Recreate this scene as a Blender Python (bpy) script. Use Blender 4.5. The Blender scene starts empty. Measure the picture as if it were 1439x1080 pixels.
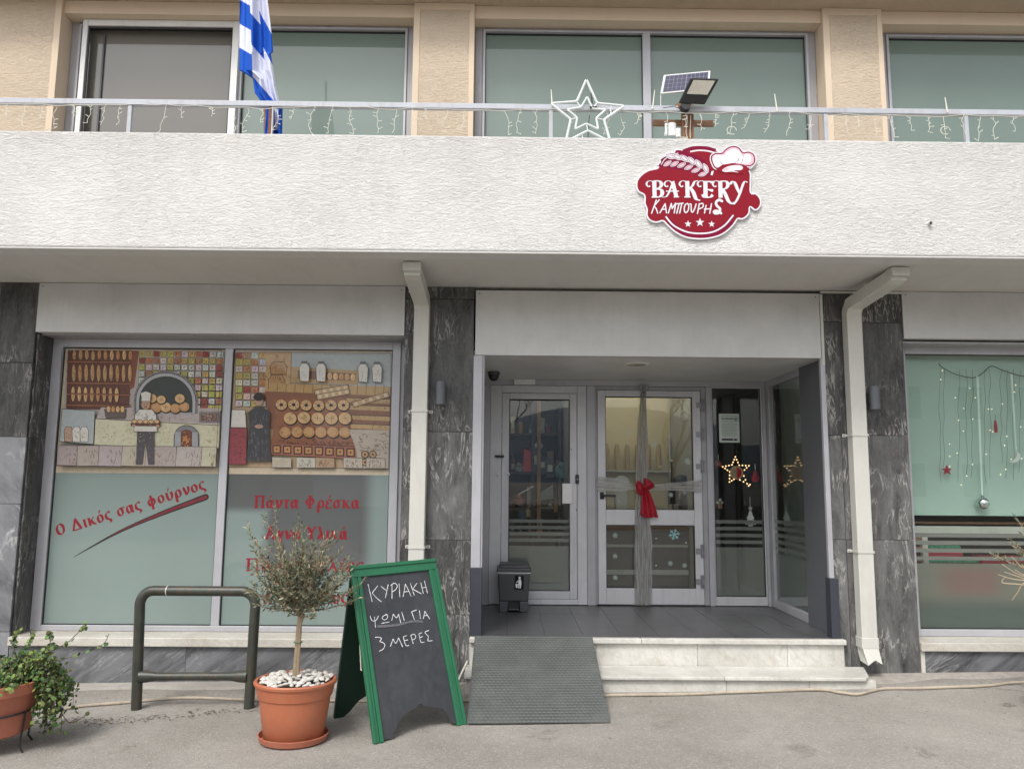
import bpy, math, random
from math import sin, cos, pi, radians, sqrt, floor
from mathutils import Vector, Matrix
from mathutils.geometry import tessellate_polygon
rnd = random.Random(7)
S = bpy.context.scene
C = S.collection

# ------------------------------------------------------------------ camera, sky, sun, exposure
CAM = Vector((0, -6.2, 1.54))
def _R():
    y, p, r = radians(-.488), radians(7.154), radians(-.46)
    R1 = Matrix(((cos(r), 0, sin(r)), (0, 1, 0), (-sin(r), 0, cos(r))))
    R2 = Matrix(((1, 0, 0), (0, cos(p), -sin(p)), (0, sin(p), cos(p))))
    R3 = Matrix(((cos(y), -sin(y), 0), (sin(y), cos(y), 0), (0, 0, 1)))
    return R3 @ R2 @ R1
RM = _R()
cd = bpy.data.cameras.new('camera'); cam = bpy.data.objects.new('camera', cd); C.objects.link(cam)
cd.sensor_width = 36; cd.lens = 1081 / 1439 * 36; cd.clip_end = 3000; cd.clip_start = .05
rt, fw, up = RM @ Vector((1, 0, 0)), RM @ Vector((0, 1, 0)), RM @ Vector((0, 0, 1))
cam.matrix_world = Matrix(((rt.x, up.x, -fw.x, CAM.x), (rt.y, up.y, -fw.y, CAM.y), (rt.z, up.z, -fw.z, CAM.z), (0, 0, 0, 1)))
S.camera = cam
SUN_EL, SUN_AZ = radians(52), radians(205)     # azimuth clockwise from +Y (north); the sun stands behind the camera, to its left
W = bpy.data.worlds.new('World'); S.world = W; W.use_nodes = True
wn = W.node_tree
bg = wn.nodes['Background']; sky = wn.nodes.new('ShaderNodeTexSky')
sky.sky_type = 'NISHITA'; sky.sun_disc = False; sky.sun_elevation = SUN_EL; sky.sun_rotation = SUN_AZ
sky.dust_density = 3; sky.air_density = 1.0; sky.ozone_density = 1
hs = wn.nodes.new('ShaderNodeHueSaturation'); hs.inputs['Saturation'].default_value = .28
wn.links.new(sky.outputs[0], hs.inputs['Color']); wn.links.new(hs.outputs[0], bg.inputs[0]); bg.inputs[1].default_value = .138
sl = bpy.data.lights.new('sun', 'SUN'); sl.energy = 1.15; sl.angle = radians(15); sl.color = (1, .965, .91)
sun = bpy.data.objects.new('sun', sl); C.objects.link(sun)
sd = Vector((sin(SUN_AZ) * cos(SUN_EL), cos(SUN_AZ) * cos(SUN_EL), sin(SUN_EL)))
sun.rotation_euler = sd.to_track_quat('Z', 'Y').to_euler(); sun.location = (0, -20, 30)
S.view_settings.view_transform = 'Standard'; S.view_settings.look = 'None'
S.view_settings.gamma = 1; S.view_settings.use_curve_mapping = False
S.view_settings.exposure = 0.82

# a measured picture point (in pixels of the photograph) on the plane y = Y, or on the height z = H
def _ray(px, py):
    return RM @ Vector(((px - 719.5) / 1081, 1, -(py - 540) / 1081))
def onY(px, py, Y):
    d = _ray(px, py); t = (Y - CAM.y) / d.y
    return CAM + d * t
def onZ(px, py, z):
    d = _ray(px, py); t = (z - CAM.z) / d.z
    return CAM + d * t
def gz(x):                                   # the pavement falls gently to the left
    return .018 * max(-9, min(9, x))

# ------------------------------------------------------------------ object helpers
WL = {}
def link(name, data, parent=None, loc=(0, 0, 0)):
    o = bpy.data.objects.new(name, data); C.objects.link(o)
    base = WL[parent.name] if parent else Vector((0, 0, 0))
    o.location = Vector(loc) - base
    if parent: o.parent = parent
    WL[o.name] = Vector(loc)
    return o
def tag(o, label=None, cat=None, group=None, kind=None):
    if label: o['label'] = label
    if cat: o['category'] = cat
    if group: o['group'] = group
    if kind: o['kind'] = kind
    return o
def thing(name, label, cat, loc=(0, 0, 0), group=None):
    return tag(link(name, None, None, loc), label, cat, group)
def copy_tree(o, parent=None, loc=None):
    c = o.copy(); C.objects.link(c); c.parent = parent
    if loc is not None: c.location = loc
    for ch in list(o.children): copy_tree(ch, c)
    return c

class MB:
    def __init__(s): s.v = []; s.f = []; s.m = []; s.c = []; s.mi = 0; s.col = None
    def add(s, vs, fs):
        b = len(s.v); s.v += [tuple(v) for v in vs]
        for f in fs: s.f.append([b + i for i in f]); s.m.append(s.mi); s.c.append(s.col)
        return s
    def box(s, x0, x1, y0, y1, z0, z1):
        return s.add([(x0, y0, z0), (x1, y0, z0), (x1, y1, z0), (x0, y1, z0), (x0, y0, z1), (x1, y0, z1), (x1, y1, z1), (x0, y1, z1)],
                     [(0, 3, 2, 1), (4, 5, 6, 7), (0, 1, 5, 4), (1, 2, 6, 5), (2, 3, 7, 6), (3, 0, 4, 7)])
    def hexa(s, p): return s.add(p, [(0, 3, 2, 1), (4, 5, 6, 7), (0, 1, 5, 4), (1, 2, 6, 5), (2, 3, 7, 6), (3, 0, 4, 7)])
    def ring(s, x0, x1, z0, z1, y0, y1, l, r, b, t):   # a frame in the XZ plane: butt-jointed rails
        s.box(x0, x0 + l, y0, y1, z0, z1); s.box(x1 - r, x1, y0, y1, z0, z1)
        if b: s.box(x0 + l, x1 - r, y0, y1, z0, z0 + b)
        if t: s.box(x0 + l, x1 - r, y0, y1, z1 - t, z1)
        return s
    def tube(s, pts, r, n=8, closed=False, cap=True):
        P = [Vector(p) for p in pts]; k = len(P); R = r if isinstance(r, (list, tuple)) else [r] * k
        vs = []; fs = []; nrm = None
        for i in range(k):
            a = P[(i - 1) % k] if (closed or i > 0) else P[i]; b = P[(i + 1) % k] if (closed or i < k - 1) else P[i]
            t = (b - a)
            if t.length < 1e-9: t = Vector((0, 0, 1))
            t.normalize()
            if nrm is None:
                nrm = t.orthogonal().normalized()
            else:
                nrm = (nrm - t * nrm.dot(t))
                nrm = nrm.normalized() if nrm.length > 1e-6 else t.orthogonal().normalized()
            bn = t.cross(nrm)
            for j in range(n):
                a_ = 2 * pi * j / n; vs.append(P[i] + (nrm * cos(a_) + bn * sin(a_)) * R[i])
        for i in range(k if closed else k - 1):
            i2 = (i + 1) % k
            for j in range(n): fs.append((i * n + j, i * n + (j + 1) % n, i2 * n + (j + 1) % n, i2 * n + j))
        if cap and not closed:
            fs.append(tuple(range(n))[::-1]); fs.append(tuple((k - 1) * n + j for j in range(n)))
        return s.add(vs, fs)
    def lathe(s, prof, n=32, c=(0, 0, 0), sx=1, sy=1, ax='z'):
        vs = []; fs = []; k = len(prof)
        for r, z in prof:
            for j in range(n):
                a = 2 * pi * j / n; x, y = r * cos(a) * sx, r * sin(a) * sy
                vs.append((c[0] + x, c[1] + y, c[2] + z) if ax == 'z' else (c[0] + x, c[1] + z, c[2] + y))
        for i in range(k - 1):
            for j in range(n):
                q = (i * n + j, i * n + (j + 1) % n, (i + 1) * n + (j + 1) % n, (i + 1) * n + j)
                fs.append(q if ax == 'z' else q[::-1])
        return s.add(vs, fs)
    def ball(s, c, r, n=10, m=6, sq=(1, 1, 1)):
        vs = [(c[0], c[1], c[2] + r * sq[2])]; fs = []
        for i in range(1, m):
            t = pi * i / m
            for j in range(n):
                a = 2 * pi * j / n; vs.append((c[0] + r * sq[0] * sin(t) * cos(a), c[1] + r * sq[1] * sin(t) * sin(a), c[2] + r * sq[2] * cos(t)))
        vs.append((c[0], c[1], c[2] - r * sq[2])); L = len(vs) - 1
        for j in range(n): fs.append((0, 1 + j, 1 + (j + 1) % n)); fs.append((L, L - n + (j + 1) % n, L - n + j))
        for i in range(m - 2):
            for j in range(n):
                a = 1 + i * n; fs.append((a + j, a + n + j, a + n + (j + 1) % n, a + (j + 1) % n))
        return s.add(vs, fs)
    def rectsweep(s, pts, w, d, wx=(1, 0, 0)):          # square pipe: w along wx, d across; mitred corners
        P = [Vector(p) for p in pts]; X = Vector(wx); vs = []; k = len(P); fs = []
        for i in range(k):
            t1 = (P[i] - P[i - 1]).normalized() if i else None
            t2 = (P[i + 1] - P[i]).normalized() if i < k - 1 else None
            t1 = t1 or t2; t2 = t2 or t1
            t = (t1 + t2).normalized(); n = t.cross(X).normalized(); c = max(.3, t.dot(t1))
            for a, b in ((-1, -1), (1, -1), (1, 1), (-1, 1)): vs.append(P[i] + X * (a * w / 2) + n * (b * d / 2 / c))
        for i in range(k - 1):
            for j in range(4): fs.append((i * 4 + j, i * 4 + (j + 1) % 4, i * 4 + 4 + (j + 1) % 4, i * 4 + 4 + j))
        fs.append((3, 2, 1, 0)); fs.append(tuple((k - 1) * 4 + j for j in range(4)))
        return s.add(vs, fs)
    def prism(s, pts2, f0, f1):                         # closed 2D outline -> solid; f0/f1 map (u,v) to the two faces
        n = len(pts2); tr = tessellate_polygon([[Vector((p[0], p[1], 0)) for p in pts2]])
        vs = [f0(*p) for p in pts2] + [f1(*p) for p in pts2]
        fs = [tuple(t) for t in tr] + [tuple(n + i for i in t[::-1]) for t in tr] + [(i, (i + 1) % n, n + (i + 1) % n, n + i) for i in range(n)]
        return s.add(vs, fs)
    def mesh(s, name, mats, off=(0, 0, 0), smooth=False, fix=True):
        ox, oy, oz = off
        me = bpy.data.meshes.new(name); me.from_pydata([(x - ox, y - oy, z - oz) for x, y, z in s.v], [], s.f)
        for m in (mats if isinstance(mats, (list, tuple)) else [mats]): me.materials.append(m)
        for i, p in enumerate(me.polygons): p.material_index = s.m[i]
        if any(c is not None for c in s.c):
            at = me.color_attributes.new('Col', 'FLOAT_COLOR', 'CORNER'); data = []
            for i, p in enumerate(me.polygons):
                c = s.c[i] or (1, 1, 1)
                for _ in p.loop_indices: data += [c[0], c[1], c[2], 1]
            at.data.foreach_set('color', data)
        if fix:
            import bmesh
            bm = bmesh.new(); bm.from_mesh(me); bmesh.ops.recalc_face_normals(bm, faces=bm.faces); bm.to_mesh(me); bm.free()
        if smooth:
            for p in me.polygons: p.use_smooth = True
            try: me.set_sharp_from_angle(angle=radians(40))
            except Exception: pass
        me.validate(); me.update()
        return me
    def build(s, name, mats, parent=None, loc=None, smooth=False, bevel=0, fix=True, seg=2):
        if loc is None: loc = WL[parent.name] if parent else (0, 0, 0)
        o = link(name, s.mesh(name, mats, loc, smooth, fix), parent, loc)
        if bevel:
            b = o.modifiers.new('bevel', 'BEVEL'); b.width = bevel; b.segments = seg; b.limit_method = 'ANGLE'; b.angle_limit = radians(40)
        return o
def box(name, b, mat, parent=None, bevel=0, **k):
    return MB().box(*b).build(name, mat, parent, bevel=bevel, **k)

def crom(P, n=6, closed=False):                          # Catmull-Rom through 2D or 3D points
    P = [tuple(p) for p in P]; k = len(P); out = []; d = len(P[0])
    for i in range(k if closed else k - 1):
        a = P[(i - 1) % k] if (closed or i) else P[0]; b = P[i]; c = P[(i + 1) % k]; e = P[(i + 2) % k] if (closed or i < k - 2) else P[-1]
        for j in range(n):
            t = j / n
            out.append(tuple(.5 * (2 * b[q] + (c[q] - a[q]) * t + (2 * a[q] - 5 * b[q] + 4 * c[q] - e[q]) * t * t + (3 * b[q] - a[q] - 3 * c[q] + e[q]) * t ** 3) for q in range(d)))
    if not closed: out.append(P[-1])
    return out

# ------------------------------------------------------------------ materials
class NT:
    def __init__(s, name):
        s.mat = bpy.data.materials.new(name); s.mat.use_nodes = True; s.t = s.mat.node_tree; s.b = s.t.nodes['Principled BSDF']; s.out = s.t.nodes['Material Output']
    def n(s, typ, **k):
        nd = s.t.nodes.new('ShaderNode' + typ)
        for a, v in k.items():
            if a.startswith('i_'):
                nd.inputs[int(a[2:]) if a[2:].isdigit() else a[2:].replace('_', ' ')].default_value = v
            else: setattr(nd, a, v)
        return nd
    def l(s, a, b): s.t.links.new(a, b)
    def coords(s, scale=(1, 1, 1), rot=(0, 0, 0), rand=True, gen='Object'):
        tc = s.n('TexCoord'); mp = s.n('Mapping'); mp.inputs['Scale'].default_value = scale; mp.inputs['Rotation'].default_value = rot
        s.l(tc.outputs[gen], mp.inputs[0])
        if rand:
            oi = s.n('ObjectInfo'); m = s.n('Math', operation='MULTIPLY', i_1=37.0); s.l(oi.outputs['Random'], m.inputs[0])
            cx = s.n('CombineXYZ'); 
            for q in range(3): s.l(m.outputs[0], cx.inputs[q])
            s.l(cx.outputs[0], mp.inputs['Location'])
        return mp.outputs[0]
    def noise(s, vec, scale=5, detail=4, rough=.55, dist=0):
        nd = s.n('TexNoise', i_Scale=scale, i_Detail=detail, i_Roughness=rough, i_Distortion=dist); s.l(vec, nd.inputs['Vector']); return nd.outputs['Fac']
    def ramp(s, fac, stops):
        r = s.n('ValToRGB'); e = r.color_ramp.elements
        while len(e) < len(stops): e.new(.5)
        for q, (p, c) in zip(e, stops):
            q.position = p; q.color = (*(c if isinstance(c, (tuple, list)) else (c, c, c)), 1)
        s.l(fac, r.inputs[0]); return r.outputs[0]
    def mix(s, f, a, b, mode='MIX'):
        m = s.n('Mix', data_type='RGBA', blend_type=mode)
        for i, v in ((0, f), (6, a), (7, b)):
            if hasattr(v, 'is_output') or hasattr(v, 'links'): s.l(v, m.inputs[i])
            elif i == 0: m.inputs[0].default_value = v
            else: m.inputs[i].default_value = (*v, 1)
        return m.outputs[2]
    def math(s, op, a, b=0.0):
        m = s.n('Math', operation=op)
        for i, v in ((0, a), (1, b)):
            if hasattr(v, 'links'): s.l(v, m.inputs[i])
            else: m.inputs[i].default_value = v
        return m.outputs[0]
    def bump(s, h, strength=.3, dist=.01, prev=None):
        b = s.n('Bump', i_Strength=strength, i_Distance=dist); s.l(h, b.inputs['Height'])
        if prev is not None: s.l(prev, b.inputs['Normal'])
        s.l(b.outputs[0], s.b.inputs['Normal']); return b.outputs[0]
    def set(s, **k):
        for a, v in k.items():
            i = s.b.inputs[a.replace('_', ' ')]
            if hasattr(v, 'links'): s.l(v, i)
            else: i.default_value = (*v, 1) if isinstance(v, (tuple, list)) and len(v) == 3 else v
        return s

def plain(name, col, rough=.5, metal=0, var=.12, dirt=0.0, dirtcol=(.12, .1, .08), scale=6, bump=.08, coat=0, bscale=80, rvar=.1):
    m = NT(name); v = m.coords()
    n1 = m.noise(v, scale, 5, .6); n2 = m.noise(v, scale * 9, 3, .6)
    k = m.math('ADD', m.math('MULTIPLY', n1, .7), m.math('MULTIPLY', n2, .3))
    c = m.ramp(k, [(.3, tuple(x * (1 - var) for x in col)), (.7, tuple(min(1, x * (1 + var)) for x in col))])
    if dirt:
        d = m.ramp(m.noise(m.coords((1, 1, .25)), scale * 1.7, 6, .7, .4), [(.5, 0.0), (.75, 1.0)])
        c = m.mix(m.math('MULTIPLY', d, dirt), c, dirtcol)
    r = m.math('ADD', m.math('MULTIPLY', n1, rvar * 2), rough - rvar)
    m.set(Base_Color=c, Roughness=r, Metallic=metal)
    if coat: m.set(Coat_Weight=coat, Coat_Roughness=.03)
    if bump: m.bump(m.noise(v, bscale, 3, .6), bump, .004)
    return m.mat

M = {}
def marble(name, lo, hi, vein, rot=0.0, sc=(7, 7, 1.5), amt=.9, w=.018):
    m = NT(name); v0 = m.coords((1, 1, 1), (0, rot, 0))
    mp = m.n('Mapping'); mp.inputs['Scale'].default_value = sc; m.l(v0, mp.inputs[0]); v = mp.outputs[0]
    base = m.ramp(m.noise(v, 1.1, 7, .62, .8), [(.3, lo), (.62, hi)])
    n = m.noise(v, 1.3, 7, .6, 1.3)
    vn = m.ramp(n, [(.5 - w * 1.6, 0.0), (.5, 1.0), (.5 + w * 1.6, 0.0)])
    msk = m.ramp(m.noise(v0, 2.4, 4, .65), [(.46, 0.0), (.60, 1.0)])
    c = m.mix(m.math('MULTIPLY', m.math('MULTIPLY', vn, msk), amt), base, vein)
    rg = m.n('TexNoise', noise_type='RIDGED_MULTIFRACTAL', i_Scale=.62, i_Detail=7.0, i_Roughness=.62, i_Distortion=.55); m.l(v, rg.inputs['Vector']); n2 = rg.outputs['Fac']
    v2 = m.ramp(n2, [(.62, 0.0), (.80, 1.0)])
    msk2 = m.ramp(m.noise(v0, 4.3, 4, .6), [(.48, 0.0), (.62, 1.0)])
    c = m.mix(m.math('MULTIPLY', m.math('MULTIPLY', v2, msk2), amt), c, vein)
    n3 = m.noise(v, 9, 4, .7, 1.5)
    c = m.mix(m.math('MULTIPLY', m.ramp(n3, [(.45, 0.0), (.75, 1.0)]), .33), c, tuple(x * .6 for x in vein))
    m.set(Base_Color=c, Roughness=m.math('ADD', m.math('MULTIPLY', n2, .25), .38), Specular_IOR_Level=.35)
    m.bump(m.noise(v0, 60, 3), .12, .003)
    return m.mat
M['marble'] = marble('dark_marble', (.017, .017, .018), (.075, .074, .073), (.42, .40, .37), sc=(12, 12, 2.4))
M['marble_mid'] = marble('cloudy_marble', (.028, .029, .031), (.135, .135, .133), (.46, .45, .42), sc=(9, 9, 2.0))
M['marble_grey'] = marble('grey_marble', (.06, .063, .07), (.22, .225, .24), (.5, .5, .49), rot=.5, sc=(2.6, 2.6, 1.0), w=.02)
M['marble_plinth'] = marble('plinth_marble', (.035, .037, .042), (.17, .175, .185), (.38, .38, .37), rot=-.95, sc=(8, 8, 1.4), amt=.6)
def render_mat(name, col, dirt, ridge):
    m = NT(name); v = m.coords((1, 1, 1), rand=False)
    big = m.noise(v, .7, 5, .6)
    c = m.ramp(big, [(.3, tuple(x * .94 for x in col)), (.7, col)])
    st = m.ramp(m.noise(m.coords((3.5, 1, .6), rand=False), 1.6, 7, .72, .3), [(.5, 0.0), (.85, 1.0)])
    c = m.mix(m.math('MULTIPLY', st, dirt), c, tuple(x * .55 for x in col))
    if ridge:
        rd0 = m.noise(m.coords((19, 19, 66), rand=False), 1.0, 7, .62, 1.8); pm_ = m.ramp(m.noise(v, 1.6, 4, .6), [(.32, .65), (.62, 1.0)]); rd = m.math('ADD', m.math('MULTIPLY', m.math('SUBTRACT', rd0, .5), pm_), .5)
        rd2 = m.noise(m.coords((40, 40, 120), rand=False), 1.0, 3, .6, .5)
        h = m.math('ADD', rd, m.math('MULTIPLY', rd2, .35))
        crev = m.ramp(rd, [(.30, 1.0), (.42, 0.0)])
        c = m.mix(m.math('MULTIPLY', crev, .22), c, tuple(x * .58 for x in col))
        sz = m.n('SeparateXYZ'); m.l(v, sz.inputs[0]); tp = m.ramp(m.math('SUBTRACT', m.math('ADD', sz.outputs[2], m.math('MULTIPLY', m.noise(m.coords((7, 7, .5), rand=False), 1, 6, .7), .5)), 3.35), [(.55, 0.0), (.92, 1.0)]); c = m.mix(m.math('MULTIPLY', tp, .16), c, (.36, .34, .30))
        m.bump(h, 1.0, .018 * ridge)
    else:
        m.bump(m.noise(v, 45, 5, .6), .25, .006)
    m.set(Base_Color=c, Roughness=.85, Specular_IOR_Level=.2)
    return m.mat
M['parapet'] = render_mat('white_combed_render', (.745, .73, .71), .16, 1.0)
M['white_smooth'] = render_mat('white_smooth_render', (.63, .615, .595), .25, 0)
M['beige'] = render_mat('beige_paint', (.69, .565, .43), .15, 0)
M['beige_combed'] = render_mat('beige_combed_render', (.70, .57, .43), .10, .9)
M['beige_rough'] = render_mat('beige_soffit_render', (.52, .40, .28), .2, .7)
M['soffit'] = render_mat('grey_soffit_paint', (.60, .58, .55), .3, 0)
M['concrete_wall'] = plain('inner_plaster', (.42, .41, .37), .8, var=.08)
M['core'] = plain('dark_mortar', (.05, .048, .045), .9)
def alu(name, col, dirt=.25):
    m = NT(name); v = m.coords((1, 1, 1)); n = m.noise(v, 3, 6, .65)
    c = m.ramp(n, [(.3, tuple(x * .88 for x in col)), (.7, tuple(x * 1.06 for x in col))])
    s = m.ramp(m.noise(m.coords((22, 22, 1.2)), 1, 6, .7), [(.5, 0.0), (.8, 1.0)])
    c = m.mix(m.math('MULTIPLY', s, dirt), c, tuple(x * .5 for x in col))
    m.set(Base_Color=c, Metallic=.15, Roughness=m.math('ADD', m.math('MULTIPLY', n, .2), .32))
    m.bump(m.noise(v, 130, 2), .04, .002)
    return m.mat
M['alu'] = alu('silver_aluminium', (.43, .43, .455))
M['alu_old'] = alu('weathered_aluminium', (.36, .355, .37), .5)
M['alu_door'] = alu('door_aluminium', (.58, .58, .60))
M['white_alu'] = alu('white_aluminium', (.70, .695, .67), .15)
M['fascia'] = alu('fascia_panel_paint', (.55, .545, .53), .12)
M['dark_panel'] = plain('anthracite_panel', (.105, .11, .122), .42, var=.06)
M['navy'] = plain('navy_kick_plate', (.035, .038, .052), .45, var=.1)
M['sill'] = marble('cream_marble', (.44, .41, .35), (.58, .56, .51), (.32, .25, .17), rot=1.2, sc=(3, 3, 2), amt=.35)
M['step'] = marble('white_marble', (.46, .445, .405), (.62, .61, .57), (.36, .30, .22), rot=.7, sc=(2.2, 2.2, 1.4), amt=.3)
M['tile'] = plain('charcoal_tile', (.075, .076, .082), .33, var=.25, scale=3, bump=.05, rvar=.12)
M['grout'] = plain('dark_grout', (.022, .022, .022), .9)
M['rubber'] = plain('black_rubber', (.012, .012, .013), .55)
M['black'] = plain('black_plastic', (.016, .016, .018), .4)
M['bin'] = plain('grey_bin_plastic', (.055, .057, .063), .42, var=.12)
M['pipe'] = plain('cream_pipe_paint', (.56, .55, .505), .45, var=.05, dirt=.22, dirtcol=(.3, .26, .2), scale=4)
M['rust'] = plain('rusty_steel', (.17, .075, .035), .85, var=.5, scale=30, bump=.3)
M['rail'] = plain('railing_paint', (.44, .46, .50), .5, var=.08, dirt=.4, dirtcol=(.22, .12, .07), scale=5)
M['hoop'] = plain('chipped_green_paint', (.038, .043, .033), .42, var=.3, dirt=.75, dirtcol=(.12, .055, .035), scale=11, bump=.2)
M['terracotta'] = plain('terracotta_plastic', (.40, .125, .06), .5, var=.1, dirt=.25, dirtcol=(.33, .2, .14), scale=4)
M['terracotta_old'] = plain('faded_terracotta', (.38, .125, .075), .6, var=.15, dirt=.4, dirtcol=(.3, .18, .13), scale=4)
M['iron'] = plain('black_iron_wire', (.02, .02, .022), .5)
M['pebble'] = plain('white_pebble', (.54, .52, .48), .55, var=.16, scale=9)
M['soil'] = plain('potting_soil', (.04, .03, .022), .95, var=.4, scale=20, bump=.6)
M['green_paint'] = plain('green_gloss_paint', (.014, .125, .056), .38, var=.12, dirt=.25, dirtcol=(.05, .09, .06), scale=7)
M['green_dark'] = plain('dark_green_paint', (.004, .03, .017), .5, var=.15)
def board_mat():
    m = NT('chalkboard_black'); v = m.coords()
    n = m.noise(v, 5, 6, .7, .6); c = m.ramp(n, [(.3, (.024, .026, .031)), (.75, (.046, .048, .055))])
    sm = m.ramp(m.noise(m.coords((5, 5, 2)), 1.4, 6, .7, .8), [(.5, 0.0), (.85, 1.0)])
    c = m.mix(m.math('MULTIPLY', sm, .12), c, (.3, .3, .32))
    m.set(Base_Color=c, Roughness=.62); return m.mat
M['board'] = board_mat()
M['chalk'] = plain('white_chalk', (.68, .68, .70), .95, var=.3, scale=60)
M['chalk_smudge'] = plain('chalk_smudge', (.12, .12, .13), .95, var=.3, scale=40)
M['wood'] = plain('brown_wood', (.25, .135, .075), .7, var=.25, scale=9, bump=.2)
M['white_plastic'] = plain('white_plastic', (.72, .72, .70), .4, var=.04)
M['cream_wire'] = plain('cream_cable', (.70, .68, .58), .5, var=.06)
M['hose'] = plain('beige_hose', (.42, .36, .28), .7, var=.2, dirt=.4)
M['tube_white'] = plain('rope_light_tube', (.66, .70, .69), .3, var=.05)
M['steel'] = plain('hinge_steel', (.26, .26, .28), .35, metal=.4)
M['lens'] = plain('lamp_lens', (.52, .50, .42), .25, coat=.6)
M['cell'] = plain('solar_cell', (.02, .02, .055), .2, coat=.8)
M['bark'] = plain('pale_bark', (.26, .20, .13), .85, var=.25, scale=30, bump=.4)
M['bark_dark'] = plain('dark_twig', (.07, .05, .035), .85, var=.25, scale=30, bump=.3)
M['red_cloth'] = plain('red_ribbon_cloth', (.34, .006, .02), .6, var=.2, scale=20)
def vcol(name, rough=.5, coat=0, noise=.12, spec=.4, translu=0, scale=60):
    m = NT(name); a = m.n('Attribute', attribute_name='Col'); v = m.coords(rand=False)
    k = m.ramp(m.noise(v, scale, 5, .65), [(.3, 1 - noise * 2), (.7, 1.0)])
    c = m.mix(1.0, a.outputs['Color'], k, 'MULTIPLY')
    m.set(Base_Color=c, Roughness=rough, Specular_IOR_Level=spec)
    if coat: m.set(Coat_Weight=coat, Coat_Roughness=.02)
    if translu: m.set(Subsurface_Weight=0.0)
    return m.mat
M['print'] = vcol('printed_film', .5, .5, .09, scale=25)
M['signprint'] = vcol('sign_print', .45, 0, .03, .12)
M['leaf'] = vcol('leaf_surface', .55, 0, .15)
M['cloth'] = vcol('flag_cloth', .8, 0, .06, .1)
M['items'] = vcol('goods_colours', .45, 0, .1)
def frosted(name, col, rough=.45, coat=1.0, var=.05, sc=1.2):
    m = NT(name); v = m.coords(rand=False); n = m.noise(v, sc, 4, .5)
    c = m.ramp(n, [(.3, tuple(x * (1 - var) for x in col)), (.7, tuple(x * (1 + var) for x in col))])
    m.set(Base_Color=c, Roughness=rough, Coat_Weight=coat, Coat_Roughness=.012, Coat_IOR=1.5, Specular_IOR_Level=.3)
    return m.mat
M['frost'] = frosted('pale_frosted_film', (.20, .255, .24))
M['mint'] = frosted('mint_roller_blind', (.43, .56, .50), .7, .0)
M['upglass'] = frosted('green_grey_film_glass', (.15, .205, .175), .35)
M['sashglass'] = frosted('dark_sash_glass', (.135, .126, .108), .2)
M['greyfrost'] = frosted('grey_frosted_film', (.20, .197, .182), .7, 0)
M['greenfrost'] = frosted('grey_green_frosted_film', (.15, .172, .165), .7, 0)
M['redfrost'] = frosted('frosted_film_over_red_boxes', (.19, .135, .115), .6, .8)
def clear_glass(name, tint=(.93, .955, .94), ior=1.5, boost=1.0):
    m = NT(name); t = m.t; t.nodes.remove(m.b)
    tr = m.n('BsdfTransparent'); tr.inputs[0].default_value = (*tint, 1)
    gl = m.n('BsdfGlossy'); gl.inputs['Roughness'].default_value = .004; gl.inputs[0].default_value = (1, 1, 1, 1)
    fr = m.n('Fresnel', i_IOR=ior); ge = m.n('NewGeometry'); m.l(m.math('SUBTRACT', ior, m.math('MULTIPLY', ge.outputs['Backfacing'], ior - 1 / ior)), fr.inputs['IOR']); mx = m.n('MixShader')
    f = m.math('MULTIPLY', fr.outputs[0], boost)
    m.l(f, mx.inputs[0]); m.l(tr.outputs[0], mx.inputs[1]); m.l(gl.outputs[0], mx.inputs[2]); m.l(mx.outputs[0], m.out.inputs[0])
    return m.mat
M['glass'] = clear_glass('clear_pane_glass')
def emit(name, col, s):
    m = NT(name); m.set(Base_Color=col, Emission_Color=col, Emission_Strength=s); return m.mat
M['bulb'] = emit('warm_bulb', (1, .60, .30), 1.6)
M['fairy'] = emit('warm_fairy_light', (1, .82, .58), .9)
def tulle():
    m = NT('grey_tulle'); v = m.coords((120, 120, 4), rand=False)
    n = m.ramp(m.noise(v, 1, 3, .6), [(.35, .25), (.65, .95)])
    m.set(Base_Color=(.34, .34, .33), Roughness=.7, Alpha=n); return m.mat
M['tulle'] = tulle()
def tulle_h():
    m = NT('grey_tulle_band'); v = m.coords((4, 120, 150), rand=False)
    n = m.ramp(m.noise(v, 1, 3, .6), [(.35, .25), (.65, .85)])
    m.set(Base_Color=(.42, .42, .40), Roughness=.7, Alpha=n); return m.mat
M['tulle_h'] = tulle_h()

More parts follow.
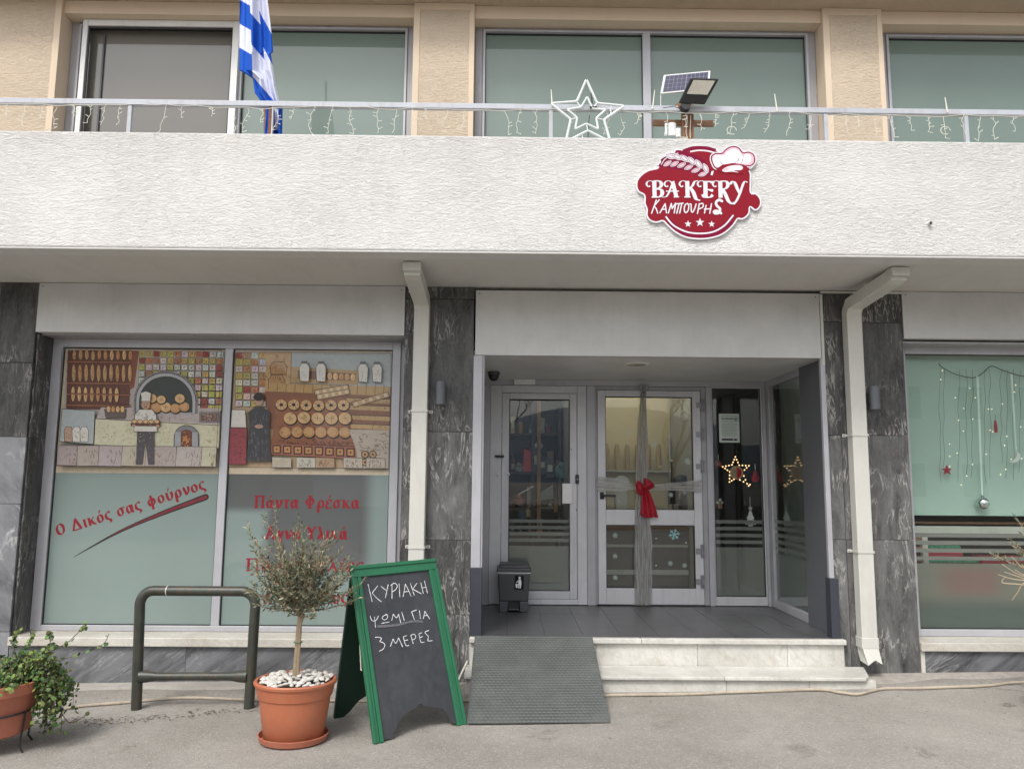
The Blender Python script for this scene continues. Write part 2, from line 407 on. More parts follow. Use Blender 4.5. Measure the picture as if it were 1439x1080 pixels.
# ------------------------------------------------------------------ flat print helper
class Flat(MB):
    """Flat print: shapes on a plane, each a hair above the one before."""
    def __init__(s, o, u, v, mapf=None, step=.00012):
        super().__init__(); s.o = Vector(o); s.u = Vector(u); s.w = Vector(v); s.n = s.u.cross(s.w).normalized(); s.h = 0; s.step = step; s.mapf = mapf
    def pt(s, p):
        if s.mapf: p = s.mapf(*p)
        return s.o + s.u * p[0] + s.w * p[1] + s.n * s.h
    def poly(s, pts, col):
        s.h += s.step; s.col = col
        if len(pts) <= 4: s.add([s.pt(p) for p in pts], [tuple(range(len(pts)))])
        else: s.add([s.pt(p) for p in pts], [tuple(t) for t in tessellate_polygon([[Vector((p[0], p[1], 0)) for p in pts]])])
    def rect(s, x0, y0, x1, y1, col): s.poly([(x0, y0), (x1, y0), (x1, y1), (x0, y1)], col)
    def ell(s, cx, cy, rx, ry, col, n=18, a0=0, a1=2 * pi, rot=0):
        P = []
        for i in range(n + (0 if a1 - a0 > 6.28 else 1)):
            a = a0 + (a1 - a0) * i / n; x, y = rx * cos(a), ry * sin(a); P.append((cx + x * cos(rot) - y * sin(rot), cy + x * sin(rot) + y * cos(rot)))
        s.poly(P, col)
    def stroke(s, P, w, col, w2=None, nib=None):
        s.h += s.step; s.col = col; k = len(P)
        if k < 2: return
        L = []; Rr = []
        for i in range(k):
            a = P[max(0, i - 1)]; b = P[min(k - 1, i + 1)]; dx, dy = b[0] - a[0], b[1] - a[1]; d = sqrt(dx * dx + dy * dy) or 1e-9
            t = i / (k - 1)
            if nib is not None:
                th = math.atan2(dy, dx); ww = w * max(nib[1], abs(sin(th - nib[0])))
            elif callable(w): ww = w(t)
            else: ww = w + ((w2 if w2 is not None else w) - w) * t
            nx, ny = -dy / d * ww / 2, dx / d * ww / 2
            L.append((P[i][0] + nx, P[i][1] + ny)); Rr.append((P[i][0] - nx, P[i][1] - ny))
        vs = [s.pt(p) + s.n * (i * 3e-6) for i, p in enumerate(L)] + [s.pt(p) + s.n * (i * 3e-6) for i, p in enumerate(Rr)]
        s.add(vs, [(i, i + 1, k + i + 1, k + i) for i in range(k - 1)])
    def line(s, P, w, col): s.stroke(P, w, col)

def star(cx, cy, r, r2=None, n=5, rot=pi / 2):
    r2 = r2 or r * .42
    return [(cx + (r if i % 2 == 0 else r2) * cos(rot + pi * i / n), cy + (r if i % 2 == 0 else r2) * sin(rot + pi * i / n)) for i in range(2 * n)]

# Greek book-face letters, cap height 1. 'c' smooth pen stroke, 'l' straight pen stroke, 's' thin slab serif
AC = ('a',)
G = {
 'Ο': (1.0, [('o', .48, .5, .40, .47)]),
 'Δ': (.98, [('l', [(.06, .04), (.46, .98)]), ('l', [(.42, .98), (.84, .04)]), ('s', [(.03, .045), (.9, .045)])]),
 'Π': (1.08, [('l', [(.2, 0), (.2, 1)]), ('l', [(.82, 0), (.82, 1)]), ('s', [(.02, .96), (1.0, .96)]), ('s', [(.02, .04), (.38, .04)]), ('s', [(.64, .04), (1.0, .04)])]),
 'Φ': (1.1, [('l', [(.52, 0), (.52, 1)]), ('o', .52, .52, .42, .3), ('s', [(.3, .04), (.74, .04)]), ('s', [(.3, .96), (.74, .96)])]),
 'Α': (.98, [('l', [(.12, .04), (.48, 1)]), ('l', [(.44, 1), (.82, .04)]), ('s', [(.24, .34), (.7, .34)]), ('s', [(-.02, .04), (.3, .04)]), ('s', [(.6, .04), (1.0, .04)])]),
 'Υ': (.98, [('c', [(.08, .94), (.3, .8), (.48, .45)]), ('c', [(.9, .94), (.68, .8), (.5, .45)]), ('l', [(.49, .5), (.49, 0)]), ('s', [(.28, .04), (.7, .04)]), ('s', [(-.02, .96), (.3, .96)]), ('s', [(.68, .96), (1.0, .96)])]),
 'α': (.78, [('o', .3, .34, .25, .33), ('l', [(.58, .68), (.56, .14)]), ('c', [(.56, .2), (.62, .05), (.74, .04)])]),
 'ο': (.72, [('o', .34, .34, .28, .33)]),
 'σ': (.80, [('o', .32, .33, .27, .32), ('s', [(.3, .64), (.8, .64)])]),
 'ς': (.62, [('c', [(.56, .6), (.36, .68), (.12, .5), (.14, .2), (.42, .02), (.5, -.12), (.34, -.24)])]),
 'ι': (.42, [('l', [(.2, .68), (.2, .14)]), ('c', [(.2, .18), (.26, .04), (.38, .06)]), ('s', [(.06, .65), (.24, .65)])]),
 'κ': (.80, [('l', [(.16, .68), (.16, 0)]), ('c', [(.2, .32), (.44, .52), (.66, .66)]), ('c', [(.34, .42), (.5, .14), (.76, .03)]), ('s', [(.02, .65), (.22, .65)])]),
 'φ': (.94, [('o', .45, .34, .36, .32), ('l', [(.46, .9), (.46, -.3)])]),
 'υ': (.76, [('c', [(.04, .64), (.16, .62), (.18, .24), (.34, .02), (.56, .14), (.64, .44), (.58, .68)])]),
 'ρ': (.76, [('o', .4, .34, .27, .32), ('c', [(.16, .38), (.14, 0), (.14, -.3)]), ('s', [(.02, -.28), (.3, -.28)])]),
 'ν': (.72, [('c', [(.06, .66), (.16, .6), (.32, .02)]), ('c', [(.32, .02), (.56, .3), (.6, .68)])]),
 'τ': (.62, [('s', [(.0, .63), (.6, .65)]), ('c', [(.3, .62), (.28, .2), (.34, .04), (.5, .04)])]),
 'ε': (.66, [('c', [(.58, .56), (.4, .68), (.16, .56), (.2, .4), (.42, .36)]), ('c', [(.4, .37), (.12, .3), (.1, .1), (.34, -.01), (.6, .12)])]),
 'γ': (.74, [('c', [(.04, .6), (.16, .66), (.28, .4), (.4, .02), (.42, -.2), (.3, -.3), (.24, -.14), (.4, .1), (.64, .66)])]),
 'λ': (.76, [('c', [(.06, .96), (.22, .92), (.44, .4), (.6, .04), (.74, .04)]), ('l', [(.38, .52), (.08, .0)])]),
}
TON = {'ά': 'α', 'έ': 'ε', 'ό': 'ο', 'ύ': 'υ', 'ί': 'ι'}
def text(F, s, x, y, h, col, ang=0, track=.08, wt=.22, sx=1):
    ca, sa = cos(ang), sin(ang)
    T = lambda p: (x + (p[0] * sx * ca - p[1] * sa) * h, y + (p[0] * sx * sa + p[1] * ca) * h)
    adv = 0
    for ch in s:
        if ch == ' ': adv += .5; continue
        b = TON.get(ch, ch); w, st = G[b]
        for q in st:
            if q[0] == 'o':
                P = [(adv + q[1] + q[3] * .8 * cos(a * pi / 14), q[2] + q[4] * .9 * sin(a * pi / 14)) for a in range(29)]
            elif q[0] == 'c': P = crom([(adv + a, c) for a, c in q[1]], 6)
            else: P = [(adv + a, c) for a, c in q[1]]
            if q[0] == 's': F.stroke([T(p) for p in P], wt * .45 * h, col)
            else:
                F.stroke([T(p) for p in P], wt * h, col, nib=(ang + radians(18), .36))
        if ch in TON: F.stroke([T((adv + .3, .78)), T((adv + .46, 1.02))], .04 * h, col, w2=.13 * h)
        adv += w + track
    return adv * h

# ================================================================== GROUND AND SURROUNDINGS
def ground():
    m = NT('worn_asphalt'); v = m.coords(rand=False)
    big = m.noise(v, .9, 6, .62, .4); mid = m.noise(v, 7, 5, .65); fine = m.noise(v, 150, 3, .7)
    c = m.ramp(big, [(.34, (.245, .228, .203)), (.66, (.345, .325, .295))])
    c = m.mix(m.ramp(mid, [(.5, 0.0), (.80, .28)]), c, (.19, .175, .155))
    pt = m.ramp(m.noise(v, .45, 5, .6, 1.0), [(.52, 0.0), (.56, .22)]); c = m.mix(pt, c, (.235, .22, .20))
    st = m.ramp(m.noise(v, 2.3, 4, .6, .3), [(.62, 0.0), (.70, .5)]); c = m.mix(st, c, (.15, .135, .115))
    cr = m.n('TexVoronoi', i_Scale=.55, feature='DISTANCE_TO_EDGE'); wv = m.n('VectorMath', operation='ADD'); nz = m.n('TexNoise', i_Scale=3.0, i_Detail=5.0); m.l(v, nz.inputs['Vector']); m.l(v, wv.inputs[0]); m.l(nz.outputs['Color'], wv.inputs[1]); m.l(wv.outputs[0], cr.inputs['Vector'])
    ck = m.math('MULTIPLY', m.ramp(cr.outputs['Distance'], [(.0, 1.0), (.011, 0.0)]), m.ramp(m.noise(v, .8, 2), [(.5, 0.0), (.6, .7)])); c = m.mix(ck, c, (.09, .08, .07))
    vo = m.n('TexVoronoi', i_Scale=120.0); m.l(v, vo.inputs['Vector'])
    sp = m.n('SeparateColor'); m.l(vo.outputs['Color'], sp.inputs[0])
    c = m.mix(m.ramp(sp.outputs[0], [(.76, 0.0), (.96, .42)]), c, (.48, .46, .43))
    c = m.mix(m.ramp(sp.outputs[1], [(.82, 0.0), (.98, .34)]), c, (.13, .12, .11))
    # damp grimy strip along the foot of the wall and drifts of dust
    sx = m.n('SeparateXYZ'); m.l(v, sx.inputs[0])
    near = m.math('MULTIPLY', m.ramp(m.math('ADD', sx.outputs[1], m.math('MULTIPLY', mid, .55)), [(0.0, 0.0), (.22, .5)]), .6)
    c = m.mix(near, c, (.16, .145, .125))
    m.set(Base_Color=c, Roughness=.92, Specular_IOR_Level=.25)
    b = m.n('Bump', i_Strength=.5, i_Distance=.02); m.l(mid, b.inputs['Height'])
    m.bump(m.math('ADD', vo.outputs['Distance'], m.math('MULTIPLY', fine, .6)), .55, .006, b.outputs[0])
    M['ground'] = m.mat
    b = MB(); xs = [-900, -60, -20] + [-9 + i * .25 for i in range(73)] + [20, 60, 900]
    ys = [-1500, -200, -40, -12] + [-7 + i * .25 for i in range(29)] + [3, 40, 400]
    r = random.Random(3)
    vs = [(x, y, gz(x) + (r.uniform(-.003, .003) if abs(x) < 9 and -7 <= y < 0 else 0) - (0 if y < .1 else .02)) for y in ys for x in xs]
    n = len(xs); fs = [(j * n + i, j * n + i + 1, (j + 1) * n + i + 1, (j + 1) * n + i) for j in range(len(ys) - 1) for i in range(n - 1)]
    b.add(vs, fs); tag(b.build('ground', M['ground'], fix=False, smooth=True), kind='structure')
    # concrete fillet where the pavement meets the left plinth
    b = MB(); L = 46
    P = []
    for i in range(L + 1):
        x = -7.5 + 6.7 * i / L; d = .11 + .02 * sin(x * 5) + r.uniform(-.008, .008); P.append((x, d))
    vs = []
    for x, d in P:
        g = gz(x); vs += [(x, -d, g - .01), (x, -d + .012, g + .022 + .004 * sin(x * 7)), (x, -.001, g + .03), (x, -.001, g - .01)]
    b.add(vs, [(i * 4 + k, i * 4 + 4 + k, i * 4 + 4 + (k + 1) % 4, i * 4 + (k + 1) % 4) for i in range(L) for k in range(4)])
    tag(b.build('pavement_edge_strip', plain('edge_concrete', (.33, .31, .28), .9, var=.15, scale=8, bump=.3, bscale=60), smooth=True), kind='structure')
    b = MB(); L = 30; vs = []
    for i in range(L + 1):
        x = 2.78 + 4.6 * i / L; d = .1 + .12 * max(0, 1 - (x - 2.78) / .7) + .02 * sin(x * 9) + r.uniform(-.012, .012); g = gz(x)
        vs += [(x, -d, g - .01), (x, -d + .03, g + .012), (x, -.001, g + .026), (x, -.001, g - .01)]
    b.add(vs, [(i * 4 + k, i * 4 + 4 + k, i * 4 + 4 + (k + 1) % 4, i * 4 + (k + 1) % 4) for i in range(L) for k in range(4)])
    tag(b.build('pavement_edge_strip', plain('crumbled_concrete', (.30, .275, .245), .95, var=.25, scale=14, bump=.6, bscale=50), smooth=True), kind='structure')
ground()

# ================================================================== THE BUILDING
B = thing('bakery_building', 'two-storey bakery building with white combed balcony band, beige upper wall and dark marble pillars', 'building')
def bx(name, b, mat, parent=B, bevel=0): return box(name, b, M[mat], parent, bevel)
# solid core behind everything
bx('wall', (-9, -3.9, .42, .60, -.2, 3.3), 'concrete_wall')
bx('wall', (-9, 9, .60, 4.8, 3.2, 3.42), 'concrete_wall')          # upper floor slab (shop ceiling)
bx('wall', (-9, -8.9, .6, 4.8, -.2, 6.5), 'concrete_wall'); bx('wall', (8.9, 9, .6, 4.8, -.2, 6.5), 'concrete_wall')
bx('wall', (-8.9, 8.9, 4.7, 4.8, -.2, 6.5), 'concrete_wall')
bx('shop_floor', (-8.9, 8.9, .60, 4.7, .20, .33), 'tile')
# balcony: slab with soffit, parapet band
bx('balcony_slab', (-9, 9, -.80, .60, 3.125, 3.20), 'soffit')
p = MB()
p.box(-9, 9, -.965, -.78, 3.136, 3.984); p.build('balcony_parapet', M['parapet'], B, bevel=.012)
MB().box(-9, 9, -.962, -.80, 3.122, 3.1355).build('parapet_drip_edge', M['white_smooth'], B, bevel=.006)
bx('balcony_floor', (-9, 9, -.79, .40, 3.21, 3.30), 'soffit')
# drain spout in the parapet
q = onY(1305, 314, -.965)
MB().tube([(q.x, -.94, q.z), (q.x, -.995, q.z - .006)], .012, 12, cap=False).build('drain_spout', M['pipe'], B, smooth=True)
# pillars: a mortar core with marble slabs on it
def pillar(x0, x1, z0, rows, cols=None, mats=None, d=.42):
    co = bx('pillar', (x0 + .02, x1 - .02, .022, d, z0, 3.12), 'core')
    r = random.Random(int(x0 * 100))
    zs = rows
    for i in range(len(zs) - 1):
        cs = (cols(i) if cols else [x0, x1])
        for j in range(len(cs) - 1):
            mt = (mats(i, j) if mats else 'marble'); e = r.uniform(0, .004)
            MB().box(cs[j] + .0015, cs[j + 1] - .0015, -e, .02, zs[i] + .0018, zs[i + 1] - .0018).build('slab', M[mt], co, bevel=.0015, loc=((cs[j] + cs[j + 1]) / 2, 0, zs[i]))
    return co
gl = lambda x: gz(x) - .02
pc = pillar(-7.6, -3.83, gl(-5), [gl(-5), .35, 1.33, 1.86, 2.46, 3.12], lambda i: [-7.6, -6.7, -5.6, -4.6, -3.83], lambda i, j: 'marble_grey' if i < 3 else 'marble')
for z0, z1 in ((.315, 1.45), (1.45, 1.86), (1.86, 2.7)):            # the window reveal of the left pillar
    MB().box(-3.829, -3.812, .021, .24, z0 + .001, z1 - .001).build('slab', M['marble'], pc, loc=(-3.82, .1, z0))
pillar(-.826, -.262, -.03, [-.03, .50, 1.075, 1.93, 3.02, 3.12], None, lambda i, j: 'marble_mid' if i in (0, 2) else 'marble')
pillar(2.612, 3.262, .02, [.02, 1.10, 1.93, 2.86, 3.10], lambda i: [2.612, 2.72, 2.79, 3.262] if i == 1 or i == 0 else [2.612, 2.79, 3.262], lambda i, j: 'marble_mid' if i < 2 else 'marble')
pillar(7.6, 9, .05, [.05, 1.1, 1.93, 2.86, 3.12])
# cream trim round the head of the right pillar
bx('trim', (2.60, 3.275, -.012, .0195, 3.101, 3.118), 'pipe'); bx('trim', (2.586, 2.609, -.012, .0195, 2.50, 3.09), 'pipe')
# plinths below the windows, made of slabs
for a, b_, z in ((-3.828, -2.46, -.1), (-2.46, -1.62, -.09), (-1.62, -.83, -.08)):
    MB().box(a + .001, b_ - .001, .004 + rnd.uniform(0, .003), .30, z, .248).build('plinth_slab', M['marble_plinth'], B, bevel=.0015, loc=(a, 0, z))
for a, b_ in ((3.30, 5.0), (5.0, 6.3), (6.3, 7.59)):
    MB().box(a + .001, b_ - .001, .004, .30, .03, .248).build('plinth_slab', M['marble_plinth'], B, bevel=.0015, loc=(a, 0, 0))
bx('trim', (3.266, 3.298, .0, .3, .04, .248), 'sill')
# fascia panels over the openings
for a, b_, z0, z1 in ((-3.826, -.83, 2.712, 3.122), (-.25, 2.582, 2.556, 3.096), (3.270, 7.59, 2.728, 3.122)):
    bx('fascia_panel', (a, b_, -.012, .055, z0, z1), 'fascia', bevel=.003)
    for x in (a + .03, b_ - .03): MB().lathe([(0, -.0135), (.005, -.0135), (.005, -.011)], 8, (x, 0, z1 - .03), ax='y').build('screw', M['black'], B, loc=(x, 0, z1))
bx('fascia_backing', (-8.9, 8.9, .40, .58, 2.74, 3.12), 'core')
for a, b_ in ((-3.812, -.826), (3.262, 7.59)): bx('fascia_return', (a, b_, .056, .24, 2.70, 2.716), 'alu_old')

# ------------------------------------------------------------------ shop window, left
def frost2():                                            # pale film, the glass's soft grey darkening painted into its colour, no board behind
    m = NT('pale_film_painted_dark_grey'); tc = m.n('TexCoord'); sx = m.n('SeparateXYZ'); m.l(tc.outputs['Object'], sx.inputs[0])
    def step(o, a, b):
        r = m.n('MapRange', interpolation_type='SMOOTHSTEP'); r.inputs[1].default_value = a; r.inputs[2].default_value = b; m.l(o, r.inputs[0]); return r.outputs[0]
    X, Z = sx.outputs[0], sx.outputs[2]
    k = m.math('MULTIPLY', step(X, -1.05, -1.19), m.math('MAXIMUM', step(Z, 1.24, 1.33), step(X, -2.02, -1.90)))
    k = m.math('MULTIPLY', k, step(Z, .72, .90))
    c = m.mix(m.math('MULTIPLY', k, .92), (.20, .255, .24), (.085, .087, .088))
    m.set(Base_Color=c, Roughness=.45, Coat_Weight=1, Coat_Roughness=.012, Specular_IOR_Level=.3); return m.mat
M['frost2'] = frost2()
def boxfrost():                                          # sand-blast film with red boxes and a dark floor showing softly through
    m = NT('film_over_red_boxes'); tc = m.n('TexCoord'); sx = m.n('SeparateXYZ'); m.l(tc.outputs['Object'], sx.inputs[0])
    def step(o, a, b):
        r = m.n('MapRange', interpolation_type='SMOOTHSTEP'); r.inputs[1].default_value = a; r.inputs[2].default_value = b; m.l(o, r.inputs[0]); return r.outputs[0]
    X, Z = sx.outputs[0], sx.outputs[2]
    k = m.math('MULTIPLY', m.math('MULTIPLY', step(X, 3.48, 3.75), step(X, 4.18, 3.98)), m.math('MULTIPLY', step(Z, .58, .70), step(Z, .93, .80)))
    c = m.mix(m.math('MULTIPLY', k, .85), (.165, .16, .135), (.21, .115, .10)); c = m.mix(step(Z, .66, .52), c, (.085, .105, .093))
    m.set(Base_Color=c, Roughness=.6); return m.mat
M['boxfrost'] = boxfrost()
Y0 = .22
wl = thing('shop_window', None, None); wl.parent = B
def sub(name, mb, mat, par, **k): return mb.build(name, mat, par, **k)
MB().ring(-3.811, -.885, .318, 2.70, Y0, Y0 + .07, .085, .07, .045, .07).build('window_frame', M['alu'], wl, bevel=.004)
sub('mullion', MB().box(-2.365, -2.297, Y0 + .003, Y0 + .065, .363, 2.63), M['alu'], wl, bevel=.004)
sub('filler_strip', MB().box(-.885, -.8265, Y0 + .02, Y0 + .06, .318, 2.70), M['alu_old'], wl)
bx('window_sill', (-3.826, -.83, -.028, .30, .2495, .3165), 'sill', B, .006)
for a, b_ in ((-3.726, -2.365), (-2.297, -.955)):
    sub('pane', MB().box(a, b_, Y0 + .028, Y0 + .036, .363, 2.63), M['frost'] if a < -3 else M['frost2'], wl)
    sub('gasket', MB().ring(a, b_, .363, 2.63, Y0 + .018, Y0 + .0275, .007, .007, .007, .007), M['rubber'], wl)

CR, BR, LO, LO2, OU, WH = (.56, .47, .34), (.13, .045, .032), (.46, .23, .09), (.62, .38, .17), (.02, .014, .012), (.60, .575, .52)
RED, YEL, DK, GRY, BLU = (.33, .06, .045), (.50, .42, .12), (.035, .045, .042), (.20, .19, .19), (.36, .40, .40)
ra = random.Random(11)
def jit(P, a=1.5): return [(x + ra.uniform(-a, a), y + ra.uniform(-a, a)) for x, y in P]
def scrib(F, x0, y0, x1, y1, n, col, w=2.2, L=16, vert=False):
    for _ in range(n):
        x, y = ra.uniform(x0, x1), ra.uniform(y0, y1); a = ra.uniform(1.1, 2.0) if vert else ra.uniform(-1, 1.6); l = ra.uniform(.4, 1) * L
        F.stroke([(x, y), (x + l * .5 * cos(a) + ra.uniform(-2, 2), y + l * .5 * sin(a)), (x + l * cos(a), y + l * sin(a))], w, col)
def outline(F, P, w=3, col=OU, closed=True): F.stroke(jit(list(P) + ([P[0]] if closed else []), .8), w, col)
def tiles(F, x0, y0, nx, ny, s, sy, skip=lambda i, j: False):
    for j in range(ny):
        for i in range(nx):
            if skip(i, j): continue
            c = ra.choice([WH, WH, WH, YEL, YEL, RED, (.45, .2, .1)]); x, y = x0 + i * s, y0 + j * sy
            c = tuple(q * ra.uniform(.8, 1.1) for q in c)
            P = jit([(x + 4, y + 4), (x + s - 5, y + 4), (x + s - 5, y + sy - 5), (x + 4, y + sy - 5)], 2); F.poly(P, c); outline(F, P, 3)
            for _ in range(6):
                cx, cy = x + s / 2 + ra.uniform(-14, 14), y + sy / 2 + ra.uniform(-12, 12)
                a = ra.uniform(0, pi); F.stroke([(cx - 6 * cos(a), cy - 6 * sin(a)), (cx + 6 * cos(a), cy + 6 * sin(a))], 2.4, OU if ra.random() < .6 else BR)
def loaf(F, cx, cy, rx, ry, c=None):
    c = c or ra.choice([LO, LO2, (.46, .27, .12)])
    F.ell(cx, cy, rx + 3, ry + 3, OU, 16); F.ell(cx, cy, rx, ry, c, 16); F.ell(cx - rx * .2, cy - ry * .15, rx * .5, ry * .72, tuple(min(1, q * 1.25) for q in c), 14)
    for _ in range(2): F.stroke([(cx - rx * .3, cy + ra.uniform(-.6, .6) * ry), (cx + rx * .35, cy + ra.uniform(-.6, .6) * ry)], 2, BR)
def rloaf(F, cx, cy, r, kind):
    F.ell(cx + 4, cy + 6, r * 1.12, r * 1.05, OU, 20); F.ell(cx, cy, r, r * .93, LO2 if kind else LO, 20); F.ell(cx - r * .1, cy - r * .1, r * .74, r * .68, (.60, .40, .20) if kind else (.5, .29, .13), 18)
    if kind == 1:
        F.stroke([(cx - r * .5, cy), (cx + r * .5, cy)], 3, BR); F.stroke([(cx, cy - r * .5), (cx, cy + r * .5)], 3, BR)
    if kind == 2:
        for a in range(7): F.stroke([(cx + r * .35 * cos(a * .9), cy + r * .33 * sin(a * .9)), (cx + r * .9 * cos(a * .9), cy + r * .85 * sin(a * .9))], 3, BR)
        F.ell(cx, cy, r * .33, r * .3, OU, 12)
def arch(F, cx, y0, y1, w, col):
    P = [(cx - w, y1)] + [(cx - w * cos(pi * i / 16), y0 + w * .95 - w * .95 * sin(pi * i / 16)) for i in range(17)] + [(cx + w, y1)]
    F.poly(P, col); return P
def picA():
    X0, X1, Z0, Z1 = -3.725, -2.366, 1.578, 2.628
    def mp(x, y):
        t = (y - 65) / 995; xl, xr = 95 - 75 * t, 1362 - 47 * t
        return ((x - xl) / (xr - xl) * (X1 - X0), (1 - t) * (Z1 - Z0))
    F = Flat((X0, Y0 + .0275, Z0), (1, 0, 0), (0, 0, 1), mp, .00004)
    F.poly([(95, 66), (1361, 66), (1315, 1059), (21, 1059)], CR)
    F.poly([(112, 82), (1350, 82), (1312, 1008), (60, 1008)], (.42, .38, .33))
    F.poly([(118, 82), (622, 82), (600, 560), (105, 560)], BR)             # bread shelves
    F.poly([(622, 84), (678, 84), (640, 380), (604, 400)], (.24, .075, .045))
    for y, h, n in ((124, 40, 10), (268, 70, 10), (440, 60, 8)):
        for i in range(n): loaf(F, 168 + i * 49 - (y - 124) * .02, y + ra.uniform(-4, 4), 15, h)
    for y in (172, 342, 432, 520): F.poly(jit([(112, y), (615, y + 4), (613, y + 15), (112, y + 12)], 2), (.30, .12, .06)); F.stroke([(112, y - 1), (614, y + 3)], 3, OU)
    F.poly([(678, 84), (1350, 84), (1328, 600), (660, 600)], (.46, .43, .37))
    tiles(F, 678, 84, 12, 9, 55.5, 54)
    # stone bench and one wide round-headed oven with an iron rim
    F.poly([(400, 545), (1330, 545), (1326, 680), (360, 640)], (.42, .36, .34))
    for cx, w0, inner in ((905, 250, DK),):
        arch(F, cx, 250, 590, w0, GRY); P = arch(F, cx, 266, 588, w0 - 16, (.38, .38, .39)); outline(F, P, 5, OU, False); P = arch(F, cx, 296, 580, w0 - 44, inner); outline(F, P, 5, OU, False)
        for i in range(17): a = pi * i / 16; F.ell(cx - (w0 - 8) * cos(a), 486 - (w0 - 14) * .93 * sin(a), 4, 4, OU, 6)
    for x, y, r in ((760, 530, 40), (830, 545, 42), (795, 470, 38), (905, 540, 42), (980, 548, 40), (1050, 535, 40), (1015, 470, 38), (870, 480, 34)): rloaf(F, x, y, r, ra.choice([0, 0, 1]))
    F.poly([(355, 635), (1328, 672), (1322, 860), (350, 840)], (.56, .53, .38)); outline(F, [(355, 635), (1328, 680), (1322, 862), (350, 842)], 5)
    for x0 in (400, 560, 830, 1220): scrib(F, x0, 690, x0 + 110, 830, 26, ra.choice([(.4, .36, .1), (.33, .3, .1), BR]), 3, 24)
    F.poly([(100, 560), (355, 575), (345, 835), (80, 815)], BLU); outline(F, [(100, 560), (355, 575), (345, 835), (80, 815)], 4)
    for i in range(3):                                                    # flour bags against the pale cupboard
        x = 150 + i * 62; P = [(x - 30, 815), (x - 34, 730), (x - 18, 700), (x + 20, 700), (x + 32, 732), (x + 28, 818)]; F.poly(P, (.42, .28, .2) if i == 0 else WH); outline(F, P, 4); scrib(F, x - 20, 735, x + 12, 790, 6, BR, 3, 18)
    F.poly([(430, 560), (600, 560), (590, 632), (442, 632)], (.12, .09, .08)); outline(F, [(430, 560), (600, 560), (590, 632), (442, 632)], 4)
    for i in range(4): loaf(F, 462 + i * 36, 560, 15, 24)
    F.poly([(1170, 575), (1325, 572), (1322, 655), (1168, 655)], GRY); F.poly([(1184, 588), (1312, 586), (1308, 645), (1182, 645)], (.16, .08, .06)); scrib(F, 1190, 592, 1300, 640, 30, WH, 3, 8)
    # fire box with grey doors
    P = arch(F, 1072, 682, 872, 96, (.2, .2, .22)); outline(F, P, 5, OU, False); arch(F, 1072, 715, 872, 62, (.16, .05, .03))
    for s in (-1, 1): F.poly([(1072 + s * 42, 735), (1072 + s * 90, 735), (1072 + s * 90, 868), (1072 + s * 42, 868)], (.32, .33, .35)); F.stroke([(1072 + s * 42, 740), (1072 + s * 42, 866)], 4, OU)
    scrib(F, 1042, 760, 1098, 840, 22, (.6, .25, .07), 6, 22, True)
    xs = [68, 225, 392, 575, 760, 1000, 1195, 1312]                      # stone blocks along the foot
    for i in range(7):
        c = [(.34, .28, .27), (.36, .31, .27), (.38, .32, .32), (.40, .36, .28), (.37, .32, .29), (.42, .37, .34), (.47, .45, .32)][i]
        P = jit([(xs[i], 848), (xs[i + 1], 848), (xs[i + 1] - 8, 1004), (xs[i] - 8, 1004)], 3); F.poly(P, c); outline(F, P, 4); scrib(F, xs[i] + 60, 870, xs[i + 1] - 12, 980, 18, BR, 2.5, 38, True)
    # a plain baker facing out, a tray of rolls held before him
    F.poly([(690, 730), (820, 730), (828, 992), (778, 992), (757, 800), (734, 992), (682, 992)], (.07, .06, .07)); P = [(672, 600), (705, 560), (805, 560), (838, 600), (846, 735), (664, 735)]; F.poly(P, WH); outline(F, P, 5)
    F.ell(755, 520, 34, 40, (.42, .25, .17)); F.poly([(722, 470), (716, 430), (756, 415), (796, 430), (790, 470), (790, 496), (720, 496)], WH); outline(F, [(722, 470), (716, 430), (756, 415), (796, 430), (790, 496), (720, 496)], 4)
    for x in (743, 768): F.ell(x, 516, 4, 4, OU, 6)
    F.stroke([(745, 538), (767, 538)], 5, OU); F.rect(640, 668, 872, 690, BR); outline(F, [(640, 668), (872, 668), (872, 690), (640, 690)], 4)
    for i in range(5): F.ell(668 + i * 44, 655, 22, 18, OU, 12); F.ell(668 + i * 44, 655, 18, 14, LO2, 12)
    F.ell(664, 690, 14, 12, (.42, .25, .17)); F.ell(850, 690, 14, 12, (.42, .25, .17)); scrib(F, 690, 750, 820, 980, 24, (.2, .19, .19), 2, 26, True); scrib(F, 680, 580, 830, 650, 12, GRY, 3, 24, True)
    scrib(F, 130, 90, 600, 545, 190, OU, 2.6, 18, True); scrib(F, 420, 560, 1320, 640, 60, BR, 2.6, 20); scrib(F, 360, 660, 1310, 840, 60, (.4, .38, .14), 3, 20)
    outline(F, [(112, 84), (1348, 84), (1310, 1008), (58, 1006)], 5)
    F.build('printed_picture', M['print'], wl, fix=False)
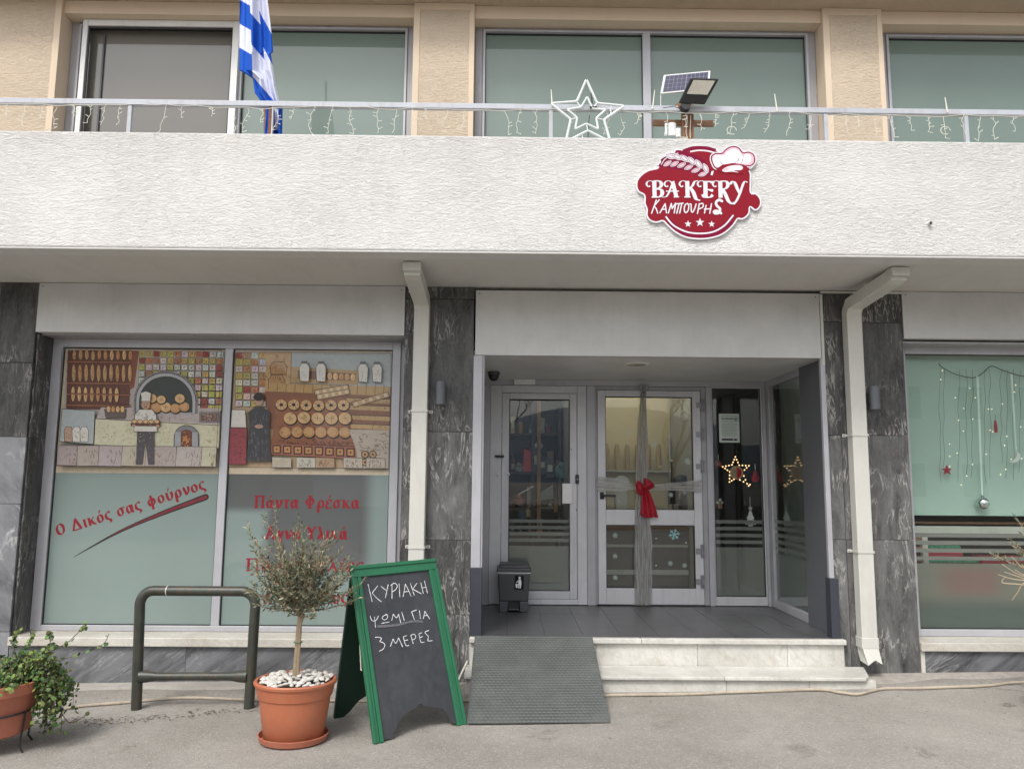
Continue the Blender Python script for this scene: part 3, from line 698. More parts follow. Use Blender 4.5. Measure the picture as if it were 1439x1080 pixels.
def picB():
    X0, X1, Z0, Z1 = -2.296, -.956, 1.578, 2.628
    def mp(x, y):
        t = (y - 75) / 987; xl, xr = 100 - 55 * t, 1350 - 30 * t
        return ((x - xl) / (xr - xl) * (X1 - X0), (1 - t) * (Z1 - Z0))
    F = Flat((X0, Y0 + .0275, Z0), (1, 0, 0), (0, 0, 1), mp, .00004)
    F.poly([(100, 76), (1350, 76), (1320, 1060), (46, 1060)], CR)
    F.poly([(106, 96), (1342, 96), (1320, 1012), (60, 1008)], (.46, .33, .2))
    tiles(F, 104, 96, 4, 8, 62, 55)
    F.poly([(350, 98), (548, 98), (540, 390), (345, 390)], (.48, .31, .15)); F.poly([(552, 100), (1340, 100), (1336, 370), (545, 340)], BLU)
    for cx, cy in ((450, 225), (435, 330)):                               # flour sacks
        P = [(cx - 62, cy + 50), (cx - 70, cy - 10), (cx - 40, cy - 52), (cx + 42, cy - 52), (cx + 66, cy - 8), (cx + 58, cy + 50)]; F.poly(P, (.42, .24, .1)); outline(F, P, 5); scrib(F, cx - 50, cy - 30, cx + 40, cy + 40, 10, BR, 3, 22)
    F.poly([(550, 212), (1080, 240), (1075, 352), (548, 336)], (.42, .27, .11)); F.poly([(600, 240), (1056, 262), (1050, 322), (596, 308)], (.2, .09, .05))
    for i in range(5): loaf(F, 850 + i * 46, 285 + i * 2, 20, 30)
    F.poly([(345, 345), (1330, 365), (1330, 470), (340, 410)], (.45, .29, .12))
    for i in range(14): F.stroke([(370 + i * 70, 350), (366 + i * 70, 408 + i * 3)], 4, BR)
    F.poly([(340, 410), (1330, 440), (1326, 715), (960, 700), (380, 700)], (.22, .09, .05))
    for y in (455, 512, 590, 660): F.poly([(980, y), (1328, y + 10), (1326, y + 48), (990, y + 36)], (.46, .30, .13)); F.stroke([(980, y), (1328, y + 10)], 5, OU)
    F.poly([(440, 470), (960, 470), (1060, 840), (390, 820)], (.26, .10, .05)); outline(F, [(960, 560), (1060, 840), (390, 820)], 5, OU, False)
    for row, (y, n, x0, dx, r, k) in enumerate(((518, 6, 470, 98, 44, 2), (620, 5, 540, 108, 50, 1), (730, 6, 500, 94, 46, 0))):
        for i in range(n): rloaf(F, x0 + i * dx, y + ra.uniform(-4, 4), r, k)
    for x0, y0, x1, y1 in ((730, 420, 1000, 372), (750, 455, 1010, 405), (1030, 512, 1320, 425)):   # boards of small rolls
        F.stroke([(x0, y0), (x1, y1)], 46, OU); F.stroke([(x0 + 4, y0), (x1 - 4, y1)], 38, (.46, .3, .14))
        for i in range(5): t = (i + .5) / 5; F.ell(x0 + (x1 - x0) * t, y0 + (y1 - y0) * t, 15, 15, (.6, .48, .33), 10)
    scrib(F, 420, 790, 1020, 830, 70, BR, 4, 22)
    F.poly([(390, 820), (1065, 845), (1060, 935), (388, 905)], (.34, .13, .08))
    for i in range(8): x = 402 + i * 83; y = 832 + i * 3; F.rect(x, y, x + 66, y + 66, OU); F.rect(x + 9, y + 9, x + 57, y + 57, LO); F.ell(x + 33, y + 33, 7, 7, OU, 8)
    F.poly([(1000, 705), (1325, 710), (1318, 1008), (1070, 1008), (1060, 860)], (.42, .36, .29)); scrib(F, 1075, 730, 1300, 980, 70, BR, 3, 38)
    for i in range(5): F.ell(1130 + (i % 3) * 62, 960 - (i // 3) * 60, 30, 30, OU, 14); F.ell(1130 + (i % 3) * 62, 960 - (i // 3) * 60, 24, 24, (.42, .26, .13), 14); F.ell(1130 + (i % 3) * 62, 960 - (i // 3) * 60, 10, 10, BR, 10)
    for i, x in enumerate((400, 590, 740, 960, 1140)):
        P = [(x, 925), (x + 150, 930), (x + 150, 1008), (x, 1008)]; F.poly(P, [(.45, .40, .33), (.47, .45, .38), (.38, .26, .16), (.45, .40, .32), (.43, .37, .3)][i]); outline(F, P, 4); scrib(F, x + 20, 935, x + 120, 990, 18, ra.choice([BR, YEL]), 3, 26, True)
    # a dark iron stove beside a red crate with flour on top
    F.poly([(70, 700), (205, 700), (198, 985), (60, 985)], (.26, .05, .06)); outline(F, [(70, 700), (205, 700), (198, 985), (60, 985)], 5); F.poly([(86, 560), (192, 560), (200, 698), (78, 698)], WH); outline(F, [(86, 560), (192, 560), (200, 698), (78, 698)], 4); scrib(F, 80, 730, 185, 960, 30, OU, 3, 26)
    P = [(215, 580), (262, 540), (338, 540), (388, 580), (380, 720), (396, 960), (200, 960), (222, 720)]; F.poly(P, (.045, .045, .052)); scrib(F, 215, 570, 380, 950, 80, (.19, .19, .20), 2.5, 36, True)      # a plain shopkeeper in a dark dress, hands folded
    F.ell(300, 485, 34, 44, (.40, .25, .18)); F.ell(300, 458, 44, 32, OU); F.ell(300, 690, 34, 16, (.40, .25, .18))
    for x in (288, 312): F.ell(x, 484, 3.5, 3.5, OU, 6)
    scrib(F, 420, 480, 1040, 830, 170, OU, 2.8, 16); scrib(F, 980, 440, 1320, 690, 70, BR, 3, 26); scrib(F, 350, 110, 540, 400, 50, BR, 3, 22, True)
    for x in (660, 790, 1120, 1230):                                      # white flour jars on the upper bench
        P = [(x - 34, 330), (x - 40, 220), (x - 20, 190), (x + 22, 190), (x + 40, 222), (x + 34, 334)]; F.poly(P, WH); outline(F, P, 4); F.rect(x - 24, 172, x + 24, 192, (.08, .075, .085)); scrib(F, x - 24, 230, x + 20, 310, 6, GRY, 3, 24, True)
    outline(F, [(106, 98), (1340, 98), (1318, 1012), (60, 1008)], 5)
    F.build('printed_picture', M['print'], wl, fix=False)
picA(); picB()
RD = (.25, .004, .016)
def letters(draw, name='red_lettering'):
    F = Flat((0, Y0 + .0274, 0), (1, 0, 0), (0, 0, 1), None, .00005); draw(F); F.build(name, M['print'], wl, fix=False)
def P2(px, py): q = onY(px, py, Y0 + .027); return (q.x, q.z)
def fit_text(F, s, a, b, h, col):
    pa, pb = P2(*a), P2(*b); L = sqrt((pb[0] - pa[0]) ** 2 + (pb[1] - pa[1]) ** 2); ang = math.atan2(pb[1] - pa[1], pb[0] - pa[0])
    n = len(s); w0 = sum(.5 if c == ' ' else G[TON.get(c, c)][0] for c in s); k = len([c for c in s if c != ' '])
    text(F, s, pa[0], pa[1], h, col, ang, sx=L / h / (w0 + .08 * k))
def words(line, a, b, h):                                              # each word is a lettering of its own
    n = lambda t: sum(.5 if c == ' ' else G[TON.get(c, c)][0] + .08 for c in t)
    tot = n(line); i = 0
    for w in line.split(' '):
        t0 = n(line[:i]) / tot; t1 = n(line[:i + len(w)]) / tot; i += len(w) + 1
        letters(lambda F: fit_text(F, w, (a[0] + (b[0] - a[0]) * t0, a[1] + (b[1] - a[1]) * t0), (a[0] + (b[0] - a[0]) * t1, a[1] + (b[1] - a[1]) * t1), h, RD))
words('Ο Δικός σας φούρνος', (80, 753.5), (291, 686), .098)
def swoosh(F):
    a, b, c, d = P2(103, 782.5), P2(165, 748), P2(225, 722), P2(289, 698)
    P = crom([a, b, c, d], 10)
    F.stroke(P, lambda t: .003 + .049 * min(1, t * 1.05), OU); F.ell(d[0], d[1], .026, .026, OU)
    F.stroke(P[8:], lambda t: .003 + .027 * t, (.17, .014, .026)); F.ell(d[0], d[1], .0145, .0145, (.17, .014, .026))
letters(swoosh, 'red_swoosh')
words('Πάντα Φρέσκα', (357, 713.5), (506, 714), .102)
words('Αγνά Υλικά', (373, 757), (489, 757.5), .102)
words('Παραγγελίες', (345, 802), (513, 802), .102)
words('Α', (370, 848), (384, 848), .102); words('υς', (466, 847.5), (490, 847.5), .102)

# ------------------------------------------------------------------ shop window, right
wr = thing('shop_window', None, None); wr.parent = B
MB().ring(3.275, 7.58, .318, 2.724, Y0, Y0 + .07, .118, .07, .055, .085).build('window_frame', M['alu'], wr, bevel=.004)
bx('window_sill', (3.262, 7.59, -.028, .30, .2495, .3165), 'sill', B, .006)
MB().box(5.45, 5.52, Y0 + .003, Y0 + .065, .373, 2.639).build('mullion', M['alu'], wr, bevel=.004)
for a, b_ in ((3.393, 5.45), (5.52, 7.51)):
    MB().box(a, b_, Y0 + .026, Y0 + .034, .373, 2.639).build('pane', M['glass'], wr); MB().box(a, b_, Y0 + .13, Y0 + .134, 1.300, 2.70).build('roller_blind', M['mint'], wr)
    MB().ring(a, b_, .373, 2.639, Y0 + .016, Y0 + .0255, .006, .006, .006, .008).build('gasket', M['rubber'], wr)
    MB().box(a, b_, Y0 + .122, Y0 + .142, 1.282, 1.2995).build('blind_rail', M['mint'], wr)
    # sand-blast film: solid lower field, five stripes above
    zt = .895
    MB().box(a + .006, b_ - .006, Y0 + .0352, Y0 + .0362, .378, zt).build('frosted_film', M['boxfrost'], wr)
    for i, h in enumerate((.03, .032, .034, .034)):
        MB().box(a + .006, b_ - .006, Y0 + .0352, Y0 + .0362, zt + .026 + i * .062, zt + .026 + i * .062 + h).build('film_stripe', M['greyfrost'], wr)

# ------------------------------------------------------------------ entrance porch
YB = 1.53
pf = bx('porch_floor', (-.262, 2.66, .0, 1.62, .27, .334), 'grout')
ra = random.Random(5)
xs = [-.258, .03, .33, .63, .93, 1.23, 1.53, 1.83, 2.13, 2.43, 2.655]; ysr = [0.002, .45, 1.05, 1.60]
for j in range(3):
    for i in range(len(xs) - 1):
        MB().box(xs[i] + .0015, xs[i + 1] - .0015, ysr[j] + .0015, ysr[j + 1] - .0015, .334, .340 + ra.uniform(-.0006, .0006)).build('tile', M['tile'], pf, loc=((xs[i] + xs[i + 1]) / 2, ysr[j], .334))
bx('porch_ceiling', (-.262, 2.70, .056, 1.62, 2.562, 2.60), 'white_alu', B)
bx('porch_wall', (-.262, -.215, .021, 1.62, .34, 2.561), 'alu_old', B)
# aluminium edge strips and navy kick plates at the mouth
bx('corner_strip', (-.262, -.188, -.006, .020, .862, 2.554), 'alu', B, .003); bx('corner_strip', (2.572, 2.611, -.008, .03, .80, 2.554), 'alu', B, .003)
bx('corner_strip', (-.186, -.172, .004, .05, .862, 2.554), 'alu_old', B)
bx('kick_plate', (-.262, -.172, -.010, .10, .342, .86), 'navy', B, .003); bx('kick_plate', (2.572, 2.640, -.012, .08, .342, .798), 'navy', B, .003)
bx('side_panel', (2.612, 2.66, .031, .56, .342, 2.56), 'dark_panel', B)
sw = thing('side_window', None, None); sw.parent = B
MB().box(2.632, 2.68, .562, .60, .342, 2.56).build('window_frame', M['alu'], sw, bevel=.003)
MB().box(2.632, 2.68, 1.44, 1.53, .342, 2.56).build('window_frame', M['alu'], sw, bevel=.003)
for z0, z1 in ((.342, .42), (2.50, 2.56)): MB().box(2.634, 2.68, .60, 1.44, z0, z1).build('window_frame', M['alu'], sw, bevel=.003)
MB().box(2.652, 2.658, .60, 1.44, .42, 2.50).build('pane', M['glass'], sw)
MB().box(2.66, 2.662, .60, 1.44, .425, .86).build('frosted_film', M['greenfrost'], sw)
for i in range(5): MB().box(2.66, 2.662, .60, 1.44, .895 + i * .064, .93 + i * .064).build('film_stripe', M['greyfrost'], sw)
# back plane: header and posts
bx('porch_frame', (-.214, 2.655, YB, YB + .08, 2.505, 2.561), 'alu', B, .003)
for a, b_ in ((-.214, -.150), (.822, .905), (2.028, 2.085), (2.600, 2.631)): bx('porch_frame', (a, b_, YB - .006, YB + .08, .341, 2.504), 'alu', B, .004)
# left door (automatic gear box, locks, white box)
d1 = thing('door', None, None); d1.parent = B
MB().ring(-.149, .821, .345, 2.502, YB + .004, YB + .06, .115, .095, .05, .075).build('door_frame', M['alu_door'], d1, bevel=.004)
MB().ring(-.031, .723, .398, 2.424, YB + .010, YB + .056, .072, .072, .075, .06).build('door_leaf', M['alu_door'], d1, bevel=.004)
MB().box(.041, .651, YB + .028, YB + .034, .473, 2.364).build('pane', M['glass'], d1)
MB().ring(.041, .651, .473, 2.364, YB + .012, YB + .0275, .008, .008, .006, .012).build('gasket', M['rubber'], d1)
MB().box(.049, .643, YB + .036, YB + .038, .479, .905).build('frosted_film', M['greyfrost'], d1)
for i in range(4): MB().box(.049, .643, YB + .036, YB + .038, .945 + i * .062, .978 + i * .062).build('film_stripe', M['greyfrost'], d1)
q0, q1 = onY(722, 533, YB), onY(752, 541, YB)
MB().box(q0.x, q1.x, YB - .035, YB + .004, q1.z, q0.z).build('door_sensor', M['white_plastic'], d1, bevel=.004)
q0, q1 = onY(790, 679, YB), onY(804, 707, YB)
MB().box(q0.x, q1.x, YB - .03, YB + .01, q1.z, q0.z).build('lock_box', M['white_alu'], d1, bevel=.003)
q = onY(811, 673, YB); MB().box(q.x - .017, q.x + .017, YB - .02, YB + .005, q.z - .045, q.z + .045).build('door_handle', M['black'], d1, bevel=.006); MB().ball((q.x, YB - .02, q.z), .012, 10, 6).build('lock_cylinder', M['steel'], d1, smooth=True)
q = onY(702, 641, YB); MB().box(q.x - .045, q.x + .045, YB - .03, YB + .005, q.z - .012, q.z + .012).build('door_handle', M['black'], d1, bevel=.005)
for px, py in ((699.5, 667), (714, 666)):
    q = onY(px, py, YB); MB().lathe([(0, -.012), (.018, -.012), (.02, .006)], 14, (q.x, YB, q.z), sx=.8, ax='y').build('lock_cylinder', M['white_plastic'], d1, smooth=True); MB().box(q.x - .004, q.x + .004, YB - .014, YB - .0115, q.z - .012, q.z + .002).build('keyhole', M['black'], d1)
for px, py in ((803, 631), (810, 716)): q = onY(px, py, YB); MB().lathe([(0, -.002), (.006, -.002), (.006, .006)], 8, (q.x, YB, q.z), ax='y').build('screw', M['black'], d1)
# middle door, white, two panes, three pairs of hinges
d2 = thing('door', None, None); d2.parent = B
MB().ring(.906, 2.027, .345, 2.502, YB + .010, YB + .07, .022, .050, 0, .04).build('door_frame', M['alu_old'], d2, bevel=.003)
MB().ring(.930, 1.972, .352, 2.458, YB - .004, YB + .055, .080, .082, .155, .060).build('door_leaf', M['alu_door'], d2, bevel=.004)
MB().box(1.010, 1.890, YB - .002, YB + .053, 1.118, 1.268).build('door_rail', M['alu_door'], d2, bevel=.004)
for z0, z1 in ((.507, 1.118), (1.268, 2.398)):
    MB().box(1.010, 1.890, YB + .024, YB + .030, z0, z1).build('pane', M['glass'], d2); MB().ring(1.010, 1.890, z0, z1, YB + .006, YB + .0235, .006, .008, .006, .010).build('gasket', M['rubber'], d2)
for py in (569, 610, 655, 774, 817):
    q = onY(985, py, YB - .02)
    MB().tube([(q.x + .012, YB - .022, q.z - .062), (q.x + .012, YB - .022, q.z + .062)], .012, 10).build('hinge', M['steel'], d2, smooth=True)
    h = MB(); h.box(q.x - .045, q.x + .012, YB - .020, YB - .005, q.z - .026, q.z + .026); h.box(q.x + .0, q.x + .04, YB - .016, YB + .0, q.z - .062, q.z - .03); h.box(q.x + .0, q.x + .04, YB - .016, YB + .0, q.z + .03, q.z + .062); h.build('hinge_leaf', M['steel'], d2, bevel=.002)
q = onY(846, 696, YB)
h = MB(); h.box(q.x - .022, q.x + .018, YB - .02, YB - .003, q.z - .035, q.z + .035); h.box(q.x - .005, q.x + .13, YB - .06, YB - .04, q.z - .012, q.z + .012); h.box(q.x - .01, q.x + .012, YB - .06, YB - .02, q.z - .012, q.z + .012); h.build('door_handle', M['black'], d2, bevel=.004)
# fixed pane on the right
fp = thing('fixed_window', None, None); fp.parent = B
MB().ring(2.086, 2.599, .345, 2.504, YB + .010, YB + .07, .010, .012, .085, .012).build('window_frame', M['alu_door'], fp, bevel=.003)
MB().box(2.096, 2.587, YB + .03, YB + .036, .43, 2.492).build('pane', M['glass'], fp)
MB().ring(2.096, 2.587, .43, 2.492, YB + .018, YB + .0295, .006, .006, .004, .006).build('gasket', M['rubber'], fp)
MB().box(2.102, 2.581, YB + .038, YB + .040, .436, .905).build('frosted_film', M['greyfrost'], fp)
for i in range(4): MB().box(2.102, 2.581, YB + .038, YB + .040, .940 + i * .066, .974 + i * .066).build('film_stripe', M['greyfrost'], fp)

# steps
st = thing('entrance_steps', None, None); st.parent = B
def slabs(name, xs_, y0, y1, z0, z1, bev=.004):
    for a, b_ in zip(xs_, xs_[1:]): MB().box(a + .0008, b_ - .0008, y0, y1, z0, z1).build(name, M['step'], st, bevel=bev, loc=((a + b_) / 2, y0, z0))
slabs('tread_slab', [-.262, 1.07, 2.664], -.062, -.001, .300, .3385, .006)
slabs('riser_slab', [-.262, .72, 1.51, 2.21, 2.655], -.030, .018, .130, .2995)
bx('step_core', (-.25, 2.63, -.30, -.031, -.05, .107), 'core', st)
for a, b_ in ((-.285, .42), (.42, 1.62)): MB().box(a, b_ - .001, -.375, -.031, .108, .1335).build('tread_slab', M['step'], st, bevel=.006, loc=(a, -.3, .1))
MB().prism([(1.62, -.375), (2.655, -.375), (2.70, -.33), (2.80, -.031), (1.62, -.031)], lambda x, y: (x, y, .108), lambda x, y: (x, y, .1335)).build('tread_slab', M['step'], st, bevel=.005, loc=(2, -.3, .1))
slabs('riser_slab', [-.275, .36, 1.64, 2.25, 2.745], -.345, -.301, -.03, .1072)

# ------------------------------------------------------------------ upper storey
UF, UW = .10, .27
uz = onY(900, 50, UW + .02).z + .16
ux = lambda a, b: (onY(a[0], a[1], UW).x + onY(b[0], b[1], UW).x) / 2
for a, b_ in ((-9, -3.905), (-.832, -.30), (2.765, 3.288), (7.2, 9)):
    co = bx('pillar', (a, b_, UF + .004, .6, 3.30, 5.70), 'beige')
    w = .055
    if a > -1 and b_ < 4:
        MB().ring(a, b_, 3.9, 5.70, UF - .004, UF + .0035, w, w * .8, 0, .06).build('smooth_border', M['beige'], co, bevel=.002); MB().box(a + w, b_ - w * .8, UF + .0008, UF + .0035, 3.9, 5.64).build('combed_panel', M['beige_combed'], co)
    else:
        MB().box(a, b_ - (.055 if a < 0 else 0), UF + .0008, UF + .0035, 3.9, 5.70).build('combed_panel', M['beige_combed'], co)
        if a < 0: MB().box(b_ - .055, b_, UF - .004, UF + .0035, 3.9, 5.70).build('smooth_border', M['beige'], co, bevel=.002)
for a, b_ in ((-3.905, -.832), (-.30, 2.765), (3.288, 7.2)): bx('lintel', (a, b_, UF + .03, .6, onY(900, 29, UF + .03).z, 5.70), 'beige', B, .004)
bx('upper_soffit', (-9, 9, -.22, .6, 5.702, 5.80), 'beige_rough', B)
bx('upper_parapet', (-9, 9, -.235, -.12, 5.80, 6.5), 'parapet', B); bx('wall', (-9, 9, .35, .6, 5.81, 9), 'beige', B)
def upwin(x0, x1, mids, zt=5.755, panes=None, l=.07):
    w = thing('upper_window', None, None); w.parent = B
    MB().ring(x0, x1, 3.305, zt, UW, UW + .08, l, l, .06, .14).build('window_frame', M['alu_old'], w, bevel=.005)
    MB().ring(x0 + l, x1 - l, 3.365, zt - .14, UW - .018, UW + .05, .022, .022, 0, .02).build('window_frame', M['alu'], w, bevel=.003)
    e = [x0 + l + .022] + [m for m in mids] + [x1 - l - .022]
    for m in mids: MB().box(m - .035, m + .035, UW - .016, UW + .06, 3.365, zt - .16).build('mullion', M['alu'], w, bevel=.004)
    for i in range(len(e) - 1):
        a = e[i] + (.035 if i else 0); b_ = e[i + 1] - (.035 if i < len(e) - 2 else 0)
        MB().box(a, b_, UW + .028, UW + .036, 3.365, zt - .16).build('pane', M['sashglass'] if panes and panes[i] else M['upglass'], w)
        MB().ring(a, b_, 3.365, zt - .16, UW + .018, UW + .0275, .005, .005, 0, .012).build('gasket', M['rubber'], w)
    return w
w1 = upwin(-3.903, -.834, [ux((338, 60), (330, 190))], uz, panes=[1, 0])
a0, a1, b0 = onY(112, 100, UW - .05), onY(334, 100, UW - .05), onY(225, 29, UW - .05)
MB().ring(a0.x, a1.x, 3.37, b0.z, UW - .06, UW - .020, .045, .06, .05, .06).build('sliding_sash', M['white_alu'], w1, bevel=.004)
MB().ring(a0.x + .045, a1.x - .06, 3.42, b0.z - .06, UW - .045, UW - .030, .012, .014, 0, .018).build('gasket', M['black'], w1)
MB().box(a0.x + .15, a0.x + .165, UW + .012, UW + .02, 3.42, b0.z - .10).build('inner_stile', M['bin'], w1)
upwin(-.298, 2.763, [ux((909, 60), (909, 190))], uz); upwin(3.330, 7.15, [5.3], uz)
bx('window_reveal', (3.289, 3.329, UW + .01, .5, 3.3, 5.6), 'alu_old')

# balcony railing
rl = thing('railing', None, None); rl.parent = B
RY = -.88
def rz(x): return 4.257
MB().box(-8.9, 8.9, RY - .022, RY + .022, 4.222, 4.262).build('top_rail', M['rail'], rl, bevel=.003)
MB().box(-8.9, 8.9, RY - .018, RY + .018, 3.992, 4.010).build('bottom_rail', M['rail'], rl, bevel=.002)
for px in (182, 774, 1160, 1357): q = onY(px, 175, RY); MB().box(q.x - .014, q.x + .014, RY - .014, RY + .014, 3.983, 4.2215).build('post', M['rail'], rl, bevel=.002)
for x in (-5.4, -7.6, 5.2, 7.2): MB().box(x - .014, x + .014, RY - .014, RY + .014, 3.983, 4.2215).build('post', M['rail'], rl, bevel=.002)
q = onY(381, 170, RY); MB().box(q.x - .016, q.x + .006, RY - .016, RY + .016, 3.983, 4.2215).build('post', M['rust'], rl, bevel=.002); MB().box(q.x + .007, q.x + .016, RY - .014, RY + .014, 3.983, 4.2215).build('post', M['rail'], rl)

# ================================================================== THINGS ON THE PAVEMENT
def px_plane(pt, n):                                    # picture point -> point on a plane of the scene
    pt, n = Vector(pt), Vector(n)
    def f(px, py):
        d = _ray(px, py); return CAM + d * ((pt - CAM).dot(n) / d.dot(n))
    return f
# --- chalkboard
FL, FR, TL, TR_ = Vector((-.765, -1.402, gz(-.76))), Vector((-.232, -1.043, gz(-.23))), Vector((-.995, -1.12, .985)), Vector((-.478, -.77, 1.005))
BL_ = Vector((-1.108, -.893, gz(-1.1))); BR_ = BL_ + (FR - FL)
cb = thing('chalkboard', 'green framed A-board chalkboard with chalk lettering standing beside the metal ramp', 'chalkboard', ((FL + FR + BL_ + BR_) / 4))
U = (FR - FL); Vv = (TL - FL); wB = U.length; hB = Vv.length; u_ = U.normalized(); v_ = (Vv - u_ * Vv.dot(u_)); v_.normalize(); n_ = u_.cross(v_).normalized()
if n_.y > 0: n_ = -n_
def F3(a, b, c=0): # a across 0..1, b up 0..1 following the measured corners
    return FL.lerp(FR, a).lerp(TL.lerp(TR_, a), b) + n_ * c
def slabq(mb, a0, a1, b0, b1, c0, c1, f=F3):
    return mb.hexa([f(a0, b0, c0), f(a1, b0, c0), f(a1, b0, c1), f(a0, b0, c1), f(a0, b1, c0), f(a1, b1, c0), f(a1, b1, c1), f(a0, b1, c1)])
lowcut = [(.11, .0), (.20, .012), (.235, .045), (.29, .092), (.38, .128), (.50, .150), (.54, .163), (.585, .142), (.67, .128), (.76, .11), (.815, .075), (.84, .03), (.90, .012)]
out = [(.03, .97), (.03, .0)] + lowcut[:1] + lowcut[1:-1] + [(.90, .0), (.97, .0), (.97, .97)]
out = [(.06, .95)] + [(.06, .01)] + lowcut[1:] + [(.95, .01), (.95, .95)]
MB().prism(out, lambda a, b: F3(a, b, -.012), lambda a, b: F3(a, b, -.002)).build('board', M['board'], cb)
def rail(mb, a0, a1, b0, b1, vert):                      # moulded rail: three steps
    k = [(0, .30, .014), (.30, .62, .006), (.62, 1, .011)]
    for s0, s1, h in k:
        if vert: slabq(mb, a0 + (a1 - a0) * s0 + .002, a0 + (a1 - a0) * s1, b0, b1, -.014, h)
        else: slabq(mb, a0, a1, b0 + (b1 - b0) * s0, b0 + (b1 - b0) * s1 - .002, -.014, h)
for a0, a1 in ((0, .105), (1, .895)):
    m_ = MB(); rail(m_, a0, a1, 0, .93 if True else 1, True); m_.build('frame_rail', M['green_paint'], cb, bevel=.003)
m_ = MB(); rail(m_, 0, 1, 1.0, .932, False); m_.build('frame_rail', M['green_paint'], cb, bevel=.003)
nb = ((BR_ - BL_).cross(TL + Vector((.015, .03, 0)) - BL_)).normalized()
if nb.y < 0: nb = -nb
def Bk(a, b, c=0): return BL_.lerp(BR_, a).lerp((TL + Vector((.01, .03, -.01))).lerp(TR_ + Vector((.01, .03, -.01)), a), b) + nb * c
MB().prism([(0, 1), (0, 0)] + [(.1, 0), (.17, .03), (.25, .09), (.4, .14), (.5, .16), (.6, .14), (.75, .09), (.83, .03), (.9, 0)] + [(1, 0), (1, 1)], lambda a, b: Bk(a, b, .0), lambda a, b: Bk(a, b, .022)).build('back_board', M['green_dark'], cb, bevel=.002)
q = F3(.03, .62, -.02); MB().tube([q + Vector((.0, .04, 0)), q + Vector((-.005, .05, -.1)), q + Vector((.008, .045, -.24)), q + Vector((.012, .04, -.25))], .004, 6).build('cord', M['cream_wire'], cb)
fb = px_plane(F3(.5, .5, 0), n_)
CK = MB(); cj = random.Random(2); ckn = [0]
def chalk(pts, mat='chalk', w=.0042, name='chalk_stroke'):   # points in the 6.75x crop at (480, 780)
    P = [fb(480 + x / 6.75, 780 + y / 6.75) for x, y in pts]
    P3 = [tuple(p) for p in P]
    if len(P3) > 2: P3 = crom(P3, 5)
    else: P3 = [tuple(P[0].lerp(P[1], t / 6)) for t in range(7)]
    vs = []; k = len(P3); ckn[0] += 1
    for i, p in enumerate(P3):
        a = Vector(P3[max(0, i - 1)]); b = Vector(P3[min(k - 1, i + 1)]); t = (b - a).normalized(); nn = t.cross(n_).normalized(); p = Vector(p) + n_ * (.0001 + ckn[0] * .00002)
        ww = w * cj.uniform(.7, 1.25) / 2; vs += [p + nn * ww, p - nn * ww]
    m = MB(); m.add(vs, [(2 * i, 2 * i + 1, 2 * i + 3, 2 * i + 2) for i in range(k - 1)]); return m
def chalkword(strokes):
    m = MB()
    for s in strokes: c = chalk(s); m.add(c.v, c.f)
    tag(m.build('chalk_writing', M['chalk'], cb, fix=False), kind='stuff')
chalkword([[(250, 270), (272, 360), (290, 440)], [(345, 285), (290, 355)], [(290, 355), (335, 405), (380, 440)],
  [(372, 290), (420, 330)], [(442, 275), (430, 330), (415, 402)], [(478, 275), (478, 410)], [(465, 285), (500, 262), (528, 285), (515, 320), (480, 345)],
  [(545, 265), (553, 395)], [(605, 270), (595, 330), (583, 392)], [(603, 268), (630, 320), (660, 388)], [(595, 345), (635, 340)],
  [(652, 262), (690, 380)], [(715, 262), (675, 318)], [(675, 318), (755, 362)], [(752, 258), (775, 360)], [(785, 238), (815, 358)], [(765, 308), (802, 300)]])
chalkword([[(270, 570), (288, 615), (325, 615), (350, 570)], [(312, 580), (322, 685)], [(430, 562), (400, 570), (385, 595), (410, 610), (435, 590), (432, 562), (415, 556)], [(378, 642), (452, 630)],
  [(475, 618), (490, 555)], [(490, 555), (520, 590), (540, 555)], [(540, 555), (562, 640)], [(570, 535), (595, 618)],
  [(665, 535), (690, 608)], [(660, 535), (712, 515)], [(738, 520), (748, 600)], [(790, 528), (775, 600)], [(790, 528), (836, 602)], [(780, 572), (815, 566)]])
chalkword([[(318, 775), (355, 775), (378, 788), (362, 815), (385, 822), (410, 845), (395, 885), (355, 908)],
  [(462, 862), (488, 790)], [(488, 790), (515, 832), (540, 780)], [(540, 780), (580, 868)], [(585, 770), (600, 830), (615, 856), (640, 850)], [(585, 770), (620, 758)], [(592, 808), (630, 798)],
  [(655, 755), (680, 838)], [(655, 758), (685, 745), (702, 765), (695, 790), (668, 798)], [(732, 742), (748, 810), (762, 824), (785, 820)], [(732, 742), (762, 732)], [(740, 778), (770, 768)], [(828, 710), (790, 728), (822, 768), (818, 808), (862, 806)]])
m_ = chalk([(335, 672), (430, 668), (520, 660), (600, 640), (690, 622), (770, 628)], w=.016); tag(m_.build('chalk_smudge', M['chalk_smudge'], cb, fix=False), kind='stuff')

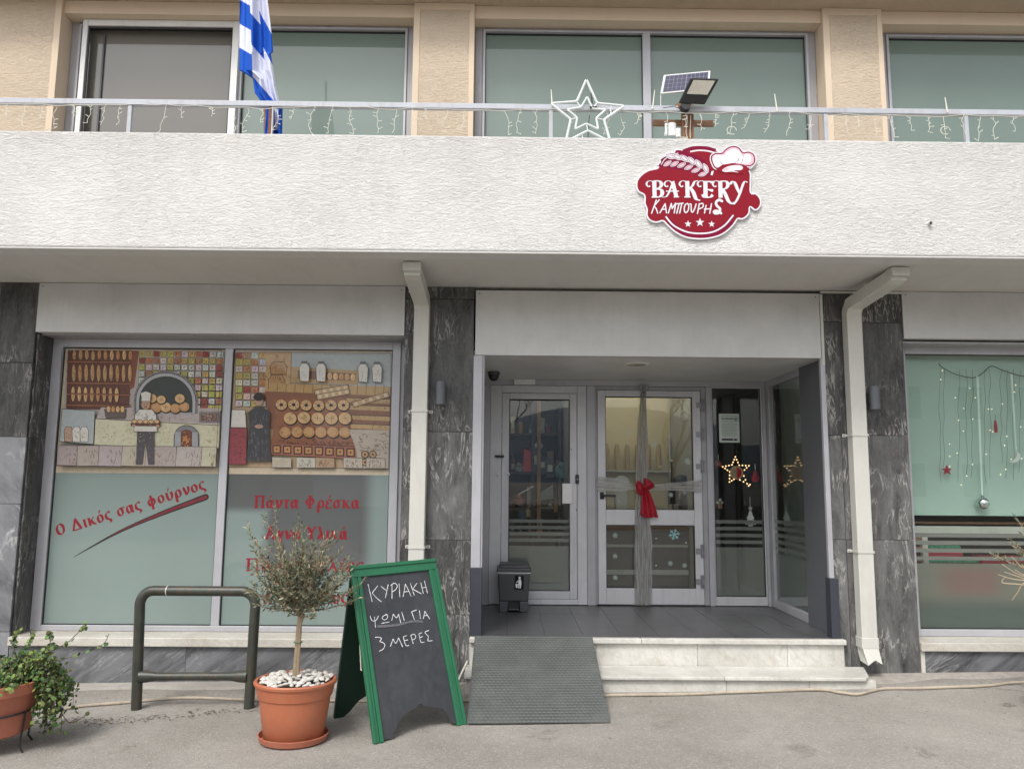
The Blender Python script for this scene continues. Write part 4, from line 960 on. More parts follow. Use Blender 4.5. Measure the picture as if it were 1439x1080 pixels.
# --- metal ramp with raised fish-scale tread
rp = thing('access_ramp', 'grey metal tread-plate ramp leaning on the white marble entrance steps', 'ramp', (.22, -.58, 0))
A0, A1, C0, C1 = Vector((-.226, -1.075, .012)), Vector((.690, -1.062, .020)), Vector((-.220, -.045, .352)), Vector((.690, -.045, .352))
def RP(a, b, c=0): return A0.lerp(A1, a).lerp(C0.lerp(C1, a), b) + Vector((0, -.31, .95)) * c
MB().hexa([RP(0, 0, -.006), RP(1, 0, -.006), RP(1, 1, -.006), RP(0, 1, -.006), RP(0, 0, 0), RP(1, 0, 0), RP(1, 1, 0), RP(0, 1, 0)]).build('plate', plain('galvanised_plate', (.115, .124, .119), .5, metal=.3, var=.25, scale=3, dirt=.35, dirtcol=(.25, .25, .23), bump=.1), rp, bevel=.001)
m_ = MB(); nx, ny = 31, 34
for j in range(ny):
    for i in range(nx):
        cx = (i + .5 + (.5 if j % 2 else 0)) / (nx + .5); cy = (j + .4) / ny; vs = []
        for k in range(6):
            t = -1.05 + 2.1 * k / 5; ax, ay = cx + .0155 * sin(t), cy + .013 * (cos(t) - .8); w = .0038 * (1.15 - abs(t) * .6)
            if ax < .004 or ax > .996: ax = min(.996, max(.004, ax))
            vs += [RP(ax, ay - w, .0001), RP(ax, ay, .0014), RP(ax, ay + w, .0001)]
        m_.add(vs, [(3 * k + a, 3 * k + 3 + a, 3 * k + 4 + a, 3 * k + 1 + a) for k in range(5) for a in (0, 1)])
tag(m_.build('tread_pattern', plain('worn_tread_metal', (.165, .176, .17), .45, metal=.3, var=.3, scale=3), rp, fix=False), kind='stuff')
m_ = MB()
for a in (.05, .95): m_.hexa([RP(a - .02, .05, -.035), RP(a + .02, .05, -.035), RP(a + .02, .9, -.035), RP(a - .02, .9, -.035), RP(a - .02, .05, -.0065), RP(a + .02, .05, -.0065), RP(a + .02, .9, -.0065), RP(a - .02, .9, -.0065)]); m_.build('side_rib', M['steel'], rp); m_ = MB()

# --- hoop barrier
hp = thing('hoop_barrier', 'dark chipped tubular steel hoop barrier in front of the left shop window', 'barrier', (-2.14, -.62, gz(-2.1)))
x0, x1, yb = -2.565, -1.745, -.62; z1 = .755; r_ = .035
P = [(x0 + .035, yb, gz(x0) - .05), (x0 + .012, yb, .62)] + [(x0 + .10 - .09 * cos(a), yb, z1 - .10 + .10 * sin(a)) for a in [i * pi / 16 for i in range(0, 9)]] + [(x1 - .10 + .10 * sin(a), yb, z1 - .10 + .10 * cos(a)) for a in [i * pi / 16 for i in range(0, 9)]] + [(x1 - .002, yb, .6), (x1 - .012, yb, gz(x1) - .05)]
MB().tube(P, r_, 16).build('hoop', M['hoop'], hp, smooth=True)
zb = .175
MB().tube([(x0 + .045, yb, zb), (x0 + .10, yb, zb), (x0 + .16, yb, zb), (x1 - .16, yb, zb + .005), (x1 - .09, yb, zb + .005), (x1 - .03, yb, zb + .005)], [.044, .040, .028, .027, .040, .044], 14).build('cross_bar', M['hoop'], hp, smooth=True)
q = onY(235, 829, yb); MB().tube([(q.x, yb, z1), (q.x + .006, yb, z1)], .0356, 16).build('paint_chip', M['pipe'], hp)

# --- leaf helper
def leaves(mb, c, d, L, w, col, up=None):
    d = Vector(d).normalized(); s = d.cross(Vector(up) if up else Vector((rl_.uniform(-1, 1), rl_.uniform(-1, 1), rl_.uniform(-1, 1)))).normalized()
    n = s.cross(d); c = Vector(c); mb.col = col
    mb.add([c, c + d * L * .45 + s * w / 2 + n * w * .15, c + d * L + n * L * .04, c + d * L * .45 - s * w / 2 + n * w * .15], [(0, 1, 2, 3)])
rl_ = random.Random(21)
def olive(center, base_z, top_z, shoots, seed, crown_dir=None, dens=1.0, bare=0.0, wide=1.0):
    r = rl_; r.seed(seed); tw = MB(); lf = MB(); cx, cy = center
    GR = [(.12, .155, .085), (.19, .215, .13), (.085, .115, .06), (.06, .085, .042), (.23, .24, .15)]; TN = [(.36, .33, .21), (.44, .41, .28), (.28, .26, .15), (.38, .35, .24), (.38, .23, .16)]
    for s_ in range(shoots):
        if crown_dir and s_ < len(crown_dir): dx, dy, dz, L = crown_dir[s_]
        else:
            a = r.uniform(0, 2 * pi); e = r.uniform(-.15, 1.2); L = r.uniform(.22, .44); dx, dy, dz = cos(a) * cos(e) * wide, sin(a) * cos(e) * .9, sin(e)
        d = Vector((dx, dy, dz)).normalized(); p = Vector((cx + r.uniform(-.02, .02), cy + r.uniform(-.02, .02), base_z + r.uniform(-.03, .06))); P = [p.copy()]
        k = 12; tip = r.random()
        for i in range(k):
            d = (d + Vector((r.uniform(-.11, .11), r.uniform(-.11, .11), r.uniform(-.03, .11)))).normalized(); p = p + d * L / k; P.append(p.copy())
            if i >= 2:
                f = i / k
                for _ in range(int(3.6 * dens + r.random() * 2) if r.random() > bare else 1):
                    dd = d * r.uniform(.1, .9) + Vector((r.uniform(-1, 1), r.uniform(-1, 1), r.uniform(-.6, .9)))
                    col = r.choice(TN) if r.random() < .18 + .38 * f * tip else r.choice(GR); v = r.uniform(.75, 1.25); col = tuple(q * v for q in col)
                    leaves(lf, p + d * r.uniform(-.5, .5) * L / k, dd, r.uniform(.022, .046), r.uniform(.006, .0115), col)
                if r.random() < .30:
                    q = p.copy(); d2 = (d + Vector((r.uniform(-1, 1), r.uniform(-1, 1), r.uniform(-.3, .8)))).normalized(); Q = [q.copy()]
                    for _k in range(4):
                        q = q + d2 * .02; d2 = (d2 + Vector((r.uniform(-.2, .2), r.uniform(-.2, .2), r.uniform(-.1, .2)))).normalized(); Q.append(q.copy())
                        for _ in range(2): leaves(lf, q, d2 + Vector((r.uniform(-1, 1), r.uniform(-1, 1), r.uniform(-.5, .8))), r.uniform(.016, .032), r.uniform(.005, .008), tuple(c * r.uniform(.8, 1.2) for c in (r.choice(TN) if r.random() < .3 else r.choice(GR))))
                    tw.tube(Q, .0011, 3)
        tw.tube(P, [.0042 * (1 - i / (k + 1)) + .0010 for i in range(k + 1)], 4)
    return tw, lf
# --- potted olive tree
oc = (-1.262, -1.31); gO = gz(oc[0])
ot = thing('potted_olive_tree', 'small olive tree in an orange pot topped with white pebbles, left of the chalkboard', 'potted tree', (oc[0], oc[1], gO))
o3 = (oc[0], oc[1], gO)
MB().lathe([(0, .0), (.178, .0), (.20, .012), (.212, .045), (.205, .047), (.192, .018), (0, .014)], 40, o3, sy=.92).build('saucer', M['terracotta_old'], ot, smooth=True)
MB().lathe([(0, .016), (.163, .016), (.178, .03), (.205, .20), (.214, .262), (.222, .266), (.226, .285), (.236, .335), (.246, .338), (.248, .352), (.240, .360), (.226, .358), (.222, .33), (.0, .318)], 44, o3, sy=.92).build('pot', M['terracotta'], ot, smooth=True)
MB().lathe([(0, .341), (.1, .338), (.223, .326)], 24, o3, sy=.92).build('soil', M['soil'], ot)
pgm = plain('grey_pebble', (.36, .33, .29), .6, var=.2, scale=9); pm = [MB().ball((0, 0, 0), .021, 9, 6, (1.3, .95, .5)).mesh('pebble', M['pebble'], smooth=True), MB().ball((0, 0, 0), .017, 8, 6, (1, 1.35, .55)).mesh('pebble', M['pebble'], smooth=True), MB().ball((0, 0, 0), .016, 8, 6, (1.2, 1, .55)).mesh('pebble', pgm, smooth=True)]
pr = random.Random(4); done = []
for _ in range(900):
    a = pr.uniform(0, 2 * pi); r = .205 * sqrt(pr.random()); x, y = r * cos(a), r * sin(a) * .92
    if any((x - u) ** 2 + (y - v) ** 2 < .029 ** 2 for u, v in done) or r < .02: continue
    done.append((x, y)); o = link('pebble', pm[(len(done) * 7 % 5) % 3], ot, (oc[0] + x, oc[1] + y, gO + .356 + .018 * (1 - r / .2) + pr.uniform(-.004, .010)))
    s_ = pr.uniform(.75, 1.25); o.scale = (s_, s_, s_); o.rotation_euler = (pr.uniform(-.4, .4), pr.uniform(-.4, .4), pr.uniform(0, 6))
    if len(done) >= 95: break
MB().tube([(oc[0] - .005, oc[1], .32), (oc[0] + .0, oc[1], .5), (oc[0] + .004, oc[1], .62), (oc[0] + .012, oc[1], .74)], [.018, .0155, .015, .014], 10).build('trunk', M['bark'], ot, smooth=True)
MB().tube([(oc[0] + .014, oc[1] - .01, .33), (oc[0] + .016, oc[1] - .012, .5), (oc[0] + .018, oc[1] - .01, .66), (oc[0] + .035, oc[1], .72)], [.010, .009, .009, .008], 8).build('trunk', M['bark'], ot, smooth=True)
MB().tube([(oc[0] + .006 + .026 * cos(a), oc[1] - .004 + .026 * sin(a), .552) for a in [i * pi / 6 for i in range(12)]], .0028, 5, closed=True).build('tie', M['green_paint'], ot)
def shoot(px, py, k=1.0, dy=0):
    q = onY(px, py, oc[1] + dy); b = Vector((oc[0] + .01, oc[1], .74)); d = q - b; return (d.x, d.y, d.z, d.length * k)
cdirs = [shoot(*a) for a in ((338, 730), (332, 762), (345, 745), (392, 728), (402, 745), (396, 722), (420, 742), (432, 752), (447, 758), (466, 756), (474, 762), (486, 770), (488, 788), (492, 802), (372, 742), (375, 760), (352, 790), (340, 810), (345, 852), (360, 835), (440, 770), (455, 775), (412, 765))]
cdirs = [(a, b, c - .02, L * .97) for a, b, c, L in cdirs]
tw, lf = olive(oc, gO + .765, 1.3, 100, 5, cdirs, 1.0)
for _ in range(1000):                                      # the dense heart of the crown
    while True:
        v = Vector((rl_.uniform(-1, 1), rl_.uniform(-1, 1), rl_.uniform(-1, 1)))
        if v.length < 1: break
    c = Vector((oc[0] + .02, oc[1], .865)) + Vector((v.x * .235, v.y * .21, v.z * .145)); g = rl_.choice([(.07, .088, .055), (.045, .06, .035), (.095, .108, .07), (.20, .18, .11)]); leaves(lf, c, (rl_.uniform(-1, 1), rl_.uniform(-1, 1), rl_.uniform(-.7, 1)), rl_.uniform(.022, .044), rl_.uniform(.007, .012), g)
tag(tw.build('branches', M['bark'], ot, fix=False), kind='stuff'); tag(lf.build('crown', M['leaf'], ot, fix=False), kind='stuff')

# --- shrub at the right-hand edge
sq = onY(1502, 1000, -1.0); sc_ = (sq.x, -1.0); gs = gz(sc_[0])
sh = thing('potted_shrub', 'half-dry olive shrub with pale bare twigs poking in at the right edge of the picture', 'potted shrub', (sc_[0], sc_[1], gs))
MB().lathe([(0, 0), (.15, 0), (.19, .26), (.21, .265), (.215, .31), (.2, .31), (.19, .29), (0, .28)], 32, (sc_[0], sc_[1], gs)).build('pot', M['terracotta'], sh, smooth=True)
MB().tube([(sc_[0], sc_[1], gs + .25), (sc_[0] - .01, sc_[1], gs + .62), (sc_[0] - .02, sc_[1], gs + .86)], [.018, .015, .012], 8).build('trunk', M['bark'], sh, smooth=True)
tw, lf = olive(sc_, gs + .88, 1.4, 46, 9, None, 1.1, 0, .8)
for P in (((1462, 812), (1440, 800), (1421, 781)), ((1460, 815), (1430, 806), (1408, 792)), ((1460, 820), (1432, 810), (1411, 803)), ((1462, 824), (1438, 821), (1412, 819), (1408, 816), (1411, 812), (1415, 810)), ((1455, 815), (1428, 814), (1403, 807)), ((1450, 815), (1437, 820), (1430, 832), (1422, 843)), ((1450, 812), (1436, 806), (1426, 800))):
    Q = crom([tuple(onY(x, y, -1.0 + .03 * i)) for i, (x, y) in enumerate(P)], 5); tw.tube(Q, [.0045 - .0022 * i / len(Q) for i in range(len(Q))], 6)
tag(tw.build('branches', plain('pale_dry_twig', (.42, .33, .22), .8, var=.2), sh, fix=False), kind='stuff'); tag(lf.build('crown', M['leaf'], sh, fix=False), kind='stuff')

# --- trailing plant in the left corner
tc = (-3.02, -1.42); gt = gz(tc[0])
tp = thing('potted_creeper', 'trailing small-leaved green creeper in a faded terracotta pot on black wire stand', 'potted plant', (tc[0], tc[1], gt)); t3 = (tc[0], tc[1], gt)
MB().lathe([(0, .10), (.185, .10), (.20, .11), (.238, .31), (.248, .335), (.262, .34), (.266, .372), (.268, .40), (.255, .402), (.245, .37), (0, .36)], 44, t3).build('pot', M['terracotta_old'], tp, smooth=True)
MB().lathe([(0, .385), (.15, .38), (.246, .372)], 20, t3).build('soil', M['soil'], tp)
MB().tube([(tc[0] + .236 * cos(a), tc[1] + .236 * sin(a), gt + .235) for a in [i * pi / 16 for i in range(32)]], .006, 6, closed=True).build('stand_ring', M['iron'], tp, smooth=True)
for a in (-1.35, -.2, .9, 2.2, 3.6):
    MB().tube([(tc[0] + .236 * cos(a), tc[1] + .236 * sin(a), gt + .24), (tc[0] + .215 * cos(a), tc[1] + .215 * sin(a), gt + .09), (tc[0] + .21 * cos(a), tc[1] + .21 * sin(a), gt + .04), (tc[0] + .235 * cos(a), tc[1] + .235 * sin(a), gt + .004)], .006, 6).build('stand_leg', M['iron'], tp, smooth=True)
rl_.seed(33); st_ = MB(); lf = MB()
LG = [(.10, .17, .035), (.16, .23, .05), (.06, .11, .03), (.045, .08, .025), (.20, .26, .07), (.085, .13, .04)]
def rleaf(c, s_):
    n = Vector((rl_.uniform(-1, 1), rl_.uniform(-1.4, .4), rl_.uniform(.0, 1.3))).normalized(); u = n.orthogonal().normalized(); w = n.cross(u); a0 = rl_.uniform(0, 6); lf.col = tuple(q * rl_.uniform(.75, 1.2) for q in rl_.choice(LG))
    lf.add([Vector(c) + (u * cos(a0 + k * pi / 3) * (1.0 if k else 1.35) + w * sin(a0 + k * pi / 3)) * s_ + n * (.15 * s_ * (k % 2)) for k in range(6)], [tuple(range(6))])
def strand(P, n, spread, rad=.0016):
    Q = crom(P, 8); st_.tube(Q, rad, 4)
    for _ in range(n):
        c = Vector(rl_.choice(Q)) + Vector((rl_.gauss(0, spread), rl_.gauss(0, spread), rl_.gauss(0, spread))); rleaf(c, rl_.uniform(.008, .0155))
for i in range(70):
    a = rl_.uniform(0, 2 * pi); r0 = rl_.uniform(0, .2); rr = rl_.uniform(.22, .31); x, y = tc[0] + r0 * cos(a), tc[1] + r0 * sin(a)
    strand([(x, y, gt + .38), (tc[0] + rr * .75 * cos(a), tc[1] + rr * .75 * sin(a), gt + .40 + rl_.uniform(.02, .12)), (tc[0] + rr * 1.05 * cos(a), tc[1] + rr * 1.05 * sin(a), gt + .40 + rl_.uniform(-.03 if -2.2 < a - 2 * pi * (a > pi) < -.3 else -.10, .10))], 18, .014)
for i in range(40):                                        # the long curtain that trails over the right side
    a = rl_.uniform(-.12, .95); r1 = rl_.uniform(.27, .40); x1_, y1_ = tc[0] + r1 * cos(a), tc[1] + r1 * sin(a); zb = gt + rl_.uniform(.06, .3)
    strand([(tc[0] + .15 * cos(a), tc[1] + .15 * sin(a), gt + .40), (tc[0] + .26 * cos(a), tc[1] + .26 * sin(a), gt + .46 + rl_.uniform(-.02, .05)), (x1_, y1_, gt + .36), (x1_ + rl_.uniform(-.03, .04), y1_, zb)], 30, .018)
for P in (((-2.85, .42), (-2.72, .50), (-2.62, .56), (-2.535, .655)), ((-2.9, .42), (-2.86, .52), (-2.84, .60)), ((-2.98, .42), (-2.93, .5), (-2.95, .58), (-2.94, .61)), ((-2.7, .45), (-2.6, .47), (-2.5, .50), (-2.42, .545), (-2.40, .60)), ((-2.62, .18), (-2.57, .10), (-2.51, .12), (-2.48, .15)), ((-2.76, .46), (-2.72, .54), (-2.745, .62))):
    strand([(x, tc[1] + .02 * i, z) for i, (x, z) in enumerate(P)], 34 if P[0][0] < -2.65 and P[-1][0] < -2.45 else 8, .008, .0024)
tag(st_.build('stems', M['bark_dark'], tp, fix=False), kind='stuff'); tag(lf.build('foliage', M['leaf'], tp, fix=False), kind='stuff')

# --- pedal bin in the porch
bn_ = (.095, 1.235); zf = .341
bn = thing('pedal_bin', 'small grey plastic pedal bin with a litter sticker, by the left door of the porch', 'litter bin', (bn_[0], bn_[1], zf))
def taper(mb, x, y, w0, d0, w1, d1, z0, z1): return mb.hexa([(x - w0 / 2, y - d0 / 2, z0), (x + w0 / 2, y - d0 / 2, z0), (x + w0 / 2, y + d0 / 2, z0), (x - w0 / 2, y + d0 / 2, z0), (x - w1 / 2, y - d1 / 2, z1), (x + w1 / 2, y - d1 / 2, z1), (x + w1 / 2, y + d1 / 2, z1), (x - w1 / 2, y + d1 / 2, z1)])
m_ = MB(); taper(m_, bn_[0], bn_[1], .268, .25, .300, .29, zf + .095, zf + .352); m_.build('bin_body', M['bin'], bn, bevel=.012)
m_ = MB(); taper(m_, bn_[0] - .095, bn_[1] + .002, .075, .246, .084, .25, zf, zf + .0945); m_.build('bin_foot', M['bin'], bn, bevel=.006)
m_ = MB(); taper(m_, bn_[0] + .095, bn_[1] + .002, .075, .246, .084, .25, zf, zf + .0945); m_.build('bin_foot', M['bin'], bn, bevel=.006)
MB().box(bn_[0] - .056, bn_[0] + .052, bn_[1] - .06, bn_[1] + .12, zf + .02, zf + .094).build('pedal_recess', M['black'], bn); MB().box(bn_[0] - .05, bn_[0] + .05, bn_[1] - .135, bn_[1] - .06, zf + .018, zf + .03).build('pedal', M['bin'], bn, bevel=.003)
m_ = MB(); taper(m_, bn_[0], bn_[1], .304, .294, .306, .296, zf + .353, zf + .3605); m_.build('bag_edge', M['white_plastic'], bn)
m_ = MB(); taper(m_, bn_[0], bn_[1], .322, .312, .318, .31, zf + .361, zf + .400); m_.build('bin_lid', M['bin'], bn, bevel=.010)
m_ = MB(); taper(m_, bn_[0] + .005, bn_[1], .300, .295, .265, .26, zf + .4005, zf + .432); m_.build('lid_top', M['bin'], bn, bevel=.012)
yf = bn_[1] - .148; F = Flat((bn_[0] + .048, yf, zf + .27), (1, 0, 0), (0, 0, 1)); K = (.01, .01, .01); Wt = (.75, .75, .75)
F.rect(-.042, -.062, .042, .062, K); F.ell(.004, .043, .011, .011, Wt, 10); F.poly([(-.006, .03), (.016, .03), (.022, -.01), (.014, -.052), (.004, -.052), (.004, -.015), (-.004, -.052), (-.012, -.05), (-.008, .0)], Wt)
F.stroke([(.0, .022), (-.02, .006)], .007, Wt); F.poly([(-.034, -.012), (-.014, -.012), (-.018, -.048), (-.03, -.048)], Wt); F.ell(-.023, .002, .005, .005, Wt, 8)
F.build('litter_sticker', M['signprint'], bn, fix=False)

# --- hose along the foot of the wall
hs_ = []
for px, py in ((60, 1003), (110, 992), (180, 986), (260, 980), (360, 983), (470, 984), (560, 985), (640, 984), (690, 983)): q = onZ(px, py, 0); q = onZ(px, py, gz(q.x) + .01); hs_.append((q.x, min(q.y, -.10), gz(q.x) + .011))
for px, py in ((860, 976.5), (960, 975), (1030, 972), (1090, 970), (1150, 968), (1180, 972), (1205, 974.5), (1225, 970), (1245, 966.5), (1290, 966), (1330, 964.5), (1372, 963), (1400, 961), (1418, 958.5), (1450, 957)): q = onZ(px, py, 0); q = onZ(px, py, gz(q.x) + .012); hs_.append((q.x, q.y, gz(q.x) + .013))
hs_ += [(5.2, -.2, gz(5.2) + .012), (7, -.25, gz(7) + .012)]
hq = crom(hs_, 8); tag(MB().tube(hq, .0105, 8).build('garden_hose', M['hose'], loc=(0, -.3, 0), smooth=True), 'thin beige hose lying along the foot of the building and past the steps', 'hose')
q = [onY(*a, -.09) for a in ((657, 928), (651, 940), (645, 952), (640, 958))]
tag(MB().tube(crom([(p.x, -.09 - .03 * i, p.z) for i, p in enumerate(q)], 5), .009, 8).build('cable_conduit', M['pipe'], loc=(q[0].x, -.1, q[0].z), smooth=True), 'short pale cable loop at the left end of the marble steps', 'cable')

# --- grit and dry leaves
dm = MB(); dr = random.Random(8)
for _ in range(900):
    t = dr.random(); x = dr.uniform(-4.2, 4.6); y = -abs(dr.gauss(.12, .55)) - .12 if t < .7 else dr.uniform(-4, -.3)
    if -.32 < x < 2.78 and y > -.42: continue
    s_ = dr.uniform(.002, .007) * (1.6 if dr.random() < .15 else 1); a = dr.uniform(0, 6); g = gz(x) + .004; dm.col = dr.choice([(.09, .06, .04), (.14, .09, .06), (.42, .4, .36), (.2, .17, .12), (.05, .04, .03)])
    dm.add([(x + s_ * cos(a), y + s_ * sin(a), g), (x + s_ * .4 * cos(a + 2), y + s_ * .4 * sin(a + 2), g + .002), (x + s_ * cos(a + 3.1), y + s_ * sin(a + 3.1), g + .001), (x + s_ * .5 * cos(a + 4.6), y + s_ * .5 * sin(a + 4.6), g + .004)], [(0, 1, 2, 3)])
for _ in range(260):
    x = dr.uniform(-2.9, -1.2); y = -.78 + .12 * sin(x * 3) + dr.gauss(0, .05); s_ = dr.uniform(.006, .022); a = dr.uniform(0, 6); g = gz(x) + .005; dm.col = dr.choice([(.10, .06, .04), (.16, .10, .06), (.06, .045, .03)])
    dm.add([(x + s_ * cos(a), y + s_ * sin(a), g), (x + .002, y + .003, g + .004), (x - s_ * cos(a + .3), y - s_ * sin(a + .3), g + .001), (x - .002, y - .002, g)], [(0, 1, 2, 3)])
tag(dm.build('dry_debris', M['leaf'], fix=False), 'scattered grit and dry leaf litter on the pavement along the wall', 'debris', kind='stuff')

# ================================================================== THINGS ON THE FACADE
# --- round-edged bakery sign on the parapet
YS = -.985
def smap(x, y): q = onY(870 + x / 6.257, 190 + y / 6.257, YS); return (q.x, q.z)
OUTL = [(338, 285), (336, 255), (356, 236), (354, 205), (378, 180), (408, 174), (418, 152), (450, 146), (480, 149), (490, 126), (522, 120), (560, 126), (620, 102), (700, 93), (780, 99), (850, 122), (885, 142), (925, 140), (955, 110), (1010, 92), (1058, 106), (1092, 146), (1135, 138), (1180, 156), (1208, 202), (1200, 255), (1168, 290), (1143, 302), (1160, 335), (1160, 420), (1162, 503), (1205, 510), (1243, 552), (1250, 608), (1222, 653), (1188, 660), (1153, 634), (1148, 682), (1115, 725), (1075, 742), (1045, 738), (1000, 800), (920, 868), (820, 905), (705, 916), (585, 900), (490, 852), (420, 790), (384, 757), (330, 770), (275, 755), (241, 712), (240, 650), (222, 600), (219, 530), (170, 500), (150, 455), (156, 395), (200, 340), (262, 303)]
OS = crom(OUTL, 4, True)
def inset(P, d):
    n = len(P); ar = sum(P[i][0] * P[(i + 1) % n][1] - P[(i + 1) % n][0] * P[i][1] for i in range(n)); sg = 1 if ar > 0 else -1; o = []
    for i in range(n):
        a, b = P[i - 2], P[(i + 2) % n]; dx, dy = b[0] - a[0], b[1] - a[1]; L = sqrt(dx * dx + dy * dy) or 1; o.append((P[i][0] - sg * dy / L * d, P[i][1] + sg * dx / L * d))
    return o
SW, SR, SP, SK = (.70, .68, .72), (.24, .010, .022), (.19, .005, .038), (.78, .48, .55)
c0 = smap(700, 505)
sg_ = thing('bakery_sign', 'red and white die-cut bakery sign with wheat and chef hat on the white parapet', 'sign', (c0[0], YS, c0[1]))
MB().prism(OS, lambda x, y: (smap(x, y)[0], YS, smap(x, y)[1]), lambda x, y: (smap(x, y)[0], -.967, smap(x, y)[1])).build('sign_board', plain('sign_white', SW, .35, var=.03, bump=0), sg_)
def SF(): return Flat((0, YS - .0002, 0), (1, 0, 0), (0, 0, 1), smap, .00005)
F = SF(); F.poly(inset(OS, 12), SR)
F.stroke(crom([(412, 712), (480, 790), (590, 848), (710, 866), (830, 848), (930, 790), (1006, 702)], 8), 34, SP); F.h += .0001
F.stroke(crom([(440, 770), (520, 838), (620, 880), (710, 888), (800, 880), (905, 835), (990, 765)], 8), 26, SP)
F.stroke(crom([(409, 714), (478, 792), (590, 848), (710, 864), (830, 848), (928, 792), (1005, 702)], 8), 14, SW)
F.stroke(crom([(560, 140), (630, 114), (700, 107), (780, 113), (850, 134)], 8), 24, SP); F.stroke(crom([(625, 146), (700, 134), (780, 140), (850, 158)], 8), 13, SW)
F.poly(inset(crom([(338, 285), (336, 255), (356, 236), (354, 205), (378, 180), (408, 174), (418, 152), (450, 146), (480, 149), (490, 126), (522, 120), (560, 126), (620, 150), (690, 170), (760, 215), (800, 270), (820, 330), (790, 370), (720, 380), (640, 335), (540, 318), (430, 300), (380, 290)], 4, True), 12), SP)
F.build('sign_face', M['signprint'], sg_, fix=False)
F = SF(); F.h = .0016                                        # ear of wheat
def kern(cx, cy, L, w, a):
    for k, (l, ww, c) in enumerate(((L, w, SW), (L * .84, w * .70, SP), (L * .72, w * .5, SK if int(cx) % 2 else SW))):
        P = [(cx + (t * l) * cos(a) - q * ww * sin(a), cy + (t * l) * sin(a) + q * ww * cos(a)) for t, q in ((-.5, 0), (-.2, .42), (.15, .45), (.5, .0), (.15, -.45), (-.2, -.42))]; F.poly(crom(P, 3, True), c)
for i in range(6):
    t = i / 5; x = 430 + 310 * t; y = 205 + 95 * t * t
    kern(x + 20, y - 18 + 10 * t, 95, 48, .35 + .75 * t); kern(x - 5, y + 45, 84, 38, -.55 + .25 * t)
F.stroke(crom([(370, 262), (400, 215), (460, 178), (520, 160)], 5), 7, SW); F.stroke(crom([(360, 215), (400, 190), (450, 172)], 5), 6, SW); F.poly([(812, 318), (832, 316), (820, 356), (802, 350)], SW)
F.build('wheat_emblem', M['signprint'], sg_, fix=False)
F = SF(); F.h = .0022                                        # chef's hat
hatp = crom([(808, 225), (812, 180), (850, 158), (900, 158), (930, 130), (965, 106), (1010, 97), (1055, 112), (1090, 152), (1135, 146), (1178, 165), (1196, 205), (1188, 250), (1155, 275), (1110, 280), (1100, 330), (1000, 300), (900, 300), (840, 290)], 4, True)
F.poly(inset(hatp, -9), SW); F.poly(hatp, SP); F.poly(inset(hatp, 11), SK)
F.poly(crom([(828, 215), (840, 182), (880, 174), (925, 182), (950, 148), (1010, 122), (1055, 140), (1080, 180), (1120, 165), (1150, 180), (1160, 215), (1140, 245), (1090, 250), (1020, 245), (960, 262), (880, 282), (840, 265)], 4, True), (.82, .83, .88))
for P in (((890, 235), (905, 255), (935, 265)), ((1055, 205), (1040, 232), (1010, 245)), ((1085, 210), (1078, 240), (1060, 252)), ((1085, 175), (1100, 200))): F.stroke(crom(P, 5), 7, SP, w2=2)
F.poly([(850, 300), (905, 262), (1000, 246), (1100, 262), (1150, 300), (1120, 335), (1060, 342), (960, 335), (890, 330)], SR)
F.poly(crom([(905, 310), (940, 282), (1000, 266), (1060, 266), (1088, 285), (1070, 308), (1010, 312), (1050, 330), (990, 322), (930, 325)], 4, True), SW); F.poly(crom([(912, 308), (945, 285), (960, 300), (930, 316)], 4, True), SK)
F.build('hat_emblem', M['signprint'], sg_, fix=False)
NB = (0, .34)
def glyph(strokes, h0=.003):
    F = SF(); F.h = h0
    for w, pts in strokes: F.stroke(crom(pts, 8) if len(pts) > 2 else pts, w * .80, SW, nib=NB)
    F.build('letter', M['signprint'], sg_, fix=False)
def curl(x): return (21, [(x, 418), (x - 22, 404), (x - 50, 408), (x - 64, 432), (x - 46, 456), (x - 32, 446)])
glyph([(46, [(308, 404), (312, 546)]), curl(304), (40, [(300, 406), (352, 406), (372, 438), (350, 466), (318, 472)]), (44, [(318, 472), (366, 482), (378, 515), (352, 543), (285, 546)])])
glyph([(44, [(468, 408), (503, 546)]), curl(462), (22, [(462, 440), (440, 500), (412, 542), (378, 546)]), (36, [(412, 494), (525, 494)]), (40, [(480, 544), (526, 544)])])
glyph([(46, [(598, 404), (602, 546)]), curl(594), (30, [(608, 476), (642, 448), (664, 410), (692, 404)]), (44, [(622, 462), (650, 500), (676, 560), (712, 576)]), (40, [(572, 545), (628, 545)])])
glyph([(46, [(757, 404), (760, 546)]), curl(753), (44, [(752, 411), (812, 411), (818, 424)]), (44, [(742, 482), (806, 482), (806, 496)]), (44, [(735, 520), (752, 545), (798, 546), (822, 526)])])
glyph([(46, [(888, 404), (892, 552)]), curl(886), (40, [(888, 408), (938, 408), (956, 440), (935, 470), (898, 476)]), (42, [(908, 476), (932, 518), (962, 582), (1000, 604), (1012, 596)])])
glyph([(36, [(975, 432), (996, 410), (1018, 424), (1040, 476), (1060, 512)]), (28, [(1128, 416), (1104, 410), (1086, 440), (1058, 520), (1024, 588), (990, 606), (968, 592)])])
def script(strokes):
    F = SF(); F.h = .003
    for s in strokes:
        w = 11
        if isinstance(s[0], (int, float)): w, s = s
        F.stroke(crom(s, 8) if len(s) > 2 else s, w, SW)
        for e in (s[0], s[-1]): F.ell(e[0], e[1], w / 2, w / 2, SW, 8)
    F.build('letter', M['signprint'], sg_, fix=False)
